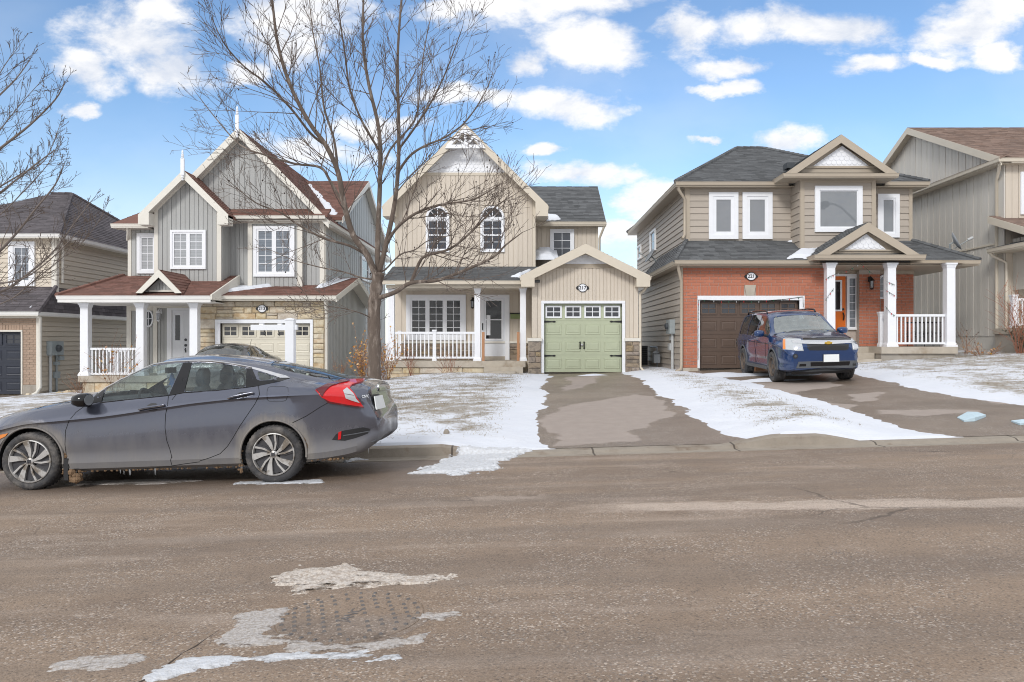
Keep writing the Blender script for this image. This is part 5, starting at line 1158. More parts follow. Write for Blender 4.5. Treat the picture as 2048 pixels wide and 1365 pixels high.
    y = F*xg/(104-CX); q = MB(); q.box(xg+.022, xg+.20, y-.35, y+.35, Z(711, y), Z(683, y)); q.build('meter_box', 'meter_grey', M)
    q = MB(); q.lathe([(.12, 0), (.12, .08), (.09, .12), (0, .13)], (xg+.20, y-.0, Z(697, y)), (1, 0, 0), 14); q.build('meter_dial', 'meter_dark', M)
    q = MB(); q.tube([(xg+.08, y-.22, Z(711, y)), (xg+.08, y-.22, -.3)], .05, 8); q.build('conduit', 'pipe_grey', M)
    q = MB(); q.tube([(xg+.07, y+.15, Z(711, y)), (xg+.07, y+.15, -.3)], .035, 8); q.box(xg+.022, xg+.12, y+.02, y+.28, Z(731, y), Z(724, y)); q.box(xg+.022, xg+.14, y+.2, y+.5, Z(721, y), Z(713, y)); q.box(xg+.022, xg+.12, y, y+.3, Z(757, y), Z(744, y)); q.build('junction_box', 'meter_grey', M)
house_209()
# ================================================================ house 221: taupe siding over orange brick, brown garage door
def house_221():
    YG, YU, YB = 23.5, 25.0, 24.2; X = lambda u, Y: wx(u, Y); Z = lambda v, Y: wz(v, Y)
    H = empty('brick_house', (9, 25, .7), 'taupe sided house with orange brick ground floor, brown garage and orange door', 'house')
    S, TR, RF = 'taupe_siding', 'taupe_trim', 'shingle_dark'
    # upper storey and hip roof
    x0, x1 = 5.27, X(1824, YU); xo0, xo1, yo = 4.88, 12.93, 24.65; yb, ze = 36.0, Z(364, 24.65); zr = Z(297.5, 30.3); r0, r1 = 8.37, 9.4
    P = front(YU); PL = side_l(x0)
    mb = MB(); mb.box(x0, x1, YU, 35.6, 2.8, ze-.1); w_ = mb.build('wall', S, H)
    zl = Z(486, YU)
    roof(H, [[(xo0, yo, ze), (xo1, yo, ze), (r1, 30.3, zr), (r0, 30.3, zr)], [(xo0, yo, ze), (xo0, yb, ze), (r0, 30.3, zr)], [(xo1, yo, ze), (xo1, yb, ze), (r1, 30.3, zr)], [(xo0, yb, ze), (xo1, yb, ze), (r1, 30.3, zr), (r0, 30.3, zr)]], RF, .08,
         caps=[((xo0, yo, ze), (r0, 30.3, zr)), ((r0, 30.3, zr), (r1, 30.3, zr)), ((xo1, yo, ze), (r1, 30.3, zr)), ((xo0, yb, ze), (r0, 30.3, zr))])
    gutter(H, [(xo0, yb, ze), (xo0, yo-.02, ze), (X(1577, yo), yo-.02, ze)], TR); gutter(H, [(X(1770, yo), yo-.02, ze), (xo1+.02, yo-.02, ze), (xo1+.02, yb, ze)], TR)
    soffit(H, [(xo0, yo, ze-.13), (xo1, yo, ze-.13), (xo1, yb, ze-.13), (xo0, yb, ze-.13)], TR)
    xb0, xb1 = X(1600, YB), X(1751, YB)
    trim(w_, P, x0, x0+.13, zl-.4, ze-.1, 0, .035, TR, 'corner_board'); trim(w_, P, x1-.11, x1, zl-.4, ze-.1, 0, .035, TR, 'corner_board')
    trim(w_, P, x0+.13, xb0, Z(378, YU), ze-.12, 0, .03, TR, 'frieze_board'); trim(w_, P, xb1, x1-.11, Z(377, YU), ze-.12, 0, .03, TR, 'frieze_board')
    hplanks(w_, P, x0+.13, xb0+.02, zl-.5, Z(378, YU), .212, S); hplanks(w_, P, xb1, x1-.11, zl-.5, Z(377, YU), .212, S)
    trim(w_, PL, YU-.03, YU+.11, zl-.6, ze-.1, 0, .035, TR, 'corner_board'); hplanks(w_, PL, YU+.11, 35.5, 2.9, ze-.14, .19, S)
    for a, b in ((1417, 1475.5), (1484, 1543.5)): window(H, P, X(a, YU), X(b, YU), Z(479, YU), Z(385.5, YU), 1, 1, .14, 1, 'pane_grey', 'white_vinyl', 'window', .10, False)
    window(H, P, X(1752, YU)+.03, X(1797, YU), Z(476, YU), Z(389, YU), 1, 1, .13, 1, 'pane_sky', 'white_vinyl', 'window', .06, False)
    yy = lambda u: F*x0/(u-CX)
    for a, b, va, vb in ((1313.5, 1303, 452, 508), (1284, 1277, 484, 522)): window(H, PL, yy(a), yy(b), CZ-(vb-CY)*yy(b)/F, CZ-(va-CY)*yy(a)/F-.1, 1, 2, .07, 1, 'pane_dark', 'white_vinyl', 'window', .03)
    downspout(H, [(xo0+.1, 24.72, ze-.1), (xo0+.1, 24.74, ze-.22), (x0-.05, YU-.06, ze-.5), (x0-.05, YU-.06, zl+.25), (x0-.15, YU-.2, zl+.1)], TR, .05)
    # bay with gable
    PB = front(YB); zbt = Z(357, YB); yg = 23.75; zg = Z(347, yg)
    mb = MB(); mb.box(xb0, xb1, YB, YU-.002, zl-.5, zg-.12); bay = mb.build('bay', S, H)
    trim(bay, PB, xb0, xb0+.13, zl-.5, zbt, 0, .035, TR, 'corner_board'); trim(bay, PB, xb1-.13, xb1, zl-.5, zbt, 0, .035, TR, 'corner_board'); trim(bay, PB, xb0+.13, xb1-.13, Z(366, YB), zbt, 0, .03, TR, 'frieze_board')
    hplanks(bay, PB, xb0+.13, xb1-.13, zl-.5, Z(366, YB), .212, S); hplanks(bay, side_l(xb0), YB+.03, YU-.01, zl-.5, ze-.2, .212, S)
    window(H, PB, X(1628.5, YB), X(1723, YB), Z(465, YB), Z(373, YB), 1, 1, .14, 1, 'pane_sky', 'white_vinyl', 'window', .03, False)
    g0, g1 = X(1567, yg), X(1797, yg); gutter(H, [(g0, yo+.2, zg), (g0, yg-.02, zg), (g1, yg-.02, zg), (g1, yo+.2, zg)], TR)
    mb = MB(); mb.prism([(g0, yg, zg-.03), (g1, yg, zg-.03), (g1, 26.5, zg-.03), (g0, 26.5, zg-.03)], (0, 0, -.10)); mb.build('soffit', TR, H)
    roof(H, [[(g0, yg, zg-.02), (g1, yg, zg-.02), (g1, yg+.25, zg+.06), (g0, yg+.25, zg+.06)]], RF, .01)
    c = X(1683, yg); gh = (g1-g0)/2-.06; c = (g0+g1)/2; gf = zg+.0; ga = Z(270, yg); s_ = (ga-gf)/gh
    for sgn in (-1, 1):
        e = c+sgn*gh; roof(H, [[(c, yg, ga), (e, yg, gf), (e, 28.0, gf), (c, 28.0, ga)]], RF, .07)
        q = MB(); pq = [(c, ga+.004), (e, gf+.004), (e-sgn*.24/s_, gf+.0), (c, ga-.25)]; pslab(q, front(yg), pq if sgn > 0 else pq[::-1], 0, .036); q.build('fascia', TR, H)
        MB().prism([(c, yg+.02, ga-.13), (e, yg+.02, gf-.02), (e, YB+.1, gf-.02), (c, YB+.1, ga-.13)], (0, 0, -.02)).build('soffit', TR, H)
    PT = front(YB-.22); q = MB(); pslab(q, PT, [(c-gh+.25, zg+.07), (c+gh-.25, zg+.07), (c, ga-.2)], -.05, 0); q.build('gable_wall', TR, H)
    scales(H, PT, [(X(1620, YB), Z(336, YB)), (X(1731, YB), Z(336, YB)), (X(1677.5, YB), Z(296, YB))], 'white_vinyl', .08, .025)
    trim(H, PT, X(1605, YB), X(1748, YB), Z(340, YB), Z(336, YB), 0, .05, TR)
    roof_snow([(X(1560, 24.7), 24.72, ze+.04), (X(1572, 24.5), 24.72, ze+.04), (X(1592, 25.5), 25.7, ze+.46), (X(1586, 25.5), 25.75, ze+.48)], h=.06, label='snow in the valley beside the upper gable of the brick house', seed=2)
    q = MB(); q.box(c-1.05, c-.80, 25.5, 25.9, ga-.62, ga-.44); q.build('roof_vent', 'meter_dark', H)
    # ground floor front
    PG = front(YG); gx0, gx1 = 4.86, X(1649, YG); zg2 = Z(521, 23.1); y2 = 23.1; xl_, xr_ = X(1350, y2), X(1960, y2)
    d0, d1, dz1, dz0 = X(1399, YG), X(1598, YG), Z(601, YG), Z(737, YG); zsf = zg2-.14
    mb = MB(); pslab(mb, PG, [(gx0, -.2), (d0, -.2), (d0, dz1), (d1, dz1), (d1, -.2), (gx1, -.2), (gx1, zsf), (gx0, zsf)], -.2, 0); mb.box(d0-.1, d1+.1, YG+.3, YG+.32, -.2, dz1+.1); mb.box(gx0, gx0+.2, YG+.2, 35.6, -.2, zsf); mb.box(gx1-.2, gx1, YG+.2, YU, -.2, zsf); gw = mb.build('garage_wall', 'mortar', H)
    zbr = Z(536, YG); trim(H, PG, gx0, gx1, zbr, zsf, 0, .05, TR, 'frieze_board')
    kz0, kz1 = Z(592, YG), Z(572.5, YG); bl, br = X(1394.5, YG), X(1608, YG)
    key = (X(1488, YG), X(1511, YG))
    brickwork(gw, PG, [(gx0, gx1, kz1, zbr), (gx0, bl, Z(736, YG), kz1), (br, gx1, Z(736, YG), kz1)], 'brick_orange', .27, .094, .014, soldier=[(bl, key[0], kz0, kz1), (key[1], br, kz0, kz1)])
    q = MB(); pslab(q, PG, [(key[0]+.06, kz0-.0), (key[1]-.06, kz0), (key[1], kz1+.03), (key[0], kz1+.03)], 0, .06); q.build('keystone', 'concrete', H)
    mb = MB(); pslab(mb, PG, [(bl, dz0), (d0, dz0), (d0, dz1), (bl, dz1)], -.15, .05); pslab(mb, PG, [(d1, dz0), (br, dz0), (br, dz1), (d1, dz1)], -.15, .05); pslab(mb, PG, [(bl, dz1), (br, dz1), (br, kz0-.002), (bl, kz0-.002)], -.15, .055); mb.build('door_casing', 'white_vinyl', H)
    gd = garage_door(H, PG, d0, d1, dz0, dz1, 5, 'brown_paint', 'brown_paint')
    q = MB(); pslab(q, PG, [(X(1475, YG), Z(690, YG)), (X(1480, YG), Z(690, YG)), (X(1480, YG), Z(677, YG)), (X(1475, YG), Z(677, YG))], -.09, -.06); pslab(q, PG, [(X(1473, YG), Z(685, YG)), (X(1483, YG), Z(685, YG)), (X(1483, YG), Z(683, YG)), (X(1473, YG), Z(683, YG))], -.06, -.04); q.build('lock_handle', 'metal_bright', gd)
    mb = MB(); mb.box(gx0-.02, gx0+.45, YG-.06, YG-.001, -.2, Z(736, YG)); mb.build('foundation', 'concrete', H)
    plaque(H, front(YG-.03), X(1501.5, YG), Z(553.5, YG), .42, .26, '221')
    # lower roof wrapping the front
    zw = Z(484, YU)+.03; hx = x0+.02; sl = (zw-zg2)/(YU-y2)
    roof(H, [[(xl_, y2, zg2), (X(1640, y2), y2, zg2), (X(1640, y2), YU, zw), (hx, YU, zw)], [(xl_, y2, zg2), (hx, YU, zw), (hx, 30, zw), (xl_, 30, zg2)], [(X(1640, y2)+.001, y2, zg2), (xr_, y2, zg2), (x1, YU, zw), (X(1640, y2)+.001, YU, zw)], [(xr_, y2, zg2), (xr_, 27, zg2), (x1, 27, zw), (x1, YU, zw)]], RF, .06, caps=[((xl_, y2, zg2), (hx, YU, zw)), ((xr_, y2, zg2), (x1, YU, zw))])
    gutter(H, [(xl_, 30, zg2), (xl_, y2-.02, zg2), (X(1640, y2), y2-.02, zg2)], TR); gutter(H, [(X(1820, y2), y2-.02, zg2), (xr_, y2-.02, zg2), (xr_, 27, zg2)], TR)
    soffit(H, [(xl_, y2, zg2-.13), (xr_, y2, zg2-.13), (xr_, 27, zg2-.13), (xl_, 30, zg2-.13)], TR)
    # pediment over the entrance
    y3 = 22.6; p0, p1 = X(1629, y3), X(1851, y3); zp = Z(510, y3); pc = X(1735.5, y3); pa = Z(446, y3); pe0, pe1 = X(1633, y3), X(1839, y3)
    gutter(H, [(p0, y2+.1, zp), (p0, y3-.02, zp), (p1, y3-.02, zp), (p1, y2+.1, zp)], TR)
    mb = MB(); mb.prism([(p0, y3, zp-.03), (p1, y3, zp-.03), (p1, 24.0, zp-.03), (p0, 24.0, zp-.03)], (0, 0, -.11)); mb.build('soffit', TR, H)
    roof(H, [[(p0, y3, zp-.02), (p1, y3, zp-.02), (p1, y3+.22, zp+.06), (p0, y3+.22, zp+.06)]], RF, .01)
    for sgn, e in ((-1, pe0), (1, pe1)):
        roof(H, [[(pc, y3, pa), (e, y3, zp), (e, YB-.02, zp), (pc, YB-.02, pa)]], RF, .06)
        s3 = (pa-zp)/abs(e-pc); q = MB(); pq = [(pc, pa+.004), (e, zp+.004), (e-sgn*.24/s3, zp), (pc, pa-.26)]; pslab(q, front(y3), pq if sgn > 0 else pq[::-1], 0, .036); q.build('fascia', TR, H)
        MB().prism([(pc, y3+.02, pa-.12), (e, y3+.02, zp-.02), (e, 23.05, zp-.02), (pc, 23.05, pa-.12)], (0, 0, -.02)).build('soffit', TR, H)
    P3 = front(22.8); q = MB(); pslab(q, P3, [(pe0+.28, zp+.05), (pe1-.28, zp+.05), (pc, pa-.2)], -.05, 0); q.build('gable_wall', TR, H)
    scales(H, P3, [(X(1683, 22.95), Z(501, 22.95)), (X(1767, 22.95), Z(501, 22.95)), (X(1727, 22.95), Z(470, 22.95))], 'white_vinyl', .08, .025); trim(H, P3, X(1672, 22.95), X(1782, 22.95), Z(504, 22.95), Z(501, 22.95), 0, .05, TR)
    roof_snow([(X(1578, y2), y2+.12, zg2+.06), (X(1628, y2), y2+.12, zg2+.06), (X(1637, 23.9), 23.9, zg2+.34), (X(1637, 24.2), 24.25, zg2+.48), (X(1600, 24), 24.0, zg2+.4), (X(1585, 23.8), 23.7, zg2+.27)], h=.10, label='thick white snow on the brick house lower roof beside the entrance gable', seed=5)
    roof_snow([(X(1575, 24.9), 24.8, zw-.07), (X(1590, 24.9), 24.8, zw-.07), (X(1592, 24.9), 24.97, zw-.01), (X(1575, 24.9), 24.97, zw-.01)], h=.08, label='small snow wedge against the bay of the brick house', seed=7)
    # porch
    YP = 23.0; zs = Z(694, YP); zc = Z(527, YP)
    for u, y in ((1659, YP), (1780, YP), (1898, YP)): post(H, X(u, y), y, zs, zc, .25)
    mb = MB(); mb.box(p0+.15, xr_-.55, YP-.12, YP+.12, zc, zg2-.1); mb.build('porch_beam', TR, H)
    sx0, sx1 = X(1763, 22.75), X(1916, 22.75); mb = MB(); mb.box(sx0, sx1, 22.75, YU, zs-.2, zs); mb.box(gx1+.002, sx0, 23.6, YU, zs-.2, zs-.001); mb.build('porch_slab', 'concrete', H)
    mb = MB(); mb.box(sx0+.03, sx1-.05, 22.83, YU, 0, zs-.2); mb.box(gx1+.002, sx0+.03, 23.65, YU, 0, zs-.2); mb.build('porch_base', 'foundation', H)
    mb = MB(); mb.box(gx1+.01, sx0-.002, 23.2, 23.6, 0, zs-.18); mb.build('step', 'concrete', H); mb = MB(); mb.box(gx1+.01, sx0+.0, 22.75, 23.2, 0, zs-.36); mb.build('step', 'concrete', H); mb = MB(); mb.box(gx1+.01, X(1772, 22.4), 22.35, 22.75, 0, zs-.55); mb.build('step', 'concrete', H)
    railing(H, X(1790, YP), X(1889, YP), YP, Z(689, YP), Z(629, YP), 12)
    post(H, X(1762, 23.5), 23.5, zs, Z(624, 23.5), .13, name='newel_post'); railing(H, X(1766, 23.3), X(1772, 23.3), 23.3, Z(689, 23.3), Z(632, 23.3), 1)
    # entrance wall
    PE = front(YU-.1); ex = x1; mb = MB(); mb.box(gx1, ex, YU-.1, YU-.002, 0, zsf); mb.build('entrance_wall', 'mortar', H); Y_ = YU-.1
    zb2 = Z(549, Y_); trim(H, PE, gx1, ex, zb2, zsf, 0, .05, TR, 'frieze_board')
    q = front(Y_-.25); mb = MB(); mb.box(X(1718, Y_-.25), X(1760, Y_-.25), Y_-.25, Y_-.001, 0, zsf); pier = mb.build('brick_pier', 'mortar', H)
    brickwork(pier, q, [(X(1718, Y_-.25), X(1760, Y_-.25), zs, Z(549, Y_-.25))], 'brick_orange', .26, .094, .014)
    brickwork(H, PE, [(X(1761, Y_), ex, zs, zb2)], 'brick_orange', .27, .094, .014)
    a, b = X(1664, Y_), X(1717, Y_); zt = Z(549, Y_); mb = MB(); ring(mb, PE, (a, b, zs, zt), (a+.07, b-.06, zs, zt-.07), 0, .08); mb.build('door_frame', 'white_vinyl', H)
    xd = X(1690, Y_); q = MB(); pslab(q, PE, [(a+.07, zs), (xd, zs), (xd, zt-.07), (a+.07, zt-.07)], 0, .04); dr = q.build('front_door', 'orange_paint', H)
    gl = (X(1664, Y_), X(1679, Y_), Z(620, Y_), Z(564, Y_)); q = MB(); ring(q, PE, (gl[0]-.0, gl[1]+.06, gl[2]-.05, gl[3]+.05), (gl[0]+.05, gl[1], gl[2], gl[3]), .04, .06); q.build('glass_frame', 'white_vinyl', dr); q = MB(); pslab(q, PE, [(gl[0]+.05, gl[2]), (gl[1], gl[2]), (gl[1], gl[3]), (gl[0]+.05, gl[3])], .041, .048); q.build('pane', 'pane_black', dr)
    q = MB(); q.lathe([(0, .03), (.035, .025), (.04, 0)], PE(X(1685, Y_), Z(619, Y_), .04), (0, -1, 0), 10); q.tube([PE(X(1685, Y_), Z(626, Y_), .05), PE(X(1685.5, Y_), Z(632, Y_), .1), PE(X(1685.5, Y_), Z(641, Y_), .06)], .022, 6); q.build('door_handle', 'black_iron', dr)
    window(H, PE, X(1692, Y_), X(1715, Y_), Z(660, Y_), Z(552, Y_), 1, 6, .06, 1, 'pane_half', 'white_vinyl', 'sidelight', .03)
    lantern(H, front(Y_-.28), X(1739, Y_-.28), Z(570, Y_-.28), 1.15)
    ox, oz = X(1772, Y_), Z(575, Y_); q = MB(); n = 20; arch = [(ox-.32, oz-.38)]+[(ox-.32*math.cos(math.pi*k/n), oz+.12+.3*math.sin(math.pi*k/n)) for k in range(n+1)]+[(ox+.32, oz-.38)]; sc2 = lambda k: [(ox+(t-ox)*k, oz+(z-oz)*k) for t, z in arch]
    inn = sc2(.86)
    for i in range(len(arch)): j = (i+1) % len(arch); pslab(q, PE, [arch[i], arch[j], inn[j], inn[i]], .03, .07)
    for t in (-.1, .1): pslab(q, PE, [(ox+t-.01, oz-.32), (ox+t+.01, oz-.32), (ox+t+.01, oz+.34), (ox+t-.01, oz+.34)], .04, .052)
    for z in (-.12, .1): pslab(q, PE, [(ox-.27, oz+z-.01), (ox+.27, oz+z-.01), (ox+.27, oz+z+.01), (ox-.27, oz+z+.01)], .0405, .0515)
    aw = q.build('arched_window', 'white_vinyl', H); q = MB(); pslab(q, PE, inn, .031, .04); q.build('pane', 'pane_half', aw)
    # driveway-side wall, ground floor
    PS = side_l(gx0); hplanks(H, PS, YG+.12, 35.5, .75, zsf-.02, .19, 'taupe_siding'); trim(H, PS, YG-.03, YG+.12, .7, zsf, 0, .04, TR, 'corner_board')
    mb = MB(); mb.box(gx0+.02, gx0+.15, YG, 35.5, -.3, .75); mb.build('foundation', 'foundation', H)
    downspout(H, [(xl_+.12, y2+.1, zg2-.1), (xl_+.14, y2+.14, zg2-.26), (gx0-.05, YG-.06, zg2-.6), (gx0-.05, YG-.06, .78), (gx0-.1, YG-.15, .66), (gx0-.25, YG-.2, .6)], TR, .05)
    M = empty('electricity_meter', (gx0-.1, 24.2, .7), 'grey electricity meter and gas meter on the brick house side wall', 'meter box')
    y = F*gx0/(1348-CX); q = MB(); q.box(gx0-.2, gx0-.022, y-.3, y+.3, Z(668, y), Z(640, y)); q.build('meter_box', 'meter_grey', M); q = MB(); q.lathe([(.10, 0), (.10, .08), (0, .11)], (gx0-.2, y, Z(653, y)), (-1, 0, 0), 12); q.build('meter_dial', 'meter_dark', M)
    q = MB(); q.tube([(gx0-.08, y-.15, Z(668, y)), (gx0-.08, y-.15, .5)], .045, 8); q.box(gx0-.16, gx0-.022, y-.1, y+.25, Z(701, y), Z(687, y)); q.box(gx0-.12, gx0-.022, y+.0, y+.2, Z(680, y), Z(672, y)); q.build('conduit', 'pipe_grey', M)
    y = F*gx0/(1323-CX); q = MB(); q.box(gx0-.3, gx0-.08, y-.2, y+.2, Z(726, y), Z(709, y)); q.lathe([(.1, 0), (.13, .05), (.05, .12)], (gx0-.19, y, Z(709, y)), (0, 0, 1), 10); q.tube([(gx0-.15, y, Z(709, y)), (gx0-.15, y, Z(695, y)), (gx0-.12, y+1.6, Z(695, y)), (gx0-.02, y+1.8, Z(695, y))], .022, 6); q.tube([(gx0-.15, y, Z(726, y)), (gx0-.15, y, .4)], .025, 6); q.build('gas_meter', 'dish_grey', M)
    return dict(p0=p0, YP=YP, zc=zc, zs=zs, YG=YG, gx0=gx0, x0=x0)
I221 = house_221()

# ================================================================ house 225 at the right edge
def house_225():
    YF = 23.8; xw = 14.8; X = lambda u, Y: wx(u, Y); Z = lambda v, Y: wz(v, Y)
    H = empty('tall_house', (18, 26, 1.2), 'tall house at the right edge with grey-beige vertical siding and brown shingled roof', 'house')
    S, TR, RF = 'far_siding', 'far_trim', 'shingle_brown'
    xo = 14.5; ya, za = 29.2, Z(256, 29.2); ze = Z(315, 23.45); y0, y1 = 23.45, 34.95; zb = Z(672, YF); sl = (za-ze)/(ya-y0)
    mb = MB(); mb.box(xw, 25, YF, 34.6, .6, ze-.1); mb.prism([(xw, YF, ze-.1), (xw, 34.6, ze-.1), (xw, ya, za-.18)], (.2, 0, 0)); mb.build('wall', S, H)
    roof(H, [[(xo, y0, ze), (26, y0, ze), (26, ya, za), (xo, ya, za)], [(xo, y1, ze), (26, y1, ze), (26, ya, za), (xo, ya, za)]], RF, .1)
    PS = side_l(xw); P = front(YF)
    vplanks(H, PS, YF+.35, 34.5, zb, ze-.16, .205, S, joined=True); vplanks(H, PS, YF+.4, 34.5, ze+.1, lambda t: ze-.16+sl*min(t-y0, y1-t), .205, S, joined=True, kinks=(ya,))
    trim(H, PS, YF-.03, YF+.34, zb, ze-.12, 0, .03, S, 'corner_board')
    for a, b, z0_, z1_ in ((y0, ya, ze, za), (ya, y1, za, ze)):
        MB().prism([(xo+.01, a, z0_), (xo+.01, b, z1_), (xo+.01, b, z1_-.24), (xo+.01, a, z0_-.24)], (-.03, 0, 0)).build('fascia', TR, H)
        MB().prism([(xw, a, z0_-.14), (xw, b, z1_-.14), (xo+.02, b, z1_-.14), (xo+.02, a, z0_-.14)], (0, 0, -.02)).build('soffit', TR, H)
    zr_ = ze-.02; roof(H, [[(xo-.08, y0-.05, zr_), (xo-.08, y1, zr_), (xw, y1, zr_+.16), (xw, y0-.05, zr_+.16)]], RF, .03, name='skirt_roof')
    gutter(H, [(xo-.1, y1, zr_), (xo-.1, y0-.02, zr_), (26, y0-.02, zr_)], TR); soffit(H, [(xo-.05, y0, zr_-.12), (26, y0, zr_-.12), (26, YF, zr_-.12), (xw, YF, zr_-.12), (xw, y1, zr_-.12), (xo-.05, y1, zr_-.12)], TR)
    mb = MB(); mb.box(xw+.02, 25, YF+.02, 34.5, .3, zb); mb.build('foundation', 'foundation', H)
    vplanks(H, P, xw+.02, 17, zb, ze-.15, .2, 'cream_siding', joined=True); window(H, P, X(2039, YF), X(2140, YF), Z(430, YF), Z(345, YF), 2, 4, .11, 2, 'pane_dark')
    # lower roof with its sloping end, and the porch roof
    zA = Z(432, 24.0); zB = Z(458, 22.3); xa = xw-.3
    roof(H, [[(xa, 24.1, zA), (22, 24.1, zA), (22, 21.6, zB-.2), (xa, 21.6, zB-.2)]], RF, .05, name='pent_roof'); MB().prism([(xa-.01, 24.1, zA), (xa-.01, 21.6, zB-.2), (xa-.01, 21.6, zB-.42), (xa-.01, 24.1, zA-.22)], (-.03, 0, 0)).build('fascia', TR, H)
    mb = MB(); mb.box(xw+.25, 22, 22.6, YF, zb+1.4, zB-.25); mb.build('lower_wall', S, H)
    vplanks(H, side_l(xw+.25), 22.62, YF-.02, Z(505, 24), zB-.1, .2, S, joined=True)
    zp = Z(499, 24.0); xp = xa-.1; roof(H, [[(xp, 24.0, zp), (xp, 21.2, zp), (16.6, 21.2, zp+.55), (16.6, 24.0, zp+.55)]], 'shingle_dark', .05, name='porch_roof'); gutter(H, [(xp-.02, 24.0, zp), (xp-.02, 21.2, zp)], TR); soffit(H, [(xp, 24.0, zp-.12), (17, 24.0, zp-.12), (17, 21.2, zp-.12), (xp, 21.2, zp-.12)], TR)
    zs = Z(657, 23.3); post(H, X(2027, 23.3), 23.3, zs, Z(590, 23.3), .14, name='newel_post'); mb = MB(); mb.box(X(2011, 23.2), 20, 21.5, YF, zs-.17, zs); mb.build('porch_slab', 'concrete', H); mb = MB(); mb.box(X(2014, 23.2), 20, 21.6, YF, .5, zs-.17); mb.build('porch_base', 'foundation', H)
    railing(H, X(2031, 23.3), 17.5, 23.3, Z(652, 23.3), Z(597, 23.3), 20)
    downspout(H, [(xo+.02, 23.6, zr_-.1), (xo+.05, 23.65, zr_-.25), (xw-.06, YF+.3, zr_-.55), (xw-.06, YF+.3, 1.35)], TR, .05)
    downspout(H, [(xp+.02, 23.9, zp-.1), (xp+.1, 23.9, zp-.22), (xw-.0, YF-.1, zp-.45), (xw-.0, YF-.1, 1.3)], TR, .05)
    trim(H, PS, 24.2, 34, Z(490, 24.2), Z(487, 24.2), .0, .05, TR, 'flashing')
    q = MB(); q.box(18.0, 18.4, 26.3, 26.9, za-1.35, za-.95); q.build('roof_vent', 'meter_dark', H)
    return xw
XW225 = house_225()

# ================================================================ small things fixed to or standing by the houses
def dish(name_loc, mount, aim, label, s=1.0):
    D = empty('satellite_dish', name_loc, label, 'satellite dish')
    aim = Vector(aim).normalized(); c = Vector(name_loc); q = MB(); q.lathe([(0, 0), (.12*s, .012), (.22*s, .045), (.30*s, .09), (.305*s, .085), (.22*s, .035), (0, -.015)], c, aim, 20); q.build('reflector', 'dish_grey', D, smooth=True)
    q = MB(); m = Vector(mount); q.tube([c-aim*.02, c-aim*.12, m+(c-m)*.35, m], .026, 6); q.box(m.x-.06, m.x+.06, m.y-.06, m.y+.06, m.z-.06, m.z+.06); q.build('bracket', 'meter_grey', D)
    l = c+aim*.5+Vector((0, 0, -.12)); q = MB(); q.tube([c-Vector((0, 0, .2*s)), l], .014, 5); q.build('arm', 'meter_grey', D); q = MB(); q.lathe([(.0, .1), (.04, .08), (.045, -.06), (0, -.08)], l, -aim, 10); q.build('receiver', 'pipe_grey', D)
dish((13.36, 24.0, wz(485, 24.0)), (13.25, 24.15, wz(507, 24.0)), (.8, -.42, .42), 'dark satellite dish standing on the end of the brick house porch roof')
y = F*4.95/(1304-CX); dish((4.92, y, wz(514, y)), (5.25, y+.1, wz(530, y)), (-.85, -.1, .5), 'pale satellite dish on the brick house side wall beneath the upper windows')

A = empty('air_conditioner', (4.35, 29.5, .55), 'dark air conditioner unit standing in the gap beside the brick house', 'air conditioner')
q = MB(); q.box(3.95, 4.7, 29.1, 29.85, .62, 1.35); q.build('casing', 'meter_dark', A); q = MB(); q.box(3.9, 4.75, 29.05, 29.9, .45, .62); q.build('pad', 'concrete', A)
for k in range(8): q = MB(); q.box(3.96, 4.69, 29.08, 29.099, .68+k*.08, .71+k*.08); q.build('louvre', 'black_iron', A)

# red and green bulbs strung round the brick house garage and porch
L = empty('string_lights', (7, 23.3, 1.4), 'unlit festive string lights draped on the brown garage frame and porch posts', 'string lights')
mat('bulb_red', (190,30,36), .3, .05); mat('bulb_green', (40,96,72), .3, .05); mat('wire_green', (38,52,46), .6, .05)
YG = 23.5; wr_pts = [[(1396, 720), (1396, 660), (1397, 600), (1420, 601), (1450, 604), (1480, 602), (1510, 604), (1540, 601), (1570, 599), (1606, 594), (1607, 615)]]
q = MB(); pts = [W(u, v, YG-.07) for u, v in wr_pts[0]]; q.tube(pts, .008, 4); pp = []
yp = 22.86
for seg in ([(1650, 560), (1660, 553), (1668, 550)], [(1650, 602), (1658, 590), (1668, 577)], [(1771, 562), (1782, 567), (1790, 570)], [(1771, 580), (1782, 587), (1790, 592)], [(1771, 613), (1780, 625), (1790, 632)], [(1668, 550), (1700, 540), (1720, 527), (1745, 548)]):
    p3 = [W(u, v, yp) for u, v in seg]; q.tube(p3, .005, 4); pp += [(p3[i]+(p3[i+1]-p3[i])*t) for i in range(len(p3)-1) for t in (.25, .75)]
q.build('wire', 'wire_green', L, kind='stuff')
k = 0
for i in range(len(pts)-1):
    n = max(1, int((pts[i+1]-pts[i]).length/.2))
    for j in range(n): pp.append(pts[i]+(pts[i+1]-pts[i])*(j+.5)/n)
for p in pp:
    q = MB(); q.lathe([(0, .005), (.012, -.005), (.010, -.035), (0, -.06)], p-Vector((0, .01, 0)), (0, 0, 1), 6); q.build('bulb', 'bulb_red' if k % 3 == 0 else 'bulb_green' if k % 3 == 1 else 'pipe_grey', L); k += 1

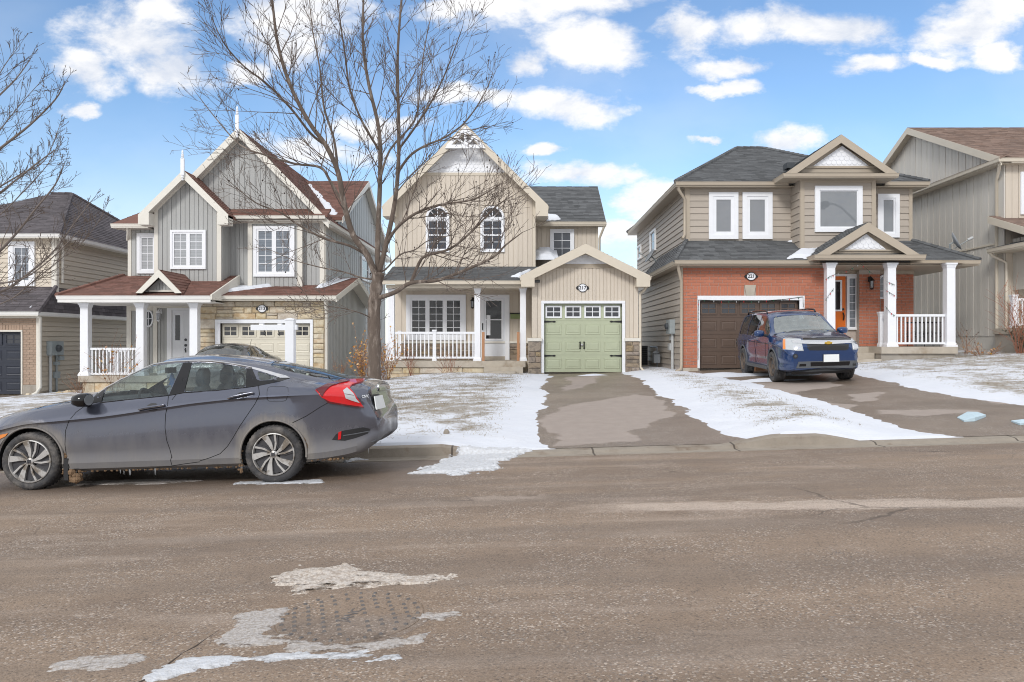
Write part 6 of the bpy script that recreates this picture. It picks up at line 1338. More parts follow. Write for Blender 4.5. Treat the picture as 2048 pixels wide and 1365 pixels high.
# iron plant stand behind the porch rail
PSn = empty('plant_stand', (wx(1845, 23.9), 23.9, I221['zs']), 'black scrolled iron stand behind the white rail of the brick house porch', 'plant stand')
q = MB(); zs = I221['zs']
for u in (1815, 1832, 1849, 1866, 1880):
    x = wx(u, 23.9); q.tube([(x, 23.9, zs), (x, 23.9, zs+.75)], .012, 5)
    q.tube([(x+.09*math.cos(a)*(1-a/14), 23.9, zs+.38+.12*math.sin(a)*(1-a/14)) for a in [i*.5 for i in range(22)]], .009, 4)
for h in (.08, .42, .73): q.tube([(wx(1815, 23.9), 23.9, zs+h), (wx(1880, 23.9), 23.9, zs+h)], .012, 5)
q.build('scroll_frame', 'black_iron', PSn); q = MB(); q.box(wx(1815, 23.9), wx(1880, 23.9), 23.8, 24.1, zs+.74, zs+.76); q.build('shelf', 'black_iron', PSn)

# estate agent's empty sign post
SP = empty('sign_post', (wx(581, 11.8), 11.8, 0), 'empty white real estate sign post with a crossarm and two hooks', 'sign post')
q = MB(); sx_ = wx(581, 11.8); h = .064; q.box(sx_-h, sx_+h, 11.8-h, 11.8+h, -.4, wz(639, 11.8)); q.box(sx_-h*1.12, sx_+h*1.12, 11.8-h*1.12, 11.8+h*1.12, wz(641, 11.8), wz(638.5, 11.8)); q.add([(sx_-h, 11.8-h, wz(638.5, 11.8)), (sx_+h, 11.8-h, wz(638.5, 11.8)), (sx_+h, 11.8+h, wz(638.5, 11.8)), (sx_-h, 11.8+h, wz(638.5, 11.8)), (sx_, 11.8, wz(636, 11.8))], [(0, 1, 4), (1, 2, 4), (2, 3, 4), (3, 0, 4)]); q.build('post', 'white_vinyl', SP)
q = MB(); q.box(wx(503, 11.8), sx_-h-.001, 11.76, 11.84, wz(661, 11.8), wz(650, 11.8)); q.box(sx_+h+.001, wx(595, 11.8), 11.76, 11.84, wz(660, 11.8), wz(650, 11.8)); q.build('crossarm', 'white_vinyl', SP)
for u in (523.5, 560): q = MB(); q.box(wx(u-4, 11.8), wx(u+4, 11.8), 11.77, 11.83, wz(650, 11.8), wz(647.5, 11.8)); q.build('arm_clip', 'white_vinyl', SP)
for u in (529, 557): q = MB(); q.tube([W(u, 661, 11.8), W(u, 664, 11.8), W(u+2, 667, 11.79), W(u+1, 671, 11.78), W(u-2, 668, 11.79)], .006, 5); q.tube([W(u, 668, 11.79), W(u+3, 673, 11.79)], .004, 4); q.build('hook', 'black_iron', SP)

# litter on the driveway
mat('blue_paper', (190,211,221), .7, .12, 9, bump=.2)
def sheet(poly, label, hgt=.05):
    P3 = [ground_px(u, v) for u, v in poly]; c = sum(P3, Vector())/len(P3); c.z = G(c.x, c.y)+.02; mb = MB(); n = len(P3); r = random.Random(len(label))
    mb.v = [tuple(p+Vector((0, 0, .022+r.uniform(0, hgt)))) for p in P3]+[tuple(c+Vector((0, 0, .03+hgt*.7)))]+[tuple(p+Vector((0, 0, .014))) for p in P3]
    mb.f = [(i, (i+1) % n, n) for i in range(n)]+[(n+1+i, n+1+(i+1) % n, (i+1) % n, i) for i in range(n)]
    tag(mb.build('face_mask', 'blue_paper'), label, 'litter')
sheet([(1914,838),(1935,830),(1955,827),(1972,836),(1950,845),(1928,846)], 'crumpled pale blue mask lying on the brick house driveway')
sheet([(2022,846),(2048,842),(2060,850),(2040,853)], 'scrap of pale blue paper at the right edge of the driveway', .02)
# ================================================================ trees and shrubs
class Tree:
    def __init__(s, seed): s.r = random.Random(seed); s.tw = MB(); s.buds = []; s.count = 0
    def wob(s, a, b, n, amp):
        pts = [a.lerp(b, i/n) for i in range(n+1)]
        for i in range(1, n): pts[i] = pts[i]+Vector((s.r.uniform(-amp, amp), s.r.uniform(-amp, amp), s.r.uniform(-amp, amp)*.6))
        return pts
    def twig(s, p, d, L, r, lev, up=.35):
        n = 5 if L > .5 else 3; pts = [p]; dd = d.normalized()
        for i in range(n):
            dd = (dd+Vector((s.r.gauss(0, .085), s.r.gauss(0, .085), s.r.gauss(0, .07)+up*.13))).normalized(); pts.append(pts[-1]+dd*(L/n))
        s.tw.tube(pts, [max(.0034, r*(1-.75*i/n)) for i in range(n+1)], 4 if r > .008 else 3, cap=False); s.count += 1
        if lev > 0:
            k = max(2, int(L*(5.0 if lev > 1 else 4.6)))
            for j in range(k):
                t = s.r.uniform(.18, .98); i = min(n-1, int(t*n)); q = pts[i].lerp(pts[i+1], t*n-i); ax = (pts[i+1]-pts[i]).normalized()
                s.twig(q, s.fork(ax, R(s.r.uniform(24, 50))), L*s.r.uniform(.38, .72)*(1.1-.5*t), max(.0038, r*.55), lev-1, up)
        elif s.r.random() < .05: s.buds.append(pts[-1])
    def fork(s, ax, ang):
        o = ax.orthogonal().normalized(); o.rotate(Matrix.Rotation(s.r.uniform(0, math.tau), 3, ax)); d = ax*math.cos(ang)+o*math.sin(ang)
        d.z += .18; return d.normalized()
    def limb(s, pts, r0, r1, subs, slen, lev=2, t0=.22):
        L = [0]
        for a, b in zip(pts, pts[1:]): L.append(L[-1]+(b-a).length)
        subs = int(subs*1.75)
        for j in range(subs):
            t = t0+(1-t0)*(j+s.r.random())/subs; d = t*L[-1]; i = max(k for k in range(len(L)-1) if L[k] <= d); f = (d-L[i])/(L[i+1]-L[i]); p = pts[i].lerp(pts[i+1], f); ax = (pts[i+1]-pts[i]).normalized()
            r = r0+(r1-r0)*t
            s.twig(p, s.fork(ax, R(s.r.uniform(30, 62))), slen*s.r.uniform(.55, 1.15)*(1.15-.6*t), min(.013, r*.5), lev)
        s.twig(pts[-1], pts[-1]-pts[-2], slen*.4, r1, lev)
def smooth_path(pts, sub=4):
    out = []; n = len(pts)
    for i in range(n-1):
        p0, p1, p2, p3 = pts[max(0, i-1)], pts[i], pts[i+1], pts[min(n-1, i+2)]
        for k in range(sub):
            t = k/sub; out.append(.5*((2*p1)+(p2-p0)*t+(2*p0-5*p1+4*p2-p3)*t*t+(3*p1-p0-3*p2+p3)*t**3))
    out.append(pts[-1]); return out
def px_path(px_pts, Y0, dY): n = len(px_pts)-1; return [W(u, v, Y0+dY*i/n) for i, (u, v) in enumerate(px_pts)]

def main_tree():
    Y = 15.0; bx = wx(750, Y); gz = G(bx, Y); H = empty('bare_tree', (bx, Y, gz), 'large bare deciduous tree on the front lawn behind the grey sedan', 'tree')
    t = Tree(11); trunk = smooth_path([Vector((bx, Y, gz-.15)), W(749, 780, Y), W(749, 700, Y), W(748, 645, Y), W(749, 605, Y), W(753, 572, Y), W(757, 545, Y)], 4)
    n = len(trunk); rr = [.132+.05*max(0, 1-i/4)-.02*i/n+.009*math.sin(i*1.7)+.006*math.sin(i*4.1) for i in range(n)]
    mb = MB(); mb.tube(trunk, rr, 14); mb.build('trunk', 'bark', H, smooth=True)
    limbs = [  # pixel path, depth drift, start radius, end radius, side twigs
        ([(755,562),(735,512),(706,470),(688,408),(676,345),(652,292),(618,245),(580,170),(556,90),(545,5),(540,-50)], -.9, .095, .02, 16),
        ([(757,550),(755,500),(757,440),(760,352),(758,262),(738,172),(726,92),(727,0),(732,-60)], .5, .085, .018, 15),
        ([(757,550),(774,482),(790,402),(797,322),(797,232),(795,122),(802,10),(808,-50)], -.2, .075, .018, 14),
        ([(752,598),(790,585),(822,566),(870,562),(920,545),(985,515),(1012,490),(1045,465)], -.8, .070, .012, 13),
        ([(822,566),(838,527),(852,512),(900,498),(945,462),(990,415),(1025,392)], -.5, .05, .012, 12),
        ([(772,492),(792,458),(830,428),(880,410),(945,400),(995,372)], -1.0, .05, .012, 12),
        ([(796,345),(820,312),(850,292),(890,275),(930,245),(965,195),(985,150)], .9, .042, .010, 12),
        ([(797,300),(830,255),(862,205),(885,160),(905,110),(925,55)], -.8, .034, .010, 9),
        ([(735,512),(700,492),(650,478),(600,452),(560,425),(510,405),(455,360)], -.7, .042, .010, 12),
        ([(690,415),(660,362),(640,335),(590,328),(535,312),(480,290),(430,235),(395,190)], .6, .045, .010, 12),
        ([(650,290),(622,268),(580,215),(530,165),(490,135),(450,90),(425,40)], -1.2, .040, .010, 12),
        ([(676,345),(668,280),(648,215),(640,140),(625,60),(618,-10)], 1.0, .040, .010, 10),
        ([(758,300),(725,245),(700,180),(690,110),(680,40),(672,-20)], -1.0, .036, .010, 10),
        ([(747,640),(725,628),(690,618),(650,612),(610,606)], -.6, .02, .006, 7),
        ([(750,560),(720,555),(690,545),(640,535),(585,520),(540,500)], .9, .028, .008, 10),
        ([(752,545),(770,540),(800,510),(830,500),(860,480),(910,470)], .9, .03, .008, 9),
        ([(760,360),(780,300),(830,240),(840,170),(850,90),(865,20)], 1.3, .036, .010, 10)]
    for path, dY, r0, r1, subs in limbs:
        r0, r1 = r0*.68, r1*.55
        y_start = Y
        pts = smooth_path(px_path(path, y_start, dY*1.6), 4); m = len(pts); mb = MB(); mb.tube(pts, [r0*(1-i/(m-1))**.8+r1*(i/(m-1)) for i in range(m)], 9 if r0 > .045 else 7); mb.build('limb', 'bark', H, smooth=True)
        t.limb(pts, r0, r1, subs, 1.4 if r0 > .023 else 1.0)
    for k in range(26): # epicormic shoots on the trunk
        p = trunk[t.r.randrange(12, n)]; t.twig(p, Vector((t.r.uniform(-1, 1), t.r.uniform(-1, 1), t.r.uniform(-.1, .8))), t.r.uniform(.15, .5), .005, 1)
    cr_ = t.tw.build('crown', 'twig', H, kind='stuff')
    bd = MB()
    for p in t.buds: bd.lathe([(0, .016), (.013, .008), (.014, -.008), (0, -.016)], p, (0, 0, 1), 6)
    bd.build('seed_heads', 'bud', H, kind='stuff'); return t.count
main_tree()

def side_tree():
    Y = 13.5; bx = wx(-190, Y); gz = G(bx, Y); H = empty('bare_tree', (bx, Y, gz), 'bare tree reaching into the picture from beyond the left edge', 'tree'); t = Tree(5)
    mb = MB(); mb.tube(smooth_path([Vector((bx, Y, gz-.15)), W(-190, 760, Y), W(-188, 650, Y), W(-182, 520, Y)], 4), [.17]*4+[.15]*5+[.13]*4, 12); mb.build('trunk', 'bark_pale', H, smooth=True)
    for path, dY, r0, r1, subs in [
        ([(-60,470),(0,430),(50,380),(95,330),(115,290)], -.3, .02, .006, 10), ([(-60,330),(0,260),(40,210),(85,160)], .4, .02, .006, 9), ([(-40,620),(20,600),(70,560),(120,520),(170,480),(205,430)], .2, .022, .006, 10), ([(-80,260),(-20,180),(10,130),(40,90)], .2, .02, .006, 8),
        ([(-188,640),(-110,585),(-30,530),(30,470),(70,420),(110,370),(128,330)], -.6, .05, .010, 12), ([(-185,620),(-90,600),(0,585),(60,545),(110,500),(150,445),(185,400)], .6, .045, .009, 12),
        ([(-182,560),(-110,480),(-40,420),(20,370),(70,330),(110,300)], .5, .05, .010, 12), ([(-182,540),(-100,420),(-50,340),(10,290),(60,250),(110,200),(130,165)], -.5, .055, .010, 13),
        ([(-182,540),(-120,380),(-70,270),(-20,210),(30,160),(60,120)], .8, .05, .010, 11), ([(-110,585),(-30,570),(40,560),(100,520),(160,460)], -.9, .03, .008, 9),
        ([(-100,420),(-30,390),(40,350),(90,320),(120,250)], 1.1, .03, .008, 10), ([(-182,560),(-180,400),(-150,250),(-130,100),(-120,0)], .2, .07, .015, 6)]:
        r0, r1 = r0*.6, r1*.55; subs = int(subs*1.5); pts = smooth_path(px_path(path, Y, dY*1.4), 4); m = len(pts); mb = MB(); mb.tube(pts, [r0*(1-i/(m-1))**.8+r1*(i/(m-1)) for i in range(m)], 7); mb.build('limb', 'bark_pale', H, smooth=True); t.limb(pts, r0, r1, subs, .65)
    t.tw.build('crown', 'twig', H, kind='stuff'); return H
ST = side_tree()
# its neighbour across the street (seen reflected in the brick house windows)
o = ST.copy(); COL.objects.link(o); o.location = (19.0, -9.0, .3); o.scale = (1.5, 1.5, 1.5); o['label'] = 'bare tree across the street, showing only as a reflection in the windows'
for ch in list(ST.children): c_ = ch.copy(); COL.objects.link(c_); c_.parent = o
# street lamp beyond the right edge, mirrored in the bay window
LP = empty('street_lamp', (16.3, 10.95, .4), 'grey street lamp beyond the right edge, mirrored in the bay window', 'street lamp')
q = MB(); q.tube([(16.3, 10.95, .3), (16.3, 10.95, 7.0)], [.11, .075], 12); q.build('pole', 'meter_grey', LP, smooth=True)
q = MB(); q.tube(smooth_path([Vector(p) for p in ((16.3, 10.95, 6.95), (16.1, 10.95, 7.25), (15.75, 10.95, 7.62), (15.35, 10.95, 7.98), (15.0, 10.95, 8.14), (14.75, 10.95, 8.16))]), .05, 8); q.build('arm', 'meter_grey', LP, smooth=True)
q = MB(); q.lathe([(0, -.42), (.07, -.40), (.10, -.25), (.17, -.05), (.17, .12), (.09, .24), (0, .26)], (14.55, 10.95, 8.12), (1, 0, .08), 14); q.build('lamp_head', 'meter_dark', LP, smooth=True); q = MB(); q.lathe([(.0, -.13), (.08, -.12), (.13, -.05), (.14, 0)], (14.5, 10.95, 8.0), (0, 0, 1), 14); q.build('lens', 'pane_grey', LP, smooth=True)

def shrub(u, v, Y, hgt, wid, n, m, label, leaves=0, leaf='dry_leaf', seed=1, lean=0, cat='shrub', lev=1, up=.2, name='shrub', lsize=.035, gz=None):
    p = Vector((wx(u, Y), Y, G(wx(u, Y), Y) if gz is None else gz)); H = empty(name, p, label, cat); t = Tree(seed); tips = []
    for i in range(n):
        a = t.r.uniform(0, math.tau); k = t.r.uniform(.1, 1)*wid/2; d = Vector((math.cos(a)*k+lean, math.sin(a)*k*.7, hgt*t.r.uniform(.75, 1.1))); L = d.length*t.r.uniform(.7, 1.05)
        t.twig(p+Vector((math.cos(a)*.05, math.sin(a)*.05, -.02)), d, L, .007, lev, up)
    t.tw.build('stems', m, H, kind='stuff')
    if leaves:
        q = MB(); vs = t.tw.v
        for i in range(leaves):
            c = Vector(vs[t.r.randrange(len(vs)//3, len(vs))]); a = Vector((t.r.gauss(0, 1), t.r.gauss(0, 1), t.r.gauss(0, 1))).normalized(); b = a.orthogonal().normalized(); s = lsize*t.r.uniform(.6, 1.3)
            q.add([c-a*s, c+b*s*.6, c+a*s, c-b*s*.6+a.cross(b)*s*.3], [(0, 1, 2), (0, 2, 3)])
        q.build('leaves', leaf, H, kind='stuff')
shrub(728, 758, 21.8, 1.25, 1.1, 26, 'dry_stem', 'tan-leaved dried shrub showing beside the tree trunk, on the grey house side', 420, seed=2, lev=1)
shrub(772, 757, 22.6, 1.2, .9, 22, 'dry_stem', 'tan-leaved dried shrub between the tree trunk and the porch corner', 330, seed=3)
shrub(826, 750, 24.1, 1.0, 1.2, 9, 'red_stem', 'reddish bare shrub in front of the porch rail nearest the tree', 90, 'bud', 4, -.15, lsize=.018)
shrub(898, 747, 24.1, .7, 1.1, 13, 'red_stem', 'low reddish bare shrub below the porch rail near the front steps', 70, 'bud', 5, lsize=.016)
shrub(232, 770, 24.0, 1.6, 1.3, 9, 'dry_stem', 'dried flower stems in front of the grey house porch rail', 60, 'dry_leaf', 6, .1, lsize=.045)
shrub(165, 785, 24.5, .7, 1.2, 18, 'dry_stem', 'dry brown grass tuft at the corner of the grey house porch slab', 0, seed=7, lean=-.2)
shrub(675, 765, 25.0, .75, .9, 12, 'dry_stem', 'thin dried stalks along the grey garage side wall', 40, 'dry_leaf', 8, lsize=.02)
shrub(1935, 716, 23.6, .9, .7, 7, 'dry_stem', 'few dry stalks beside the porch slab of the brick house', 26, 'bud', 9, .1, lsize=.03)
shrub(1965, 712, 22.6, .38, 1.5, 30, 'dry_stem', 'low heap of brown dried plants at the tall house foundation', 120, 'dry_leaf', 10, lsize=.03)
shrub(2040, 700, 21.8, 1.9, 1.2, 20, 'red_stem', 'reddish bare weeping shrub at the right edge', 260, 'red_leaf' if 'red_leaf' in MATS else 'dry_stem', 12, -.1, up=-.5, lsize=.025)
shrub(2050, 708, 22.0, .9, .9, 24, 'evergreen', 'grey-green evergreen bush at the right edge', 500, 'evergreen', 13, lsize=.05)
# rubble and stones by the left house
for k, (u, v, Y, s) in enumerate(((135, 792, 25.6, .16), (118, 795, 25.5, .12), (150, 790, 25.7, .14), (57, 796, 25.4, .11))):
    x = wx(u, Y); z = G(x, Y); r_ = random.Random(k); q = MB(); q.lathe([(0, .0), (s, .02), (s*.9, s*.5), (s*.4, s*.75), (0, s*.7)], (x, Y, z+.02), (0, 0, 1), 7); q.v = [tuple(Vector(p)+Vector((r_.uniform(-.03, .03), r_.uniform(-.03, .03), r_.uniform(-.02, .02)))) for p in q.v]
    tag(q.build('garden_stone', 'stone_gold'), ('largest pale garden stone by the navy garage', 'pale garden stone nearest the meter pipe of the left house', 'rounded pale stone furthest from the navy garage door', 'small brown stone block on the snow before the navy garage')[k], 'stone')
# loose stone at the end of the kerb
p = ground_px(893, 882); q = MB(); q.lathe([(0, -.02), (.05, 0), (.045, .05), (.02, .08), (0, .08)], p+Vector((0, 0, .09)), (0, 0, 1), 7); tag(q.build('loose_stone', 'kerb_concrete'), 'loose brown stone on the snow behind the broken kerb end', 'stone')
# ================================================================ cars
def paint(name, col, metal=.5, rough=.32, dirt=(150,143,134), zlo=.25, zhi=.75, amount=.6, arches=()):
    m = bpy.data.materials.new(name); m.use_nodes = True; MATS[name] = m; t = NT(m.node_tree); bs = t.n['Principled BSDF']
    v = t.node('ShaderNodeTexCoord').outputs['Object']; sp = t.node('ShaderNodeSeparateXYZ', {0: v}); z = sp.outputs[2]
    n = t.noise(t.scale(v, (1.5, 1, .6)), 3.5, 7, .65); n2 = t.noise(t.scale(v, (14, 14, 1.2)), 2.5, 5, .7)
    zz = t.m('ADD', z, t.m('MULTIPLY', t.m('SUBTRACT', n, .5), .34))
    d = t.m('MULTIPLY', t.ramp(zz, zlo, zhi, 1, 0), t.ramp(n2, .25, .75, .82, 1.0)); d = t.m('MULTIPLY', d, amount)
    d = t.m('MAXIMUM', d, t.m('MULTIPLY', t.ramp(t.noise(v, 9, 6, .7), .55, .8), .12))
    bc = t.mix(d, lin(col), lin(dirt))
    for ax_ in arches:
        ddx = t.m('SUBTRACT', sp.outputs[0], ax_); ddz = t.m('SUBTRACT', z, .33); rr_ = t.m('SQRT', t.m('ADD', t.m('MULTIPLY', ddx, ddx), t.m('MULTIPLY', ddz, ddz)))
        rr_ = t.m('ADD', rr_, t.m('MULTIPLY', t.m('SUBTRACT', n, .5), .18)); a_ = t.m('MULTIPLY', t.ramp(rr_, .375, .50, 1, 0), t.ramp(n2, .2, .7, .5, 1)); bc = t.mix(t.m('MULTIPLY', a_, .75), bc, lin((144,138,129))); d = t.m('MAXIMUM', d, a_)
    t.l.new(bc, bs.inputs['Base Color'])
    t.l.new(t.m('MULTIPLY', t.m('SUBTRACT', 1.0, d), metal), bs.inputs['Metallic']); t.l.new(t.ramp(d, 0, .6, rough, .75), bs.inputs['Roughness'])
    t.l.new(t.ramp(d, 0, .35, .9, 0), bs.inputs['Coat Weight']); bs.inputs['Coat Roughness'].default_value = .06
paint('paint_grey', (90,94,108), .5, .16, (132,128,122), .18, .80, .7, (0.0, 2.7)); paint('paint_blue', (22,54,100), .2, .2, (104,108,116), .2, .6, .3); paint('paint_dark', (46,44,46), .3, .3)
mat('rubber', (62,62,64), .85, .25, 9, bump=.5, bscale=40, col2=(112,108,104), s2=5, f2=(.45, .7)); mat('black_plastic', (38,39,42), .5, .15, 8); mat('gloss_black', (20,20,23), .12, .05); mat('grey_plastic', (84,87,91), .55, .15, 8)
mat('alloy', (196,195,193), .35, .1, 8, metal=.55, col2=(136,128,118), s2=6); mat('alloy_dark', (62,62,66), .45, .1, 8); mat('steel_rusty', (104,92,82), .7, .25, 12, metal=.2); mat('chrome', (225,226,228), .12, .03, metal=1.0)
mat('seat_grey', (88,92,96), .8, .1, 8); mat('cabin_dark', (40,42,45), .8, .1); mat('lamp_red', (206,22,30), .12, .12, 14, coat=.6); mat('lamp_dark_red', (92,14,22), .12, .1, coat=.6); mat('lamp_clear', (184,189,192), .1, .12, 12, coat=.6); mat('lamp_amber', (226,134,48), .15, .1, coat=.5); mat('plate_white', (232,236,236), .5, .03)
mat('gold_badge', (196,160,70), .25, .08, metal=.7); mat('mud', (128,104,80), .95, .35, 16, bump=.8, bscale=50); mat('icicle', (220,226,230), .15, .05); mat('panel_gap', (14,14,16), .8, .05); mat('air_blue', (52,84,128), .6, .05)
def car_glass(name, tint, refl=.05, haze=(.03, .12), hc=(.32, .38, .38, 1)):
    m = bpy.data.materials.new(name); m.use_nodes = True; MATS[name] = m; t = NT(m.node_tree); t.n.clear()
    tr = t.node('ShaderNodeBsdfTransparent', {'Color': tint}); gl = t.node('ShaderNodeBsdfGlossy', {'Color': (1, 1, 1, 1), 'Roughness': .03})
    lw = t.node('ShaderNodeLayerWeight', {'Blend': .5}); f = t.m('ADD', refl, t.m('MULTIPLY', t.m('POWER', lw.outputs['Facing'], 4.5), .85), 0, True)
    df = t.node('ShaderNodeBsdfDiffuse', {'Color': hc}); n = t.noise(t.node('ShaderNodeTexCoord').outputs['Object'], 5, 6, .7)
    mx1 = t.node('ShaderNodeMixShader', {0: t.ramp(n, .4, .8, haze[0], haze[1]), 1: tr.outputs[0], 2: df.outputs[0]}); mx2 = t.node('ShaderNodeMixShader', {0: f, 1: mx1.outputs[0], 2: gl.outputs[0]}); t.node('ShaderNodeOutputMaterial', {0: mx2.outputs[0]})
car_glass('car_glass', (.80, .89, .89, 1)); car_glass('car_glass_sky_sheen', (.7, .76, .76, 1), .12, (.32, .5), (.42, .48, .48, 1)); car_glass('car_glass_dark', (.24, .28, .30, 1), .14)  # the SUV windscreen's pale diffuse layer stands in for reflected sky

def spl(tab, x):                         # Catmull-Rom through a table
    n = len(tab)
    if x <= tab[0][0]: return tab[0][1]
    if x >= tab[-1][0]: return tab[-1][1]
    for i in range(n-1):
        if x <= tab[i+1][0]: break
    x1, y1 = tab[i]; x2, y2 = tab[i+1]; h = x2-x1; t = (x-x1)/h; s = (y2-y1)/h
    def slope(k):
        if k <= 0 or k >= n-1: return s
        a = (tab[k][1]-tab[k-1][1])/(tab[k][0]-tab[k-1][0]); b = (tab[k+1][1]-tab[k][1])/(tab[k+1][0]-tab[k][0]); return 0 if a*b <= 0 else 2*a*b/(a+b)
    m1, m2 = slope(i), slope(i+1); return (2*t**3-3*t*t+1)*y1+(t**3-2*t*t+t)*h*m1+(-2*t**3+3*t*t)*y2+(t**3-t*t)*h*m2

class Car:
    def __init__(s, T_, xs, rear=None, sec=4):
        s.T = T_; s.xs = xs; J = None; s.v = []; s.fc = []; g = lambda k, x: spl(T_[k], x)
        for x in xs:
            w, wb, wr, zb, zs, zl, zr, zt = (g(k, x) for k in ('w', 'wb', 'wr', 'zb', 'zs', 'zl', 'zr', 'zt')); low = min(.10, (zs-zb)*.2); mid = zb+(zs-zb)*.55
            c = [(0, zb+.03), (w*.6, zb+.01), (w*.90, zb), (w*.965, zb+low*.35), (w*.978, zb+low), (w*.957, zb+low*1.9), (w*.978, mid), (w*(.968+.03*max(0, min(1, (-.15-x)/.3))), zs-.028), (w, zs), (w*.985+wb*.0, zs+(zl-zs)*.3), (wb, zl), (wb+(wr-wb)*.42+.012, zl+(zr-zl)*.5), (wr, zr), (wr*.93, zr+(zt-zr)*.28), (wr*.66, zr+(zt-zr)*.72), (wr*.33, zr+(zt-zr)*.94), (0, zt)]
            row = []
            for i in range(len(c)-1):
                p0, p1, p2, p3 = c[max(0, i-1)], c[i], c[i+1], c[min(len(c)-1, i+2)]; n = (1, 2, 1, 1, 2, 3, 4, 2, 2, 3, 8, 7, 2, 4, 4, 4)[i]
                for k in range(n):
                    t = k/n
                    if i in (8, 9, 10, 11, 12, 13): a = (1-t)*p1[0]+t*p2[0]; b = (1-t)*p1[1]+t*p2[1]
                    else:
                        f = lambda q0, q1, q2, q3: .5*(2*q1+(q2-q0)*t+(2*q0-5*q1+4*q2-q3)*t*t+(3*q1-q0-3*q2+q3)*t**3); a, b = f(p0[0], p1[0], p2[0], p3[0]), f(p0[1], p1[1], p2[1], p3[1])
                    row.append((a, b))
            row.append(c[-1]); J = len(row)
            for a, b in row:
                xx = x
                if rear: xx = rear(x, a, b)
                s.v.append([xx, a, b])
        s.J = J; n = len(xs); s.n = n; ns = (1, 2, 1, 1, 2, 3, 4, 2, 2, 3, 8, 7, 2, 4, 4, 4); s.j_rail = sum(ns[:12]); s.j_belt = sum(ns[:10])
        for i in range(n-1):
            for j in range(J-1): s.fc.append(((i*J+j, (i+1)*J+j, (i+1)*J+j+1, i*J+j+1), i, j))
        s.lab = ['body']*len(s.fc)
    def place(s, M): s.M = M; s.Mi = M.inverted(); return s
    def _tree(s):
        vs = [s.M @ Vector(p) for p in s.v]+[s.M @ Vector((p[0], -p[1], p[2])) for p in s.v]; k = len(s.v); fs = [f[0] for f in s.fc]+[tuple(i+k for i in f[0][::-1]) for f in s.fc]
        for e in (0, s.n-1): fs.append(tuple(e*s.J+j for j in range(s.J))+tuple(k+e*s.J+j for j in range(s.J-1, -1, -1)))
        s.bvh = BVHTree.FromPolygons(vs, fs)
    def hit(s, u, v):
        if not hasattr(s, 'bvh'): s._tree()
        o = Vector((0, 0, CZ)); d = Vector(((u-CX)/F, 1, -(v-CY)/F)).normalized(); p, nr, _, _ = s.bvh.ray_cast(o, d)
        if p is None:
            p, nr, _, _ = s.bvh.find_nearest(o+d*(s.M.translation-o).length); 
        if nr.dot(d) > 0: nr = -nr
        return s.Mi @ p, (s.Mi.to_3x3() @ nr).normalized()
    def cut(s, name, poly, plan=False, zone=None):
        inn = set(); out = set(); idx = 1 if plan else 2
        for k, (f, i, j) in enumerate(s.fc):
            if zone and not (zone[0] <= j < zone[1]): continue
            cx_ = sum(s.v[q][0] for q in f)/4; cz_ = sum(s.v[q][idx] for q in f)/4
            if s.lab[k] == 'body' and inpoly(cx_, cz_, poly): s.lab[k] = name; inn.update(f)
            else: out.update(f)
        for q in inn & out:
            x, y, d = nearest_on(s.v[q][0], s.v[q][idx], poly)
            if d < .05: s.v[q][0] = x; s.v[q][idx] = y
    def mesh(s, name, m, parent, labels, sides=(1, -1), off=0.0, caps=False, smooth=True):
        vs = []; fs = []; k = len(s.v)
        for si, sg in enumerate(sides):
            vs += [(p[0], sg*(p[1]-off) if p[1] > 1e-6 else 0.0, p[2]-(off if p[1] < .55 else 0)) for p in s.v]
            for (f, i, j), l in zip(s.fc, s.lab):
                if l in labels: q = tuple(a+si*k for a in f); fs.append(q if sg > 0 else q[::-1])
        if caps:
            for e in (0, s.n-1): fs.append(tuple(e*s.J+j for j in range(s.J))+tuple(k+e*s.J+j for j in range(s.J-2, 0, -1)))
        bm = bmesh.new(); bv = [bm.verts.new(p) for p in vs]
        for f in fs:
            try: bm.faces.new([bv[i] for i in f])
            except ValueError: pass
        bmesh.ops.delete(bm, geom=[v for v in bm.verts if not v.link_faces], context='VERTS'); bmesh.ops.remove_doubles(bm, verts=bm.verts, dist=.0006); bmesh.ops.recalc_face_normals(bm, faces=bm.faces)
        me = bpy.data.meshes.new(name)
        for f in bm.faces: f.smooth = smooth
        for e in bm.edges:
            if len(e.link_faces) == 2 and e.calc_face_angle(0) > R(48 if e.verts[0].co.x < s.xs[0]+.22 else 20): e.smooth = False
        bm.to_mesh(me); bm.free(); me.materials.append(MATS[m]); o = link_mesh(name, me, parent); return o
    def decal(s, name, m, parent, poly, th=.012, emb=.02, step=10, lift=0.0, label=None):
        bm = bmesh.new(); bv = [bm.verts.new((u, v, 0)) for u, v in poly]
        for tri in tessellate_polygon([[Vector((u, v, 0)) for u, v in poly]]): bm.faces.new([bv[i] for i in tri])
        for _ in range(4):
            e = [e for e in bm.edges if e.calc_length() > step]
            if not e: break
            bmesh.ops.subdivide_edges(bm, edges=e, cuts=1); bmesh.ops.triangulate(bm, faces=[f for f in bm.faces if len(f.verts) > 3])
        bm.verts.ensure_lookup_table(); bm.verts.index_update(); hits = [s.hit(v.co.x, v.co.y) for v in bm.verts]
        an = sum((h[1] for h in hits), Vector()).normalized(); mb = MB(); n = len(hits)
        mb.v = [tuple(h[0]+h[1]*(th+lift)) for h in hits]+[tuple(h[0]-an*emb) for h in hits]
        for f in bm.faces: mb.f.append(tuple(v.index for v in f.verts))
        for e in bm.edges:
            if len(e.link_faces) == 1: a, b = e.verts[0].index, e.verts[1].index; mb.f.append((a, b, n+b, n+a))
        bm.free(); o = cbuild(mb, name, m, parent, 40)
        if label: o['label'] = label
        return o
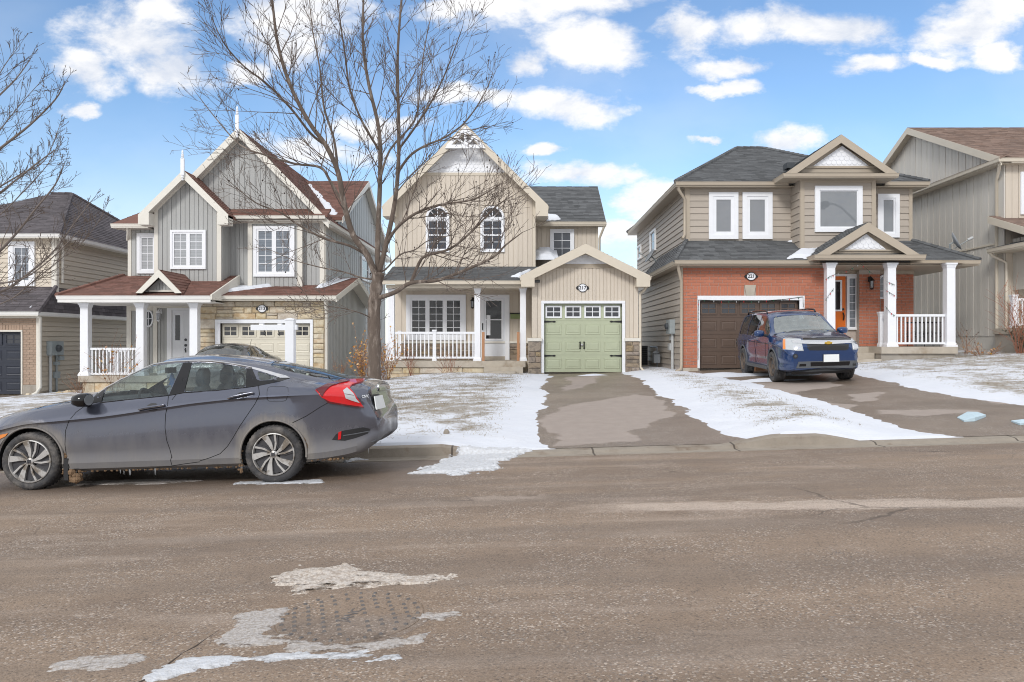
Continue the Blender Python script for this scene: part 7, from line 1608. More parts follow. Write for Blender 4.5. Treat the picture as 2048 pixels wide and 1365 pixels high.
    def seam(s, name, m, parent, path, r=.004, lift=-.001, sub=5):
        pts = []
        for (u0, v0), (u1, v1) in zip(path, path[1:]):
            k = max(1, int(math.hypot(u1-u0, v1-v0)/sub))
            for i in range(k): pts.append((u0+(u1-u0)*i/k, v0+(v1-v0)*i/k))
        pts.append(path[-1]); P = []
        for u, v in pts: h = s.hit(u, v); P.append(h[0]+h[1]*lift)
        mb = MB(); mb.tube(P, r, 5); return cbuild(mb, name, m, parent)
def cbuild(mb, name, m, parent, angle=None):
    o = mb.build(name, m, angle=angle); o.parent = parent; return o
def circle(cx_, cz_, r, n=40): return [(cx_+r*math.cos(i*math.tau/n), cz_+r*math.sin(i*math.tau/n)) for i in range(n)]
def ctext(txt, size, m, parent, p, n, name, depth=.004, bold=0.0, flip=None):
    up = Vector((0, 0, 1)); r_ = up.cross(n).normalized(); up = n.cross(r_); M = Matrix((r_, up, n)).transposed()
    o = text_mesh(name, txt, size, m, None, p+n*.006, M, depth, bold); o.parent = parent; return o
def wheel(parent, x, z, y, r, rr, wd_, style, side=1, emblem=None, rot=0.0):
    ax = Vector((0, side, 0)); c = Vector((x, y, z)); mb = MB(); mb.lathe([(rr*.30, -.03), (rr*.9, -.03), (rr*.9, -.10), (rr*.30, -.10)], c, ax, 28, True); wl = cbuild(mb, 'wheel', 'alloy_dark', parent)
    tp = [(rr, -.015), (rr+.012, .0), (r*.86, .012), (r*.95, .002), (r*.985, -.02), (r, -.045)]
    k = 4
    for i in range(k): a = -.045-(wd_-.09)*(i+.35)/k; b = -.045-(wd_-.09)*(i+.75)/k; tp += [(r, a), (r-.009, a-.004), (r-.009, b), (r, b-.004)]
    tp += [(r, -wd_+.045), (r*.985, -wd_+.02), (r*.95, -wd_), (rr+.012, -wd_+.01), (rr, -wd_+.03)]
    mb = MB(); mb.lathe(tp, c, ax, 56, True); t_ = cbuild(mb, 'tyre', 'rubber', wl, 50)
    lugs = MB(); n = 44; u_ = Vector((1, 0, 0)); v_ = Vector((0, 0, 1))
    for i in range(n):
        a = i*math.tau/n; d = u_*math.cos(a)+v_*math.sin(a); t2 = -u_*math.sin(a)+v_*math.cos(a)
        for yy, ww in ((-.022, .03), (-wd_+.022, .03)):
            q = c+d*(r+.001)+ax*yy; h = .012; lugs.add([q+t2*h-ax*ww*.5-d*.02, q+t2*h+ax*ww*.5-d*.035, q-t2*h+ax*ww*.5-d*.035, q-t2*h-ax*ww*.5-d*.02, q+t2*h-ax*ww*.5+d*.003, q+t2*h*.8+ax*ww*.4-d*.008, q-t2*h*.8+ax*ww*.4-d*.008, q-t2*h-ax*ww*.5+d*.003], [(4, 5, 6, 7), (0, 1, 5, 4), (1, 2, 6, 5), (2, 3, 7, 6), (3, 0, 4, 7)])
    cbuild(lugs, 'tread_blocks', 'rubber', t_)['kind'] = 'stuff'
    mb = MB(); mb.lathe([(rr*1.0, .006), (rr*1.02, -.004), (rr*.98, -.12), (rr*.93, -.12), (rr*.935, -.006), (rr*.96, .008)], c, ax, 48, True); rim = cbuild(mb, 'rim', 'alloy' if style == 'alloy' else 'steel_rusty', wl, 40)
    P = lambda rad, an, d: c+(u_*math.cos(an)*(1 if side > 0 else -1)+v_*math.sin(an))*rad+ax*d
    if style == 'alloy':
        for i in range(5):
            a = i*math.tau/5+rot
            for pts, m, d0, d1 in (([(.16, -8), (.45, -14), (.96, -21), (.97, -3), (.55, 6), (.18, 20)], 'alloy', .0, .004), ([(.2, 20), (.55, 20), (.95, 14), (.96, 20), (.52, 30), (.2, 36)], 'alloy', -.006, -.002), ([(.2, 36), (.52, 30), (.96, 20), (.96, 26), (.5, 40), (.2, 46)], 'alloy_dark', -.02, -.015)):
                ring_ = [P(rr*q, a+R(w_), (d0 if q < .6 else d1)) for q, w_ in pts]; mb = MB(); mb.prism(ring_, -ax*.03); cbuild(mb, 'spoke', m, rim)
        mb = MB(); mb.lathe([(0, .010), (rr*.13, .008), (rr*.17, .0), (rr*.18, -.04)], c, ax, 24); hub = cbuild(mb, 'hub_cap', 'alloy', rim, 40)
    else:
        mb = MB(); mb.lathe([(0, -.01), (rr*.25, -.012), (rr*.32, -.05), (rr*.55, -.055), (rr*.72, -.02), (rr*.9, -.05), (rr*.95, -.06)], c, ax, 32); hub = cbuild(mb, 'hub_cap', 'steel_rusty', rim, 40)
        for i in range(5):
            a = i*math.tau/5; mb = MB(); mb.lathe([(0, .02), (.012, .018), (.014, 0)], P(rr*.42, a, -.05), ax, 6); cbuild(mb, 'wheel_nut', 'alloy_dark', rim)
        for i in range(8):
            a = i*math.tau/8; mb = MB(); mb.prism([P(rr*(.78+.07*math.cos(k*math.pi/3)), a+.09*math.sin(k*math.pi/3), -.028) for k in range(6)], ax*.006); cbuild(mb, 'vent_hole', 'panel_gap', rim)
    if emblem: ctext(emblem, rr*.2, 'alloy_dark', rim, c+ax*.008, ax, 'emblem', .003, .006)
    return wl
def liner(parent, x, z, r, y0, y1):
    mb = MB(); n = 20; k = len(mb.v)
    for i in range(n+1):
        a = R(-15)+R(210)*i/n; d = (math.cos(a), math.sin(a))
        mb.v += [(x+r*d[0], y0, z+r*d[1]), (x+r*d[0], y1, z+r*d[1]), (x, y0, z+.05)]
    for i in range(n): a = 3*i; mb.f += [(a, a+1, a+4, a+3), (a, a+3, a+2)]
    return cbuild(mb, 'wheel_well', 'cabin_dark', parent)
def arch_lip(parent, car, x, z, r, m, sw=.012, a0=-8, a1=188):
    for sg in (1, -1):
        mb = MB(); pts = []
        for i in range(33):
            a = R(a0)+R(a1-a0)*i/32; xx, zz = x+r*math.cos(a), z+r*math.sin(a); pts.append(Vector((xx, sg*(spl(car.T['w'], xx)*.985-.004), zz)))
        mb.tube(pts, sw, 6); cbuild(mb, 'arch_lip', m, parent)
def seat(parent, x, y, z, m, hr=True):
    def blob_(pts, n=10):
        mb = MB(); k = len(pts)
        for (cx_, cy_, cz_, a, b) in pts:
            for j in range(n):
                t = j*math.tau/n; e = lambda q: math.copysign(abs(q)**.6, q); mb.v.append((cx_+a*e(math.cos(t)), cy_+b*e(math.sin(t)), cz_))
        for i in range(k-1):
            for j in range(n): p, q = i*n+j, i*n+(j+1) % n; mb.f.append((p, q, q+n, p+n))
        mb.f.append(tuple(range(n))[::-1]); mb.f.append(tuple((k-1)*n+j for j in range(n))); return mb
    b = cbuild(blob_([(x+.02, y, z+.12, .10, .21), (x, y, z+.2, .11, .25), (x-.06, y, z+.4, .09, .25), (x-.12, y, z+.58, .07, .21), (x-.14, y, z+.66, .05, .14)]), 'seat_back', m, parent, 60)
    cbuild(blob_([(x+.28, y, z, .26, .24), (x+.28, y, z+.10, .28, .25), (x+.28, y, z+.16, .24, .22)]), 'seat_cushion', m, parent, 60)
    if hr: cbuild(blob_([(x-.15, y, z+.65, .04, .08), (x-.14, y, z+.70, .055, .13), (x-.15, y, z+.82, .055, .13), (x-.16, y, z+.87, .03, .09)]), 'headrest', m, b, 60)

SED = dict(
 zt=[(-1.13,.80),(-1.08,.98),(-1.03,1.055),(-.9,1.10),(-.64,1.16),(-.28,1.25),(.15,1.345),(.58,1.422),(1.0,1.455),(1.35,1.435),(1.65,1.325),(1.95,1.165),(2.22,1.03),(2.4,.985),(2.7,.94),(3.0,.885),(3.3,.80),(3.45,.73),(3.55,.60)],
 zr=[(-1.13,.78),(-1.08,.95),(-1.03,1.02),(-.9,1.05),(-.5,1.095),(-.18,1.16),(.1,1.25),(.3,1.298),(.55,1.335),(.94,1.365),(1.21,1.355),(1.47,1.305),(1.73,1.205),(1.95,1.10),(2.15,1.0),(2.4,.95),(2.7,.905),(3.0,.845),(3.3,.76),(3.45,.69),(3.55,.57)],
 wr=[(-1.13,.58),(-1.03,.66),(-.9,.68),(-.5,.63),(0,.59),(.6,.58),(1.0,.58),(1.4,.605),(1.7,.64),(1.95,.675),(2.2,.715),(2.5,.71),(3.0,.66),(3.3,.58),(3.55,.35)],
 zl=[(-1.13,.74),(-1.08,.90),(-1.03,.975),(-.9,1.01),(-.5,1.045),(0,1.055),(.3,1.045),(.8,1.01),(1.2,.98),(1.9,.93),(2.3,.905),(2.7,.865),(3.0,.80),(3.3,.71),(3.55,.54)],
 wb=[(-1.13,.66),(-1.03,.745),(-.9,.79),(-.5,.82),(0,.838),(.5,.835),(1.2,.833),(1.9,.83),(2.3,.825),(2.7,.805),(3.0,.765),(3.3,.66),(3.55,.4)],
 w=[(-1.13,.70),(-1.08,.765),(-.98,.825),(-.7,.882),(-.3,.905),(0,.908),(.5,.898),(1.3,.892),(2.2,.897),(2.7,.905),(3.0,.885),(3.3,.79),(3.45,.67),(3.55,.48)],
 zs=[(-1.13,.68),(-1.08,.84),(-.95,.925),(-.46,.965),(.2,.955),(.81,.915),(1.21,.87),(1.9,.79),(2.25,.765),(2.7,.735),(3.0,.68),(3.3,.61),(3.55,.50)],
 zb=[(-1.13,.42),(-1.05,.34),(-.95,.29),(-.75,.25),(-.45,.22),(.3,.195),(2.4,.185),(3.0,.2),(3.4,.24),(3.55,.32)])
def stations(a, b, step, dense=()):
    xs = []; x = a
    while x < b-1e-6:
        xs.append(x); st = step
        for lo, hi, s_ in dense:
            if lo <= x < hi: st = s_
        x += st
    xs.append(b); return xs
def sed_rear(x, y, z):
    k = max(0, min(1, (-.78-x)/.3)); g = .0*math.exp(-((z-.55)/.16)**2)-.05*math.exp(-((z-.86)/.12)**2)-.01*math.exp(-((z-1.06)/.05)**2)-.03*math.exp(-((z-.30)/.08)**2)
    return x-k*g

def sedan(name, M, label, paint_m, glass='car_glass', full=True):
    H = empty(name, M.translation, label, 'car'); H.matrix_world = M; H.rotation_mode = 'XYZ'
    c = Car(SED, stations(-1.13, 3.55, .035, ((-1.13, -.8, .02), (3.2, 3.6, .025))), sed_rear).place(M); c._tree()
    def sx(poly): return [(lambda h: (h.x, h.z))(c.hit(u, v)[0]) for u, v in poly]
    if full:
        SW = [('front_door_glass', sx([(203,804),(206,790),(213,771),(234,757),(255,748),(281,739),(305,733),(328,729.5),(350,727.5),(366,726.5),(352,757),(337,790.5)])), ('rear_door_glass', sx([(369,784),(385,726.5),(400,725.5),(425,726.5),(447,729),(470,732),(492,737),(495,755),(491,774),(430,781)])), ('quarter_glass', sx([(514,743),(532,748),(552,755),(540,760),(520,761)]))]
        c.sw = SW
    else: SW = [('front_door_glass', [(1.85,.955),(1.72,1.17),(1.45,1.28),(1.2,1.325),(.98,1.335),(1.12,1.0)]), ('rear_door_glass', [(.93,1.03),(.86,1.335),(.55,1.305),(.3,1.265),(.27,1.07)])]
    for nm, pl in SW: c.cut(nm, pl, zone=(c.j_belt-6, c.j_rail+2))
    c.cut('windscreen', [(1.36, -1), (1.40, .0), (1.40, .50), (1.62, .575), (2.10, .64), (2.16, .62), (2.26, 0), (2.2, -1)], True, (c.j_rail+1, c.J)); c.cut('rear_screen', [(.18, -1), (.20, .0), (.14, .48), (-.18, .53), (-.78, .575), (-.80, 0), (-.8, -1)], True, (c.j_rail+1, c.J))
    for x in (0, 2.70): c.cut('hole', circle(x, .33, .365), zone=(2, c.j_belt))
    c.mesh('body', paint_m, H, ('body',), caps=True)
    for nm in [a for a, b in SW]:
        for sg in (1, -1): c.mesh('side_window', glass, H, (nm,), (sg,), .006)
    c.mesh('windscreen', glass, H, ('windscreen',), (1, -1), .004); c.mesh('rear_screen', glass, H, ('rear_screen',), (1, -1), .004)
    for x in (0, 2.70):
        for sg in (1, -1): wheel(H, x, .32, sg*.885, .32, .235, .215, 'alloy', sg, 'H' if full else None, .35 if x else .1); liner(H, x, .33, .372, sg*.60, sg*.885)
        arch_lip(H, c, x, .33, .368, paint_m)
    # floor, dashboard, seats
    mb = MB(); mb.box(-.72, 3.2, -.62, .62, .22, .36); mb.box(.2, 2.3, -.80, .80, .22, .42); cbuild(mb, 'underbody', 'cabin_dark', H)
    mb = MB(); mb.prism([(2.3, -.72, .5), (2.3, -.72, .98), (2.02, -.72, .97), (1.78, -.72, .90), (1.8, -.72, .6)], (0, 1.44, 0)); cbuild(mb, 'dashboard', 'cabin_dark', H)
    mb = MB(); mb.prism([(.02, -.7, .6), (.02, -.7, 1.0), (-.75, -.66, 1.04), (-.75, -.66, .6)], (0, 1.38, 0)); cbuild(mb, 'parcel_shelf', 'cabin_dark', H)
    for y in (.36, -.36): seat(H, 1.12, y, .42, 'seat_grey'); seat(H, .18, y, .42, 'seat_grey')
    mb = MB(); n = 24; mb.tube([(1.62+.06*math.sin(i*math.tau/n), .36+.19*math.cos(i*math.tau/n), .90+.17*math.sin(i*math.tau/n)) for i in range(n+1)], .014, 6); mb.tube([(1.62, .36, .9), (1.85, .36, .82)], .03, 6); cbuild(mb, 'steering_wheel', 'cabin_dark', H)
    return H, c

# the grey sedan at the kerb
rx_ = wx(547, 8.56); Yc = 8.56+.905; base = Vector((rx_, Yc, float(road_z(rx_, Yc))+.006))
pitch = math.atan(.029)
fw = Vector((-math.cos(pitch), 0, -math.sin(pitch))); lf = Vector((0, -1, .012)).normalized(); up = fw.cross(lf).normalized(); lf = up.cross(fw)
Mx = Matrix((fw, lf, up)).transposed().to_4x4(); Mx.translation = base
CARH, CARC = sedan('sedan', Mx, 'muddy grey four-door sedan parked at the kerb in the foreground', 'paint_grey')
def dress_sedan():
    H, c = CARH, CARC; d = c.decal
    # black pillars and window surrounds, bright strip over the windows
    pil = [('door_pillar', [(367,726),(384,725.5),(368,785),(338,791)]), ('quarter_surround', [(494,736.5),(505,737),(514,743),(520,761.5),(540,760.5),(553,755.5),(580,756.5),(560,763),(518,771.5),(491.5,775.5)])]
    d('door_pillar', 'gloss_black', H, pil[0][1], .003, .01); d('quarter_surround', 'gloss_black', H, [(493,737),(504,737.5),(514,760),(520,762),(541,761),(554,756),(579,757),(560,763.5),(518,772),(491.5,775.5)], .003, .01)
    c.seam('chrome_strip', 'metal_bright', H, [(193,783),(212,766),(234,753.5),(258,743.5),(281,735.5),(305,730),(328,726.5),(352,724),(377,723),(400,722.5),(425,723.5),(447,726),(470,729.5),(492,733.5),(503,736)], .011, .003)
    d('chrome_strip', 'chrome', H, [(503,734.5),(530,741),(556,748.5),(572,752.5),(580,757),(560,757),(548,752.5),(525,745),(504,738.5)], .008, .01)
    c.seam('belt_seal', 'gloss_black', H, [(200,806),(240,801.5),(290,796.5),(338,791.5),(368,785.8),(430,782),(491,775.5),(518,772)], .006, .001)
    d('mirror_corner', 'gloss_black', H, [(178,802),(188,795),(205,776),(209,781),(203,804),(180,808)], .004, .01)
    # shut lines
    for p in ([(170,812),(152,825),(138,842),(131,862),(130,890),(134,920),(142,945),(151,952)], [(337,791),(335,812),(331,830),(330,855),(333,880),(340,900),(344,916)], [(151,952),(200,947),(260,941),(344,932.5)], [(344,932),(370,928),(400,924)], [(517,772),(519,790),(510,808),(495,830),(480,852),(466,876),(455,893),(440,908),(420,916),(400,922)], [(377,724),(367,755),(352,790),(344,800)], [(585,846),(612,833),(640,815),(656,806)], [(657,752),(661,759),(670,764)], [(344,912),(341,921),(344,932)], [(75,818),(100,808),(135,806),(165,799)]):
        c.seam('panel_gap', 'panel_gap', H, p, .0042)
    c.seam('fuel_door_gap', 'panel_gap', H, [(540,774),(569,773.5),(576,776),(576.5,790),(572,801),(566,803),(538,803),(534,799),(534,784),(536,776),(540,774)], .003)
    # handles
    for p, q in (([(278,819),(284,811),(320,808),(331,811),(326,817),(288,824)], [(294,812),(302,807),(312,807),(316,811),(314,821),(298,822)]), ([(456,796),(462,788.5),(498,784.5),(509,787),(504,793),(466,800)], [(472,790),(480,785.5),(492,785),(496,789),(492,799),(478,800)])):
        d('handle_recess', 'black_plastic', H, q, .002, .004)
    for p in ([(279,820),(290,817.5),(310,814.5),(330,811.5)], [(457,797.5),(470,794.5),(490,791),(508,787.5)]):
        hs = [c.hit(u, v) for u, v in p]; mb = MB(); mb.tube([hs[0][0]]+[a_+n_*.022 for a_, n_ in hs]+[hs[-1][0]], [.010, .013, .015, .015, .012, .008], 8); cbuild(mb, 'door_handle', 'paint_grey', H, 60); mb = MB(); mb.tube([a_+n_*.030+Vector((0, 0, -.011)) for a_, n_ in hs], .004, 5); cbuild(mb, 'handle_trim', 'chrome', H)
    # lamps
    d('tail_lamp', 'lamp_red', H, [(631,782),(650,773),(674,765.5),(700,760.5),(730,759.5),(727,763),(704,771),(699,777),(706,785),(716,798),(726.5,815),(705,812),(680,808.5),(658,804.5),(644,795)], .014, .02, 4)
    d('lamp_upper_band', 'lamp_dark_red', H, [(632,781.5),(652,772),(674,764.8),(697,760.5),(699,765),(680,769.5),(660,776),(650,786),(645,793)], .024, .0, 4); d('lamp_lower_edge', 'lamp_dark_red', H, [(646,796),(660,803),(690,808.5),(726,814),(727,816.5),(690,811.5),(657,806)], .024, .0, 4)
    d('reverse_lamp', 'lamp_clear', H, [(686,784),(694,778),(706,789),(719,806),(703,801),(692,797)], .026, .0, 4); c.seam('lamp_rib', 'lamp_dark_red', H, [(689,790),(708,793)], .003, .027)
    d('rear_vent', 'black_plastic', H, [(664,880),(672,869),(685,862),(726,855),(741,858),(735,868),(712,876),(690,882)], .004, .01, 8); c.seam('vent_fin', 'grey_plastic', H, [(686,872),(712,868),(738,863)], .007, .006); d('reflector', 'lamp_red', H, [(677,865),(683,862),(682,878),(676,880)], .012, .0)
    d('rear_valance', 'grey_plastic', H, [(742,884),(760,876),(787,866),(788,872),(765,884),(745,892)], .006, .01)
    d('side_marker', 'lamp_amber', H, [(-4,871),(17,867),(12,873),(-4,881)], .01, .01)
    d('plate_recess', 'black_plastic', H, [(741,790),(758,788),(768,818),(751,823)], .004, .01, 4)
    hs = [c.hit(u, v) for u, v in ((744,794),(758,791.5),(766,816),(752,820))]; an = sum((b_ for a_, b_ in hs), Vector()).normalized(); c0 = sum((a_ for a_, b_ in hs), Vector())/4
    mb = MB(); mb.prism([a_-an*(a_-c0).dot(an)+an*.03 for a_, b_ in hs], -an*.012); cbuild(mb, 'number_plate', 'plate_white', H)
    p, n = c.hit(757, 776); ctext('H', .11, 'chrome', H, p, n, 'emblem', .006, .004); p, n = c.hit(730, 793.5); ctext('CIVIC', .045, 'chrome', H, p, n, 'model_lettering', .002, .001)
    # door mirror
    mb = MB(); pts = []
    for sg in (1, -1):
        mb = MB(); cx_, cy_, cz_ = 2.07, sg*.97, .985; n = 12
        for k, (dx_, a, b) in enumerate(((-.085, .10, .062), (-.07, .115, .075), (.0, .11, .075), (.06, .085, .055), (.085, .04, .025))):
            for j in range(n): t = j*math.tau/n; e = lambda q: math.copysign(abs(q)**.7, q); mb.v.append((cx_+dx_, cy_+a*e(math.cos(t)), cz_+b*e(math.sin(t))))
        for k in range(4):
            for j in range(n): p_, q_ = k*n+j, k*n+(j+1) % n; mb.f.append((p_, q_, q_+n, p_+n))
        mb.f += [tuple(range(n)), tuple(4*n+j for j in range(n))[::-1]]; m_ = cbuild(mb, 'door_mirror', 'gloss_black', H, 50)
        mb = MB(); mb.prism([(cx_-.088, cy_+.092*math.cos(t), cz_+.058*math.sin(t)) for t in [i*math.tau/14 for i in range(14)]], (-.003, 0, 0)); cbuild(mb, 'mirror_glass', 'pane_sky', m_); mb = MB(); mb.tube([(cx_, sg*.88, cz_-.05), (cx_-.01, sg*.80, cz_-.06)], .03, 8); cbuild(mb, 'mirror_stalk', 'gloss_black', m_)
    mb = MB(); mb.box(1.50, 1.53, -.12, .12, 1.24, 1.31); cbuild(mb, 'inner_mirror', 'cabin_dark', H)
    mb = MB(); t_ = [(.0, .12), (.03, .07), (.018, .07), (.045, .02), (.02, .02), (.05, -.04), (.012, -.04), (.012, -.06), (-.012, -.06), (-.012, -.04), (-.05, -.04), (-.02, .02), (-.045, .02), (-.018, .07), (-.03, .07)]; mb.prism([(1.50+a, 0, 1.13+b) for a, b in t_], (0, .006, 0)); mb.tube([(1.5, .003, 1.25), (1.51, .003, 1.24)], .003, 4); cbuild(mb, 'air_freshener', 'air_blue', H)
    # mud flaps, caked mud and icicles along the sill
    mb = MB()
    for sg in (1, -1): mb.box(2.28, 2.33, sg*.68, sg*.88, .10, .34)
    cbuild(mb, 'mud_flap', 'black_plastic', H); r_ = random.Random(8); mb = MB()
    def lump(x, y, z, s): mb.lathe([(0, -s), (s*.8, -s*.6), (s, 0), (s*.7, s*.6), (0, s*.8)], (x+r_.uniform(-.01, .01), y, z), (r_.uniform(-.2, .2), r_.uniform(-.2, .2), 1), 6)
    for i in range(16): lump(2.16+.13*r_.random(), .82+.05*r_.random(), .10+.09*r_.random(), r_.uniform(.02, .05))
    for i in range(40): a = R(-8+60*r_.random()); lump(-.37*math.cos(a), .87, .33+.37*math.sin(a), r_.uniform(.006, .014))
    for i in range(26): lump(-.36-.40*r_.random(), .80+.04*r_.random(), .235+.02*r_.random(), r_.uniform(.008, .02))
    for i in range(60): lump(.4+1.8*r_.random(), .80+.03*r_.random(), .185, r_.uniform(.006, .016))
    for i in range(30): a = R(170+35*r_.random()); lump(2.7+.38*math.cos(a), .86, .33+.38*math.sin(a), r_.uniform(.008, .02))
    for i in range(30): lump(.36+.04*r_.random(), .84, .12+.25*r_.random(), r_.uniform(.008, .018))
    cbuild(mb, 'caked_mud', 'mud', H)['kind'] = 'stuff'
    mb = MB()
    for i in range(14):
        x = r_.choice((r_.uniform(.5, 2.1), r_.uniform(-1.05, -.95), r_.uniform(.36, .40), 2.2+.1*r_.random())); z = .185 if x > .3 else .30; l = r_.uniform(.02, .07); y = r_.uniform(.78, .84) if x > 0 else r_.uniform(-.4, .6)
        mb.tube([(x, y, z+.01), (x, y, z-l)], [.005, .0008], 5)
    cbuild(mb, 'icicles', 'icicle', H)['kind'] = 'stuff'
dress_sedan()

# dark car nose-in on the next driveway
bx_ = wx(468, 22.3); dM = Matrix(((0, 1, 0), (-1, 0, 0), (0, 0, 1))).to_4x4(); dM.translation = Vector((bx_, 23.1, G(bx_, 22.3)-.03))
DH, DC = sedan('sedan', dM, 'dark sedan facing the street on the grey house driveway, mostly hidden', 'paint_dark', 'car_glass_dark', False)
mb = MB(); mb.tube([(.1, .2, 1.33), (-.06, .2, 1.56)], .006, 5); cbuild(mb, 'aerial', 'gloss_black', DH)
for sg in (1, -1): mb = MB(); mb.prism([(3.32, sg*.42, .66), (3.14, sg*.80, .68), (3.0, sg*.87, .78), (3.22, sg*.60, .80)], (.06, 0, .0)); cbuild(mb, 'headlamp', 'lamp_clear', DH)

# blue SUV
SUVT = dict(
 zt=[(-1.0,1.32),(-.97,1.55),(-.85,1.635),(-.3,1.675),(.5,1.70),(1.2,1.69),(1.6,1.655),(1.85,1.585),(2.2,1.37),(2.5,1.20),(2.62,1.165),(2.9,1.13),(3.2,1.085),(3.5,1.03),(3.65,.985),(3.74,.93),(3.79,.85)],
 zr=[(-1.0,1.29),(-.97,1.48),(-.85,1.565),(.5,1.63),(1.2,1.62),(1.6,1.585),(1.85,1.505),(2.2,1.30),(2.5,1.135),(2.62,1.10),(2.9,1.075),(3.2,1.035),(3.5,.98),(3.65,.93),(3.74,.875),(3.79,.80)],
 wr=[(-1.0,.56),(-.85,.60),(.5,.63),(1.5,.64),(1.85,.66),(2.2,.705),(2.5,.75),(2.9,.755),(3.3,.73),(3.55,.69),(3.7,.63),(3.79,.56)],
 zl=[(-1.0,1.06),(-.5,1.07),(1,1.045),(2.4,1.02),(2.9,1.0),(3.3,.955),(3.55,.91),(3.7,.83),(3.79,.72)],
 wb=[(-1.0,.74),(-.8,.80),(0,.83),(2.2,.84),(2.9,.825),(3.3,.81),(3.55,.775),(3.7,.71),(3.79,.63)],
 w=[(-1.0,.78),(-.85,.85),(-.3,.89),(0,.905),(1.4,.885),(2.5,.895),(2.86,.91),(3.3,.895),(3.55,.855),(3.68,.80),(3.76,.74),(3.79,.69)],
 zs=[(-1.0,.92),(0,.93),(2.8,.90),(3.3,.86),(3.6,.78),(3.79,.64)],
 zb=[(-1.0,.42),(-.8,.33),(0,.29),(2.8,.29),(3.4,.28),(3.7,.29),(3.79,.32)])
def suv():
    Yf = 17.3; Xc = 6.76; zf = .575; fwd = Vector((0.01, -1, -.022)).normalized(); lf = Vector((1, 0, 0)); up = fwd.cross(lf).normalized(); lf = up.cross(fwd)
    M = Matrix((fwd, lf, up)).transposed().to_4x4(); M.translation = Vector((Xc, Yf+3.79, zf+.06))
    ga, gb = G(Xc, Yf+.93), G(Xc, Yf+3.79); fwd = Vector((-.13, -2.86, ga-gb)).normalized(); lf = Vector((1, 0, (G(Xc+.8, Yf+2)-G(Xc-.8, Yf+2))/1.6*1.0)).normalized(); up = fwd.cross(lf).normalized(); lf = up.cross(fwd).normalized(); M = Matrix((fwd, lf, up)).transposed().to_4x4(); M.translation = Vector((Xc+.16, Yf+3.79, gb+.012))
    H = empty('sport_utility_vehicle', M.translation, 'dark blue sport utility vehicle parked nose-out on the brick house driveway', 'car'); H.matrix_world = M
    c = Car(SUVT, stations(-1.0, 3.79, .045, ((3.4, 3.8, .022),))).place(M); c._tree()
    sw = [('a', [(1.30,1.06),(1.28,1.575),(1.62,1.55),(1.85,1.475),(2.12,1.31),(2.36,1.14),(2.30,1.065)]), ('b', [(.30,1.075),(.28,1.60),(1.20,1.585),(1.22,1.06)]), ('c', [(-.66,1.09),(-.60,1.55),(.20,1.60),(.22,1.08)])]
    for nm, pl in sw: c.cut(nm, pl, zone=(c.j_belt-6, c.j_rail+1))
    c.cut('ws', [(1.88, -1), (1.92, 0), (1.90, .55), (2.2, .645), (2.50, .70), (2.56, .66), (2.64, 0), (2.6, -1)], True, (c.j_rail+1, c.J))
    for x in (0, 2.857): c.cut('hole', circle(x, .37, .415), zone=(2, c.j_belt))
    c.mesh('body', 'paint_blue', H, ('body',), caps=True)
    for nm, _ in sw:
        for sg in (1, -1): c.mesh('side_window', 'car_glass_dark', H, (nm,), (sg,), .006)
    c.mesh('windscreen', 'car_glass_sky_sheen', H, ('ws',), (1, -1), .004)
    for x in (0, 2.857):
        for sg in (1, -1): wheel(H, x, .36, sg*.90, .36, .225, .235, 'steel', sg); liner(H, x, .37, .42, sg*.60, sg*.89)
        arch_lip(H, c, x, .37, .42, 'grey_plastic', .022)
    mb = MB(); mb.box(-.9, 3.5, -.62, .62, .24, .42); mb.box(.3, 2.4, -.82, .82, .27, .50); cbuild(mb, 'underbody', 'cabin_dark', H)
    for sg in (1, -1): mb = MB(); mb.box(.42, 2.40, sg*.83, sg*.90, .27, .35); cbuild(mb, 'running_board', 'grey_plastic', H)
    mb = MB(); mb.prism([(2.65, -.75, .6), (2.65, -.75, 1.12), (2.35, -.75, 1.10), (2.15, -.75, 1.0), (2.15, -.75, .6)], (0, 1.5, 0)); cbuild(mb, 'dashboard', 'cabin_dark', H)
    for y in (.38, -.38): seat(H, 1.35, y, .58, 'seat_grey'); seat(H, .35, y, .60, 'seat_grey')
    mb = MB(); n = 24; mb.tube([(1.95+.06*math.sin(i*math.tau/n), .38+.19*math.cos(i*math.tau/n), 1.07+.17*math.sin(i*math.tau/n)) for i in range(n+1)], .014, 6); cbuild(mb, 'steering_wheel', 'cabin_dark', H)
    for sg in (1, -1): mb = MB(); mb.tube([(1.5, sg*.59, 1.62), (1.42, sg*.59, 1.675), (1.0, sg*.59, 1.69), (0, sg*.585, 1.69), (-.5, sg*.57, 1.67), (-.6, sg*.56, 1.60)], .022, 6); cbuild(mb, 'roof_rail', 'gloss_black', H)
    d = c.decal
    d('headlamp', 'lamp_clear', H, [(1567,678),(1580,676.5),(1602,679),(1604,690),(1607,702),(1595,702),(1583,700.5),(1567,699.5)], .012, .03, 6); d('turn_signal', 'lamp_amber', H, [(1566.5,680),(1571,679.5),(1571.5,699),(1566.5,698.5)], .016, .0, 6)
    d('headlamp', 'lamp_clear', H, [(1701,678),(1714,675),(1720,683),(1726,693),(1721,699.5),(1705,699.5)], .012, .03, 6)
    d('lamp_reflector', 'chrome', H, [(1585,690),(1602,690.5),(1604.5,700.5),(1586,699)], .015, .0, 6); d('lamp_reflector', 'chrome', H, [(1705,690),(1717,689),(1719,697.5),(1706,698)], .015, .0, 6)
    d('lower_grille', 'black_plastic', H, [(1613.6,689.6),(1697.5,689),(1696.6,698.8),(1691,701),(1619,701.3),(1614.4,696)], .006, .01, 7); d('upper_grille', 'gloss_black', H, [(1606,676.5),(1650,675.5),(1702,675.8),(1701,680.6),(1650,681),(1606,681.8)], .006, .01, 4)
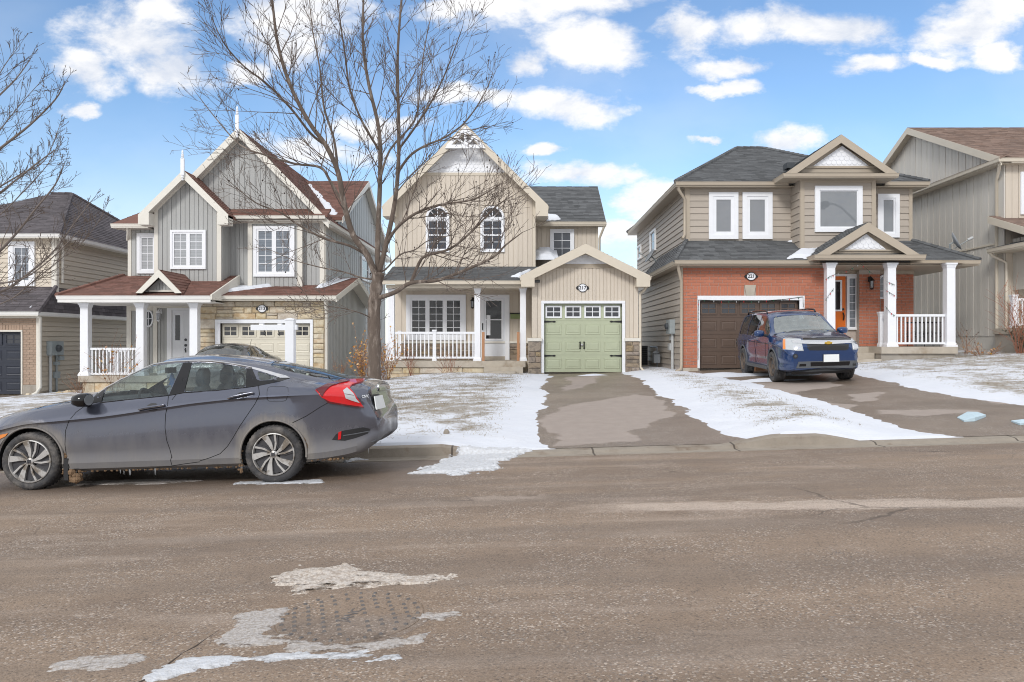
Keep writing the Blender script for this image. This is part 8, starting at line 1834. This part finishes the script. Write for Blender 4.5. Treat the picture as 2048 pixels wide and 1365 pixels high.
    d('grille_bar', 'chrome', H, [(1582,683),(1610,682.5),(1701,681.5),(1719,681),(1721,685),(1700,687),(1656,689.6),(1612,688.8),(1586,687.3)], .02, .02, 3)
    d('badge', 'gold_badge', H, [(1649,686.5),(1652.5,686.5),(1653.2,685.2),(1659.6,685),(1660,686.3),(1664,686.2),(1663.2,689),(1659.8,689.1),(1659.4,690.4),(1653,690.5),(1652.6,689.3),(1648.6,689.3)], .04, .0, 5)
    d('number_plate', 'plate_white', H, [(1646.8,709.6),(1677.5,708.7),(1677.9,723.7),(1646.8,724.5)], .022, .0); d('plate_holder', 'black_plastic', H, [(1645.4,709),(1678.2,708),(1678.6,725),(1645.4,725.8)], .014, .01)
    for (u, v, r) in ((1590.8, 713, 5), (1720.5, 710.5, 4)):
        d('fog_lamp', 'black_plastic', H, [(u+r*math.cos(k*math.tau/14), v+r*math.sin(k*math.tau/14)) for k in range(14)], .006, .01, 6); d('fog_lamp_lens', 'grey_plastic', H, [(u+r*.5*math.cos(k*math.tau/10), v+r*.5*math.sin(k*math.tau/10)) for k in range(10)], .010, .0, 6)
    d('bumper_insert', 'grey_plastic', H, [(1597,724),(1622,723),(1700,721.5),(1720.5,721),(1720.5,730),(1716,736),(1650,736.5),(1592,737)], .010, .01, 4); d('intake', 'gloss_black', H, [(1621,725),(1700,723),(1698,731),(1621,733)], .013, .0, 7); d('intake', 'gloss_black', H, [(1599,728.5),(1612,728),(1612,733),(1598,733.5)], .013, .0, 7); d('intake', 'gloss_black', H, [(1705,726.5),(1716,726),(1715.5,731),(1705,731.5)], .013, .0, 7)
    mb = MB(); n = 12; pr = []
    for i in range(n+1):
        y = -.66+1.32*i/n; x = 3.735-.16*(abs(y)/.66)**3; mb.v += [(x-.10, y, .33), (x, y, .335), (x+.012, y, .27), (x-.03, y, .215), (x-.12, y, .22)]
    for i in range(n):
        for j in range(4): a = 5*i+j; mb.f.append((a, a+5, a+6, a+1))
    cbuild(mb, 'lower_lip', 'black_plastic', H, 40)
    for sg in (1, -1):
        mb = MB(); cx_, cy_, cz_ = 2.22, sg*1.0, 1.135; n = 12
        for k, (dx_, a, b) in enumerate(((-.07, .115, .075), (-.05, .13, .085), (.0, .125, .085), (.05, .095, .06), (.07, .05, .03))):
            for j in range(n): t = j*math.tau/n; e = lambda q: math.copysign(abs(q)**.7, q); mb.v.append((cx_+dx_, cy_+a*e(math.cos(t)), cz_+b*e(math.sin(t))))
        for k in range(4):
            for j in range(n): p_, q_ = k*n+j, k*n+(j+1) % n; mb.f.append((p_, q_, q_+n, p_+n))
        mb.f += [tuple(range(n)), tuple(4*n+j for j in range(n))[::-1]]; m_ = cbuild(mb, 'door_mirror', 'paint_blue', H, 50); mb = MB(); mb.tube([(cx_, sg*.90, cz_-.04), (cx_, sg*.80, cz_-.06)], .035, 8); cbuild(mb, 'mirror_stalk', 'black_plastic', m_)
        mb = MB(); mb.tube([(.55, sg*.895, .95), (.75, sg*.91, .955)], .014, 6); mb.tube([(1.45, sg*.895, .95), (1.65, sg*.905, .955)], .014, 6); cbuild(mb, 'door_handle', 'paint_blue', H)
        for xx in (1.26, .25): mb = MB(); mb.tube([(xx, sg*(spl(SUVT['w'], xx)*.985+.001), .40), (xx-.02, sg*(spl(SUVT['w'], xx)*.98+.002), .7), (xx, sg*(spl(SUVT['w'], xx)+.001), .92), (xx, sg*(spl(SUVT['wb'], xx)+.003), 1.03)], .0045, 5); cbuild(mb, 'panel_gap', 'panel_gap', H)
        mb = MB(); mb.tube([(2.36, sg*(.905), .55), (2.38, sg*(.9), .92)], .0045, 5); cbuild(mb, 'panel_gap', 'panel_gap', H)
    # snow down the windscreen edge
    p = [c.hit(u, v) for u, v in ((1650,627),(1655,628),(1668,639),(1680,650),(1685,657),(1678,659),(1666,646),(1655,634))]
    mb = MB(); n = len(p); mb.v = [tuple(a+b*.02) for a, b in p]+[tuple(a-b*.01) for a, b in p]; mb.f = [tuple(range(n))]+[(i, (i+1) % n, n+(i+1) % n, n+i) for i in range(n)]; o = cbuild(mb, 'windscreen_snow', 'snow', H)
suv()
# wood block behind the front wheel
p = ground_px(1519, 742); q = MB(); q.box(p.x-.14, p.x+.14, p.y-.1, p.y+.1, p.z-.02, p.z+.13); tag(q.build('wheel_chock', 'wood_raw'), 'wooden block lying under the blue vehicle', 'wood block')
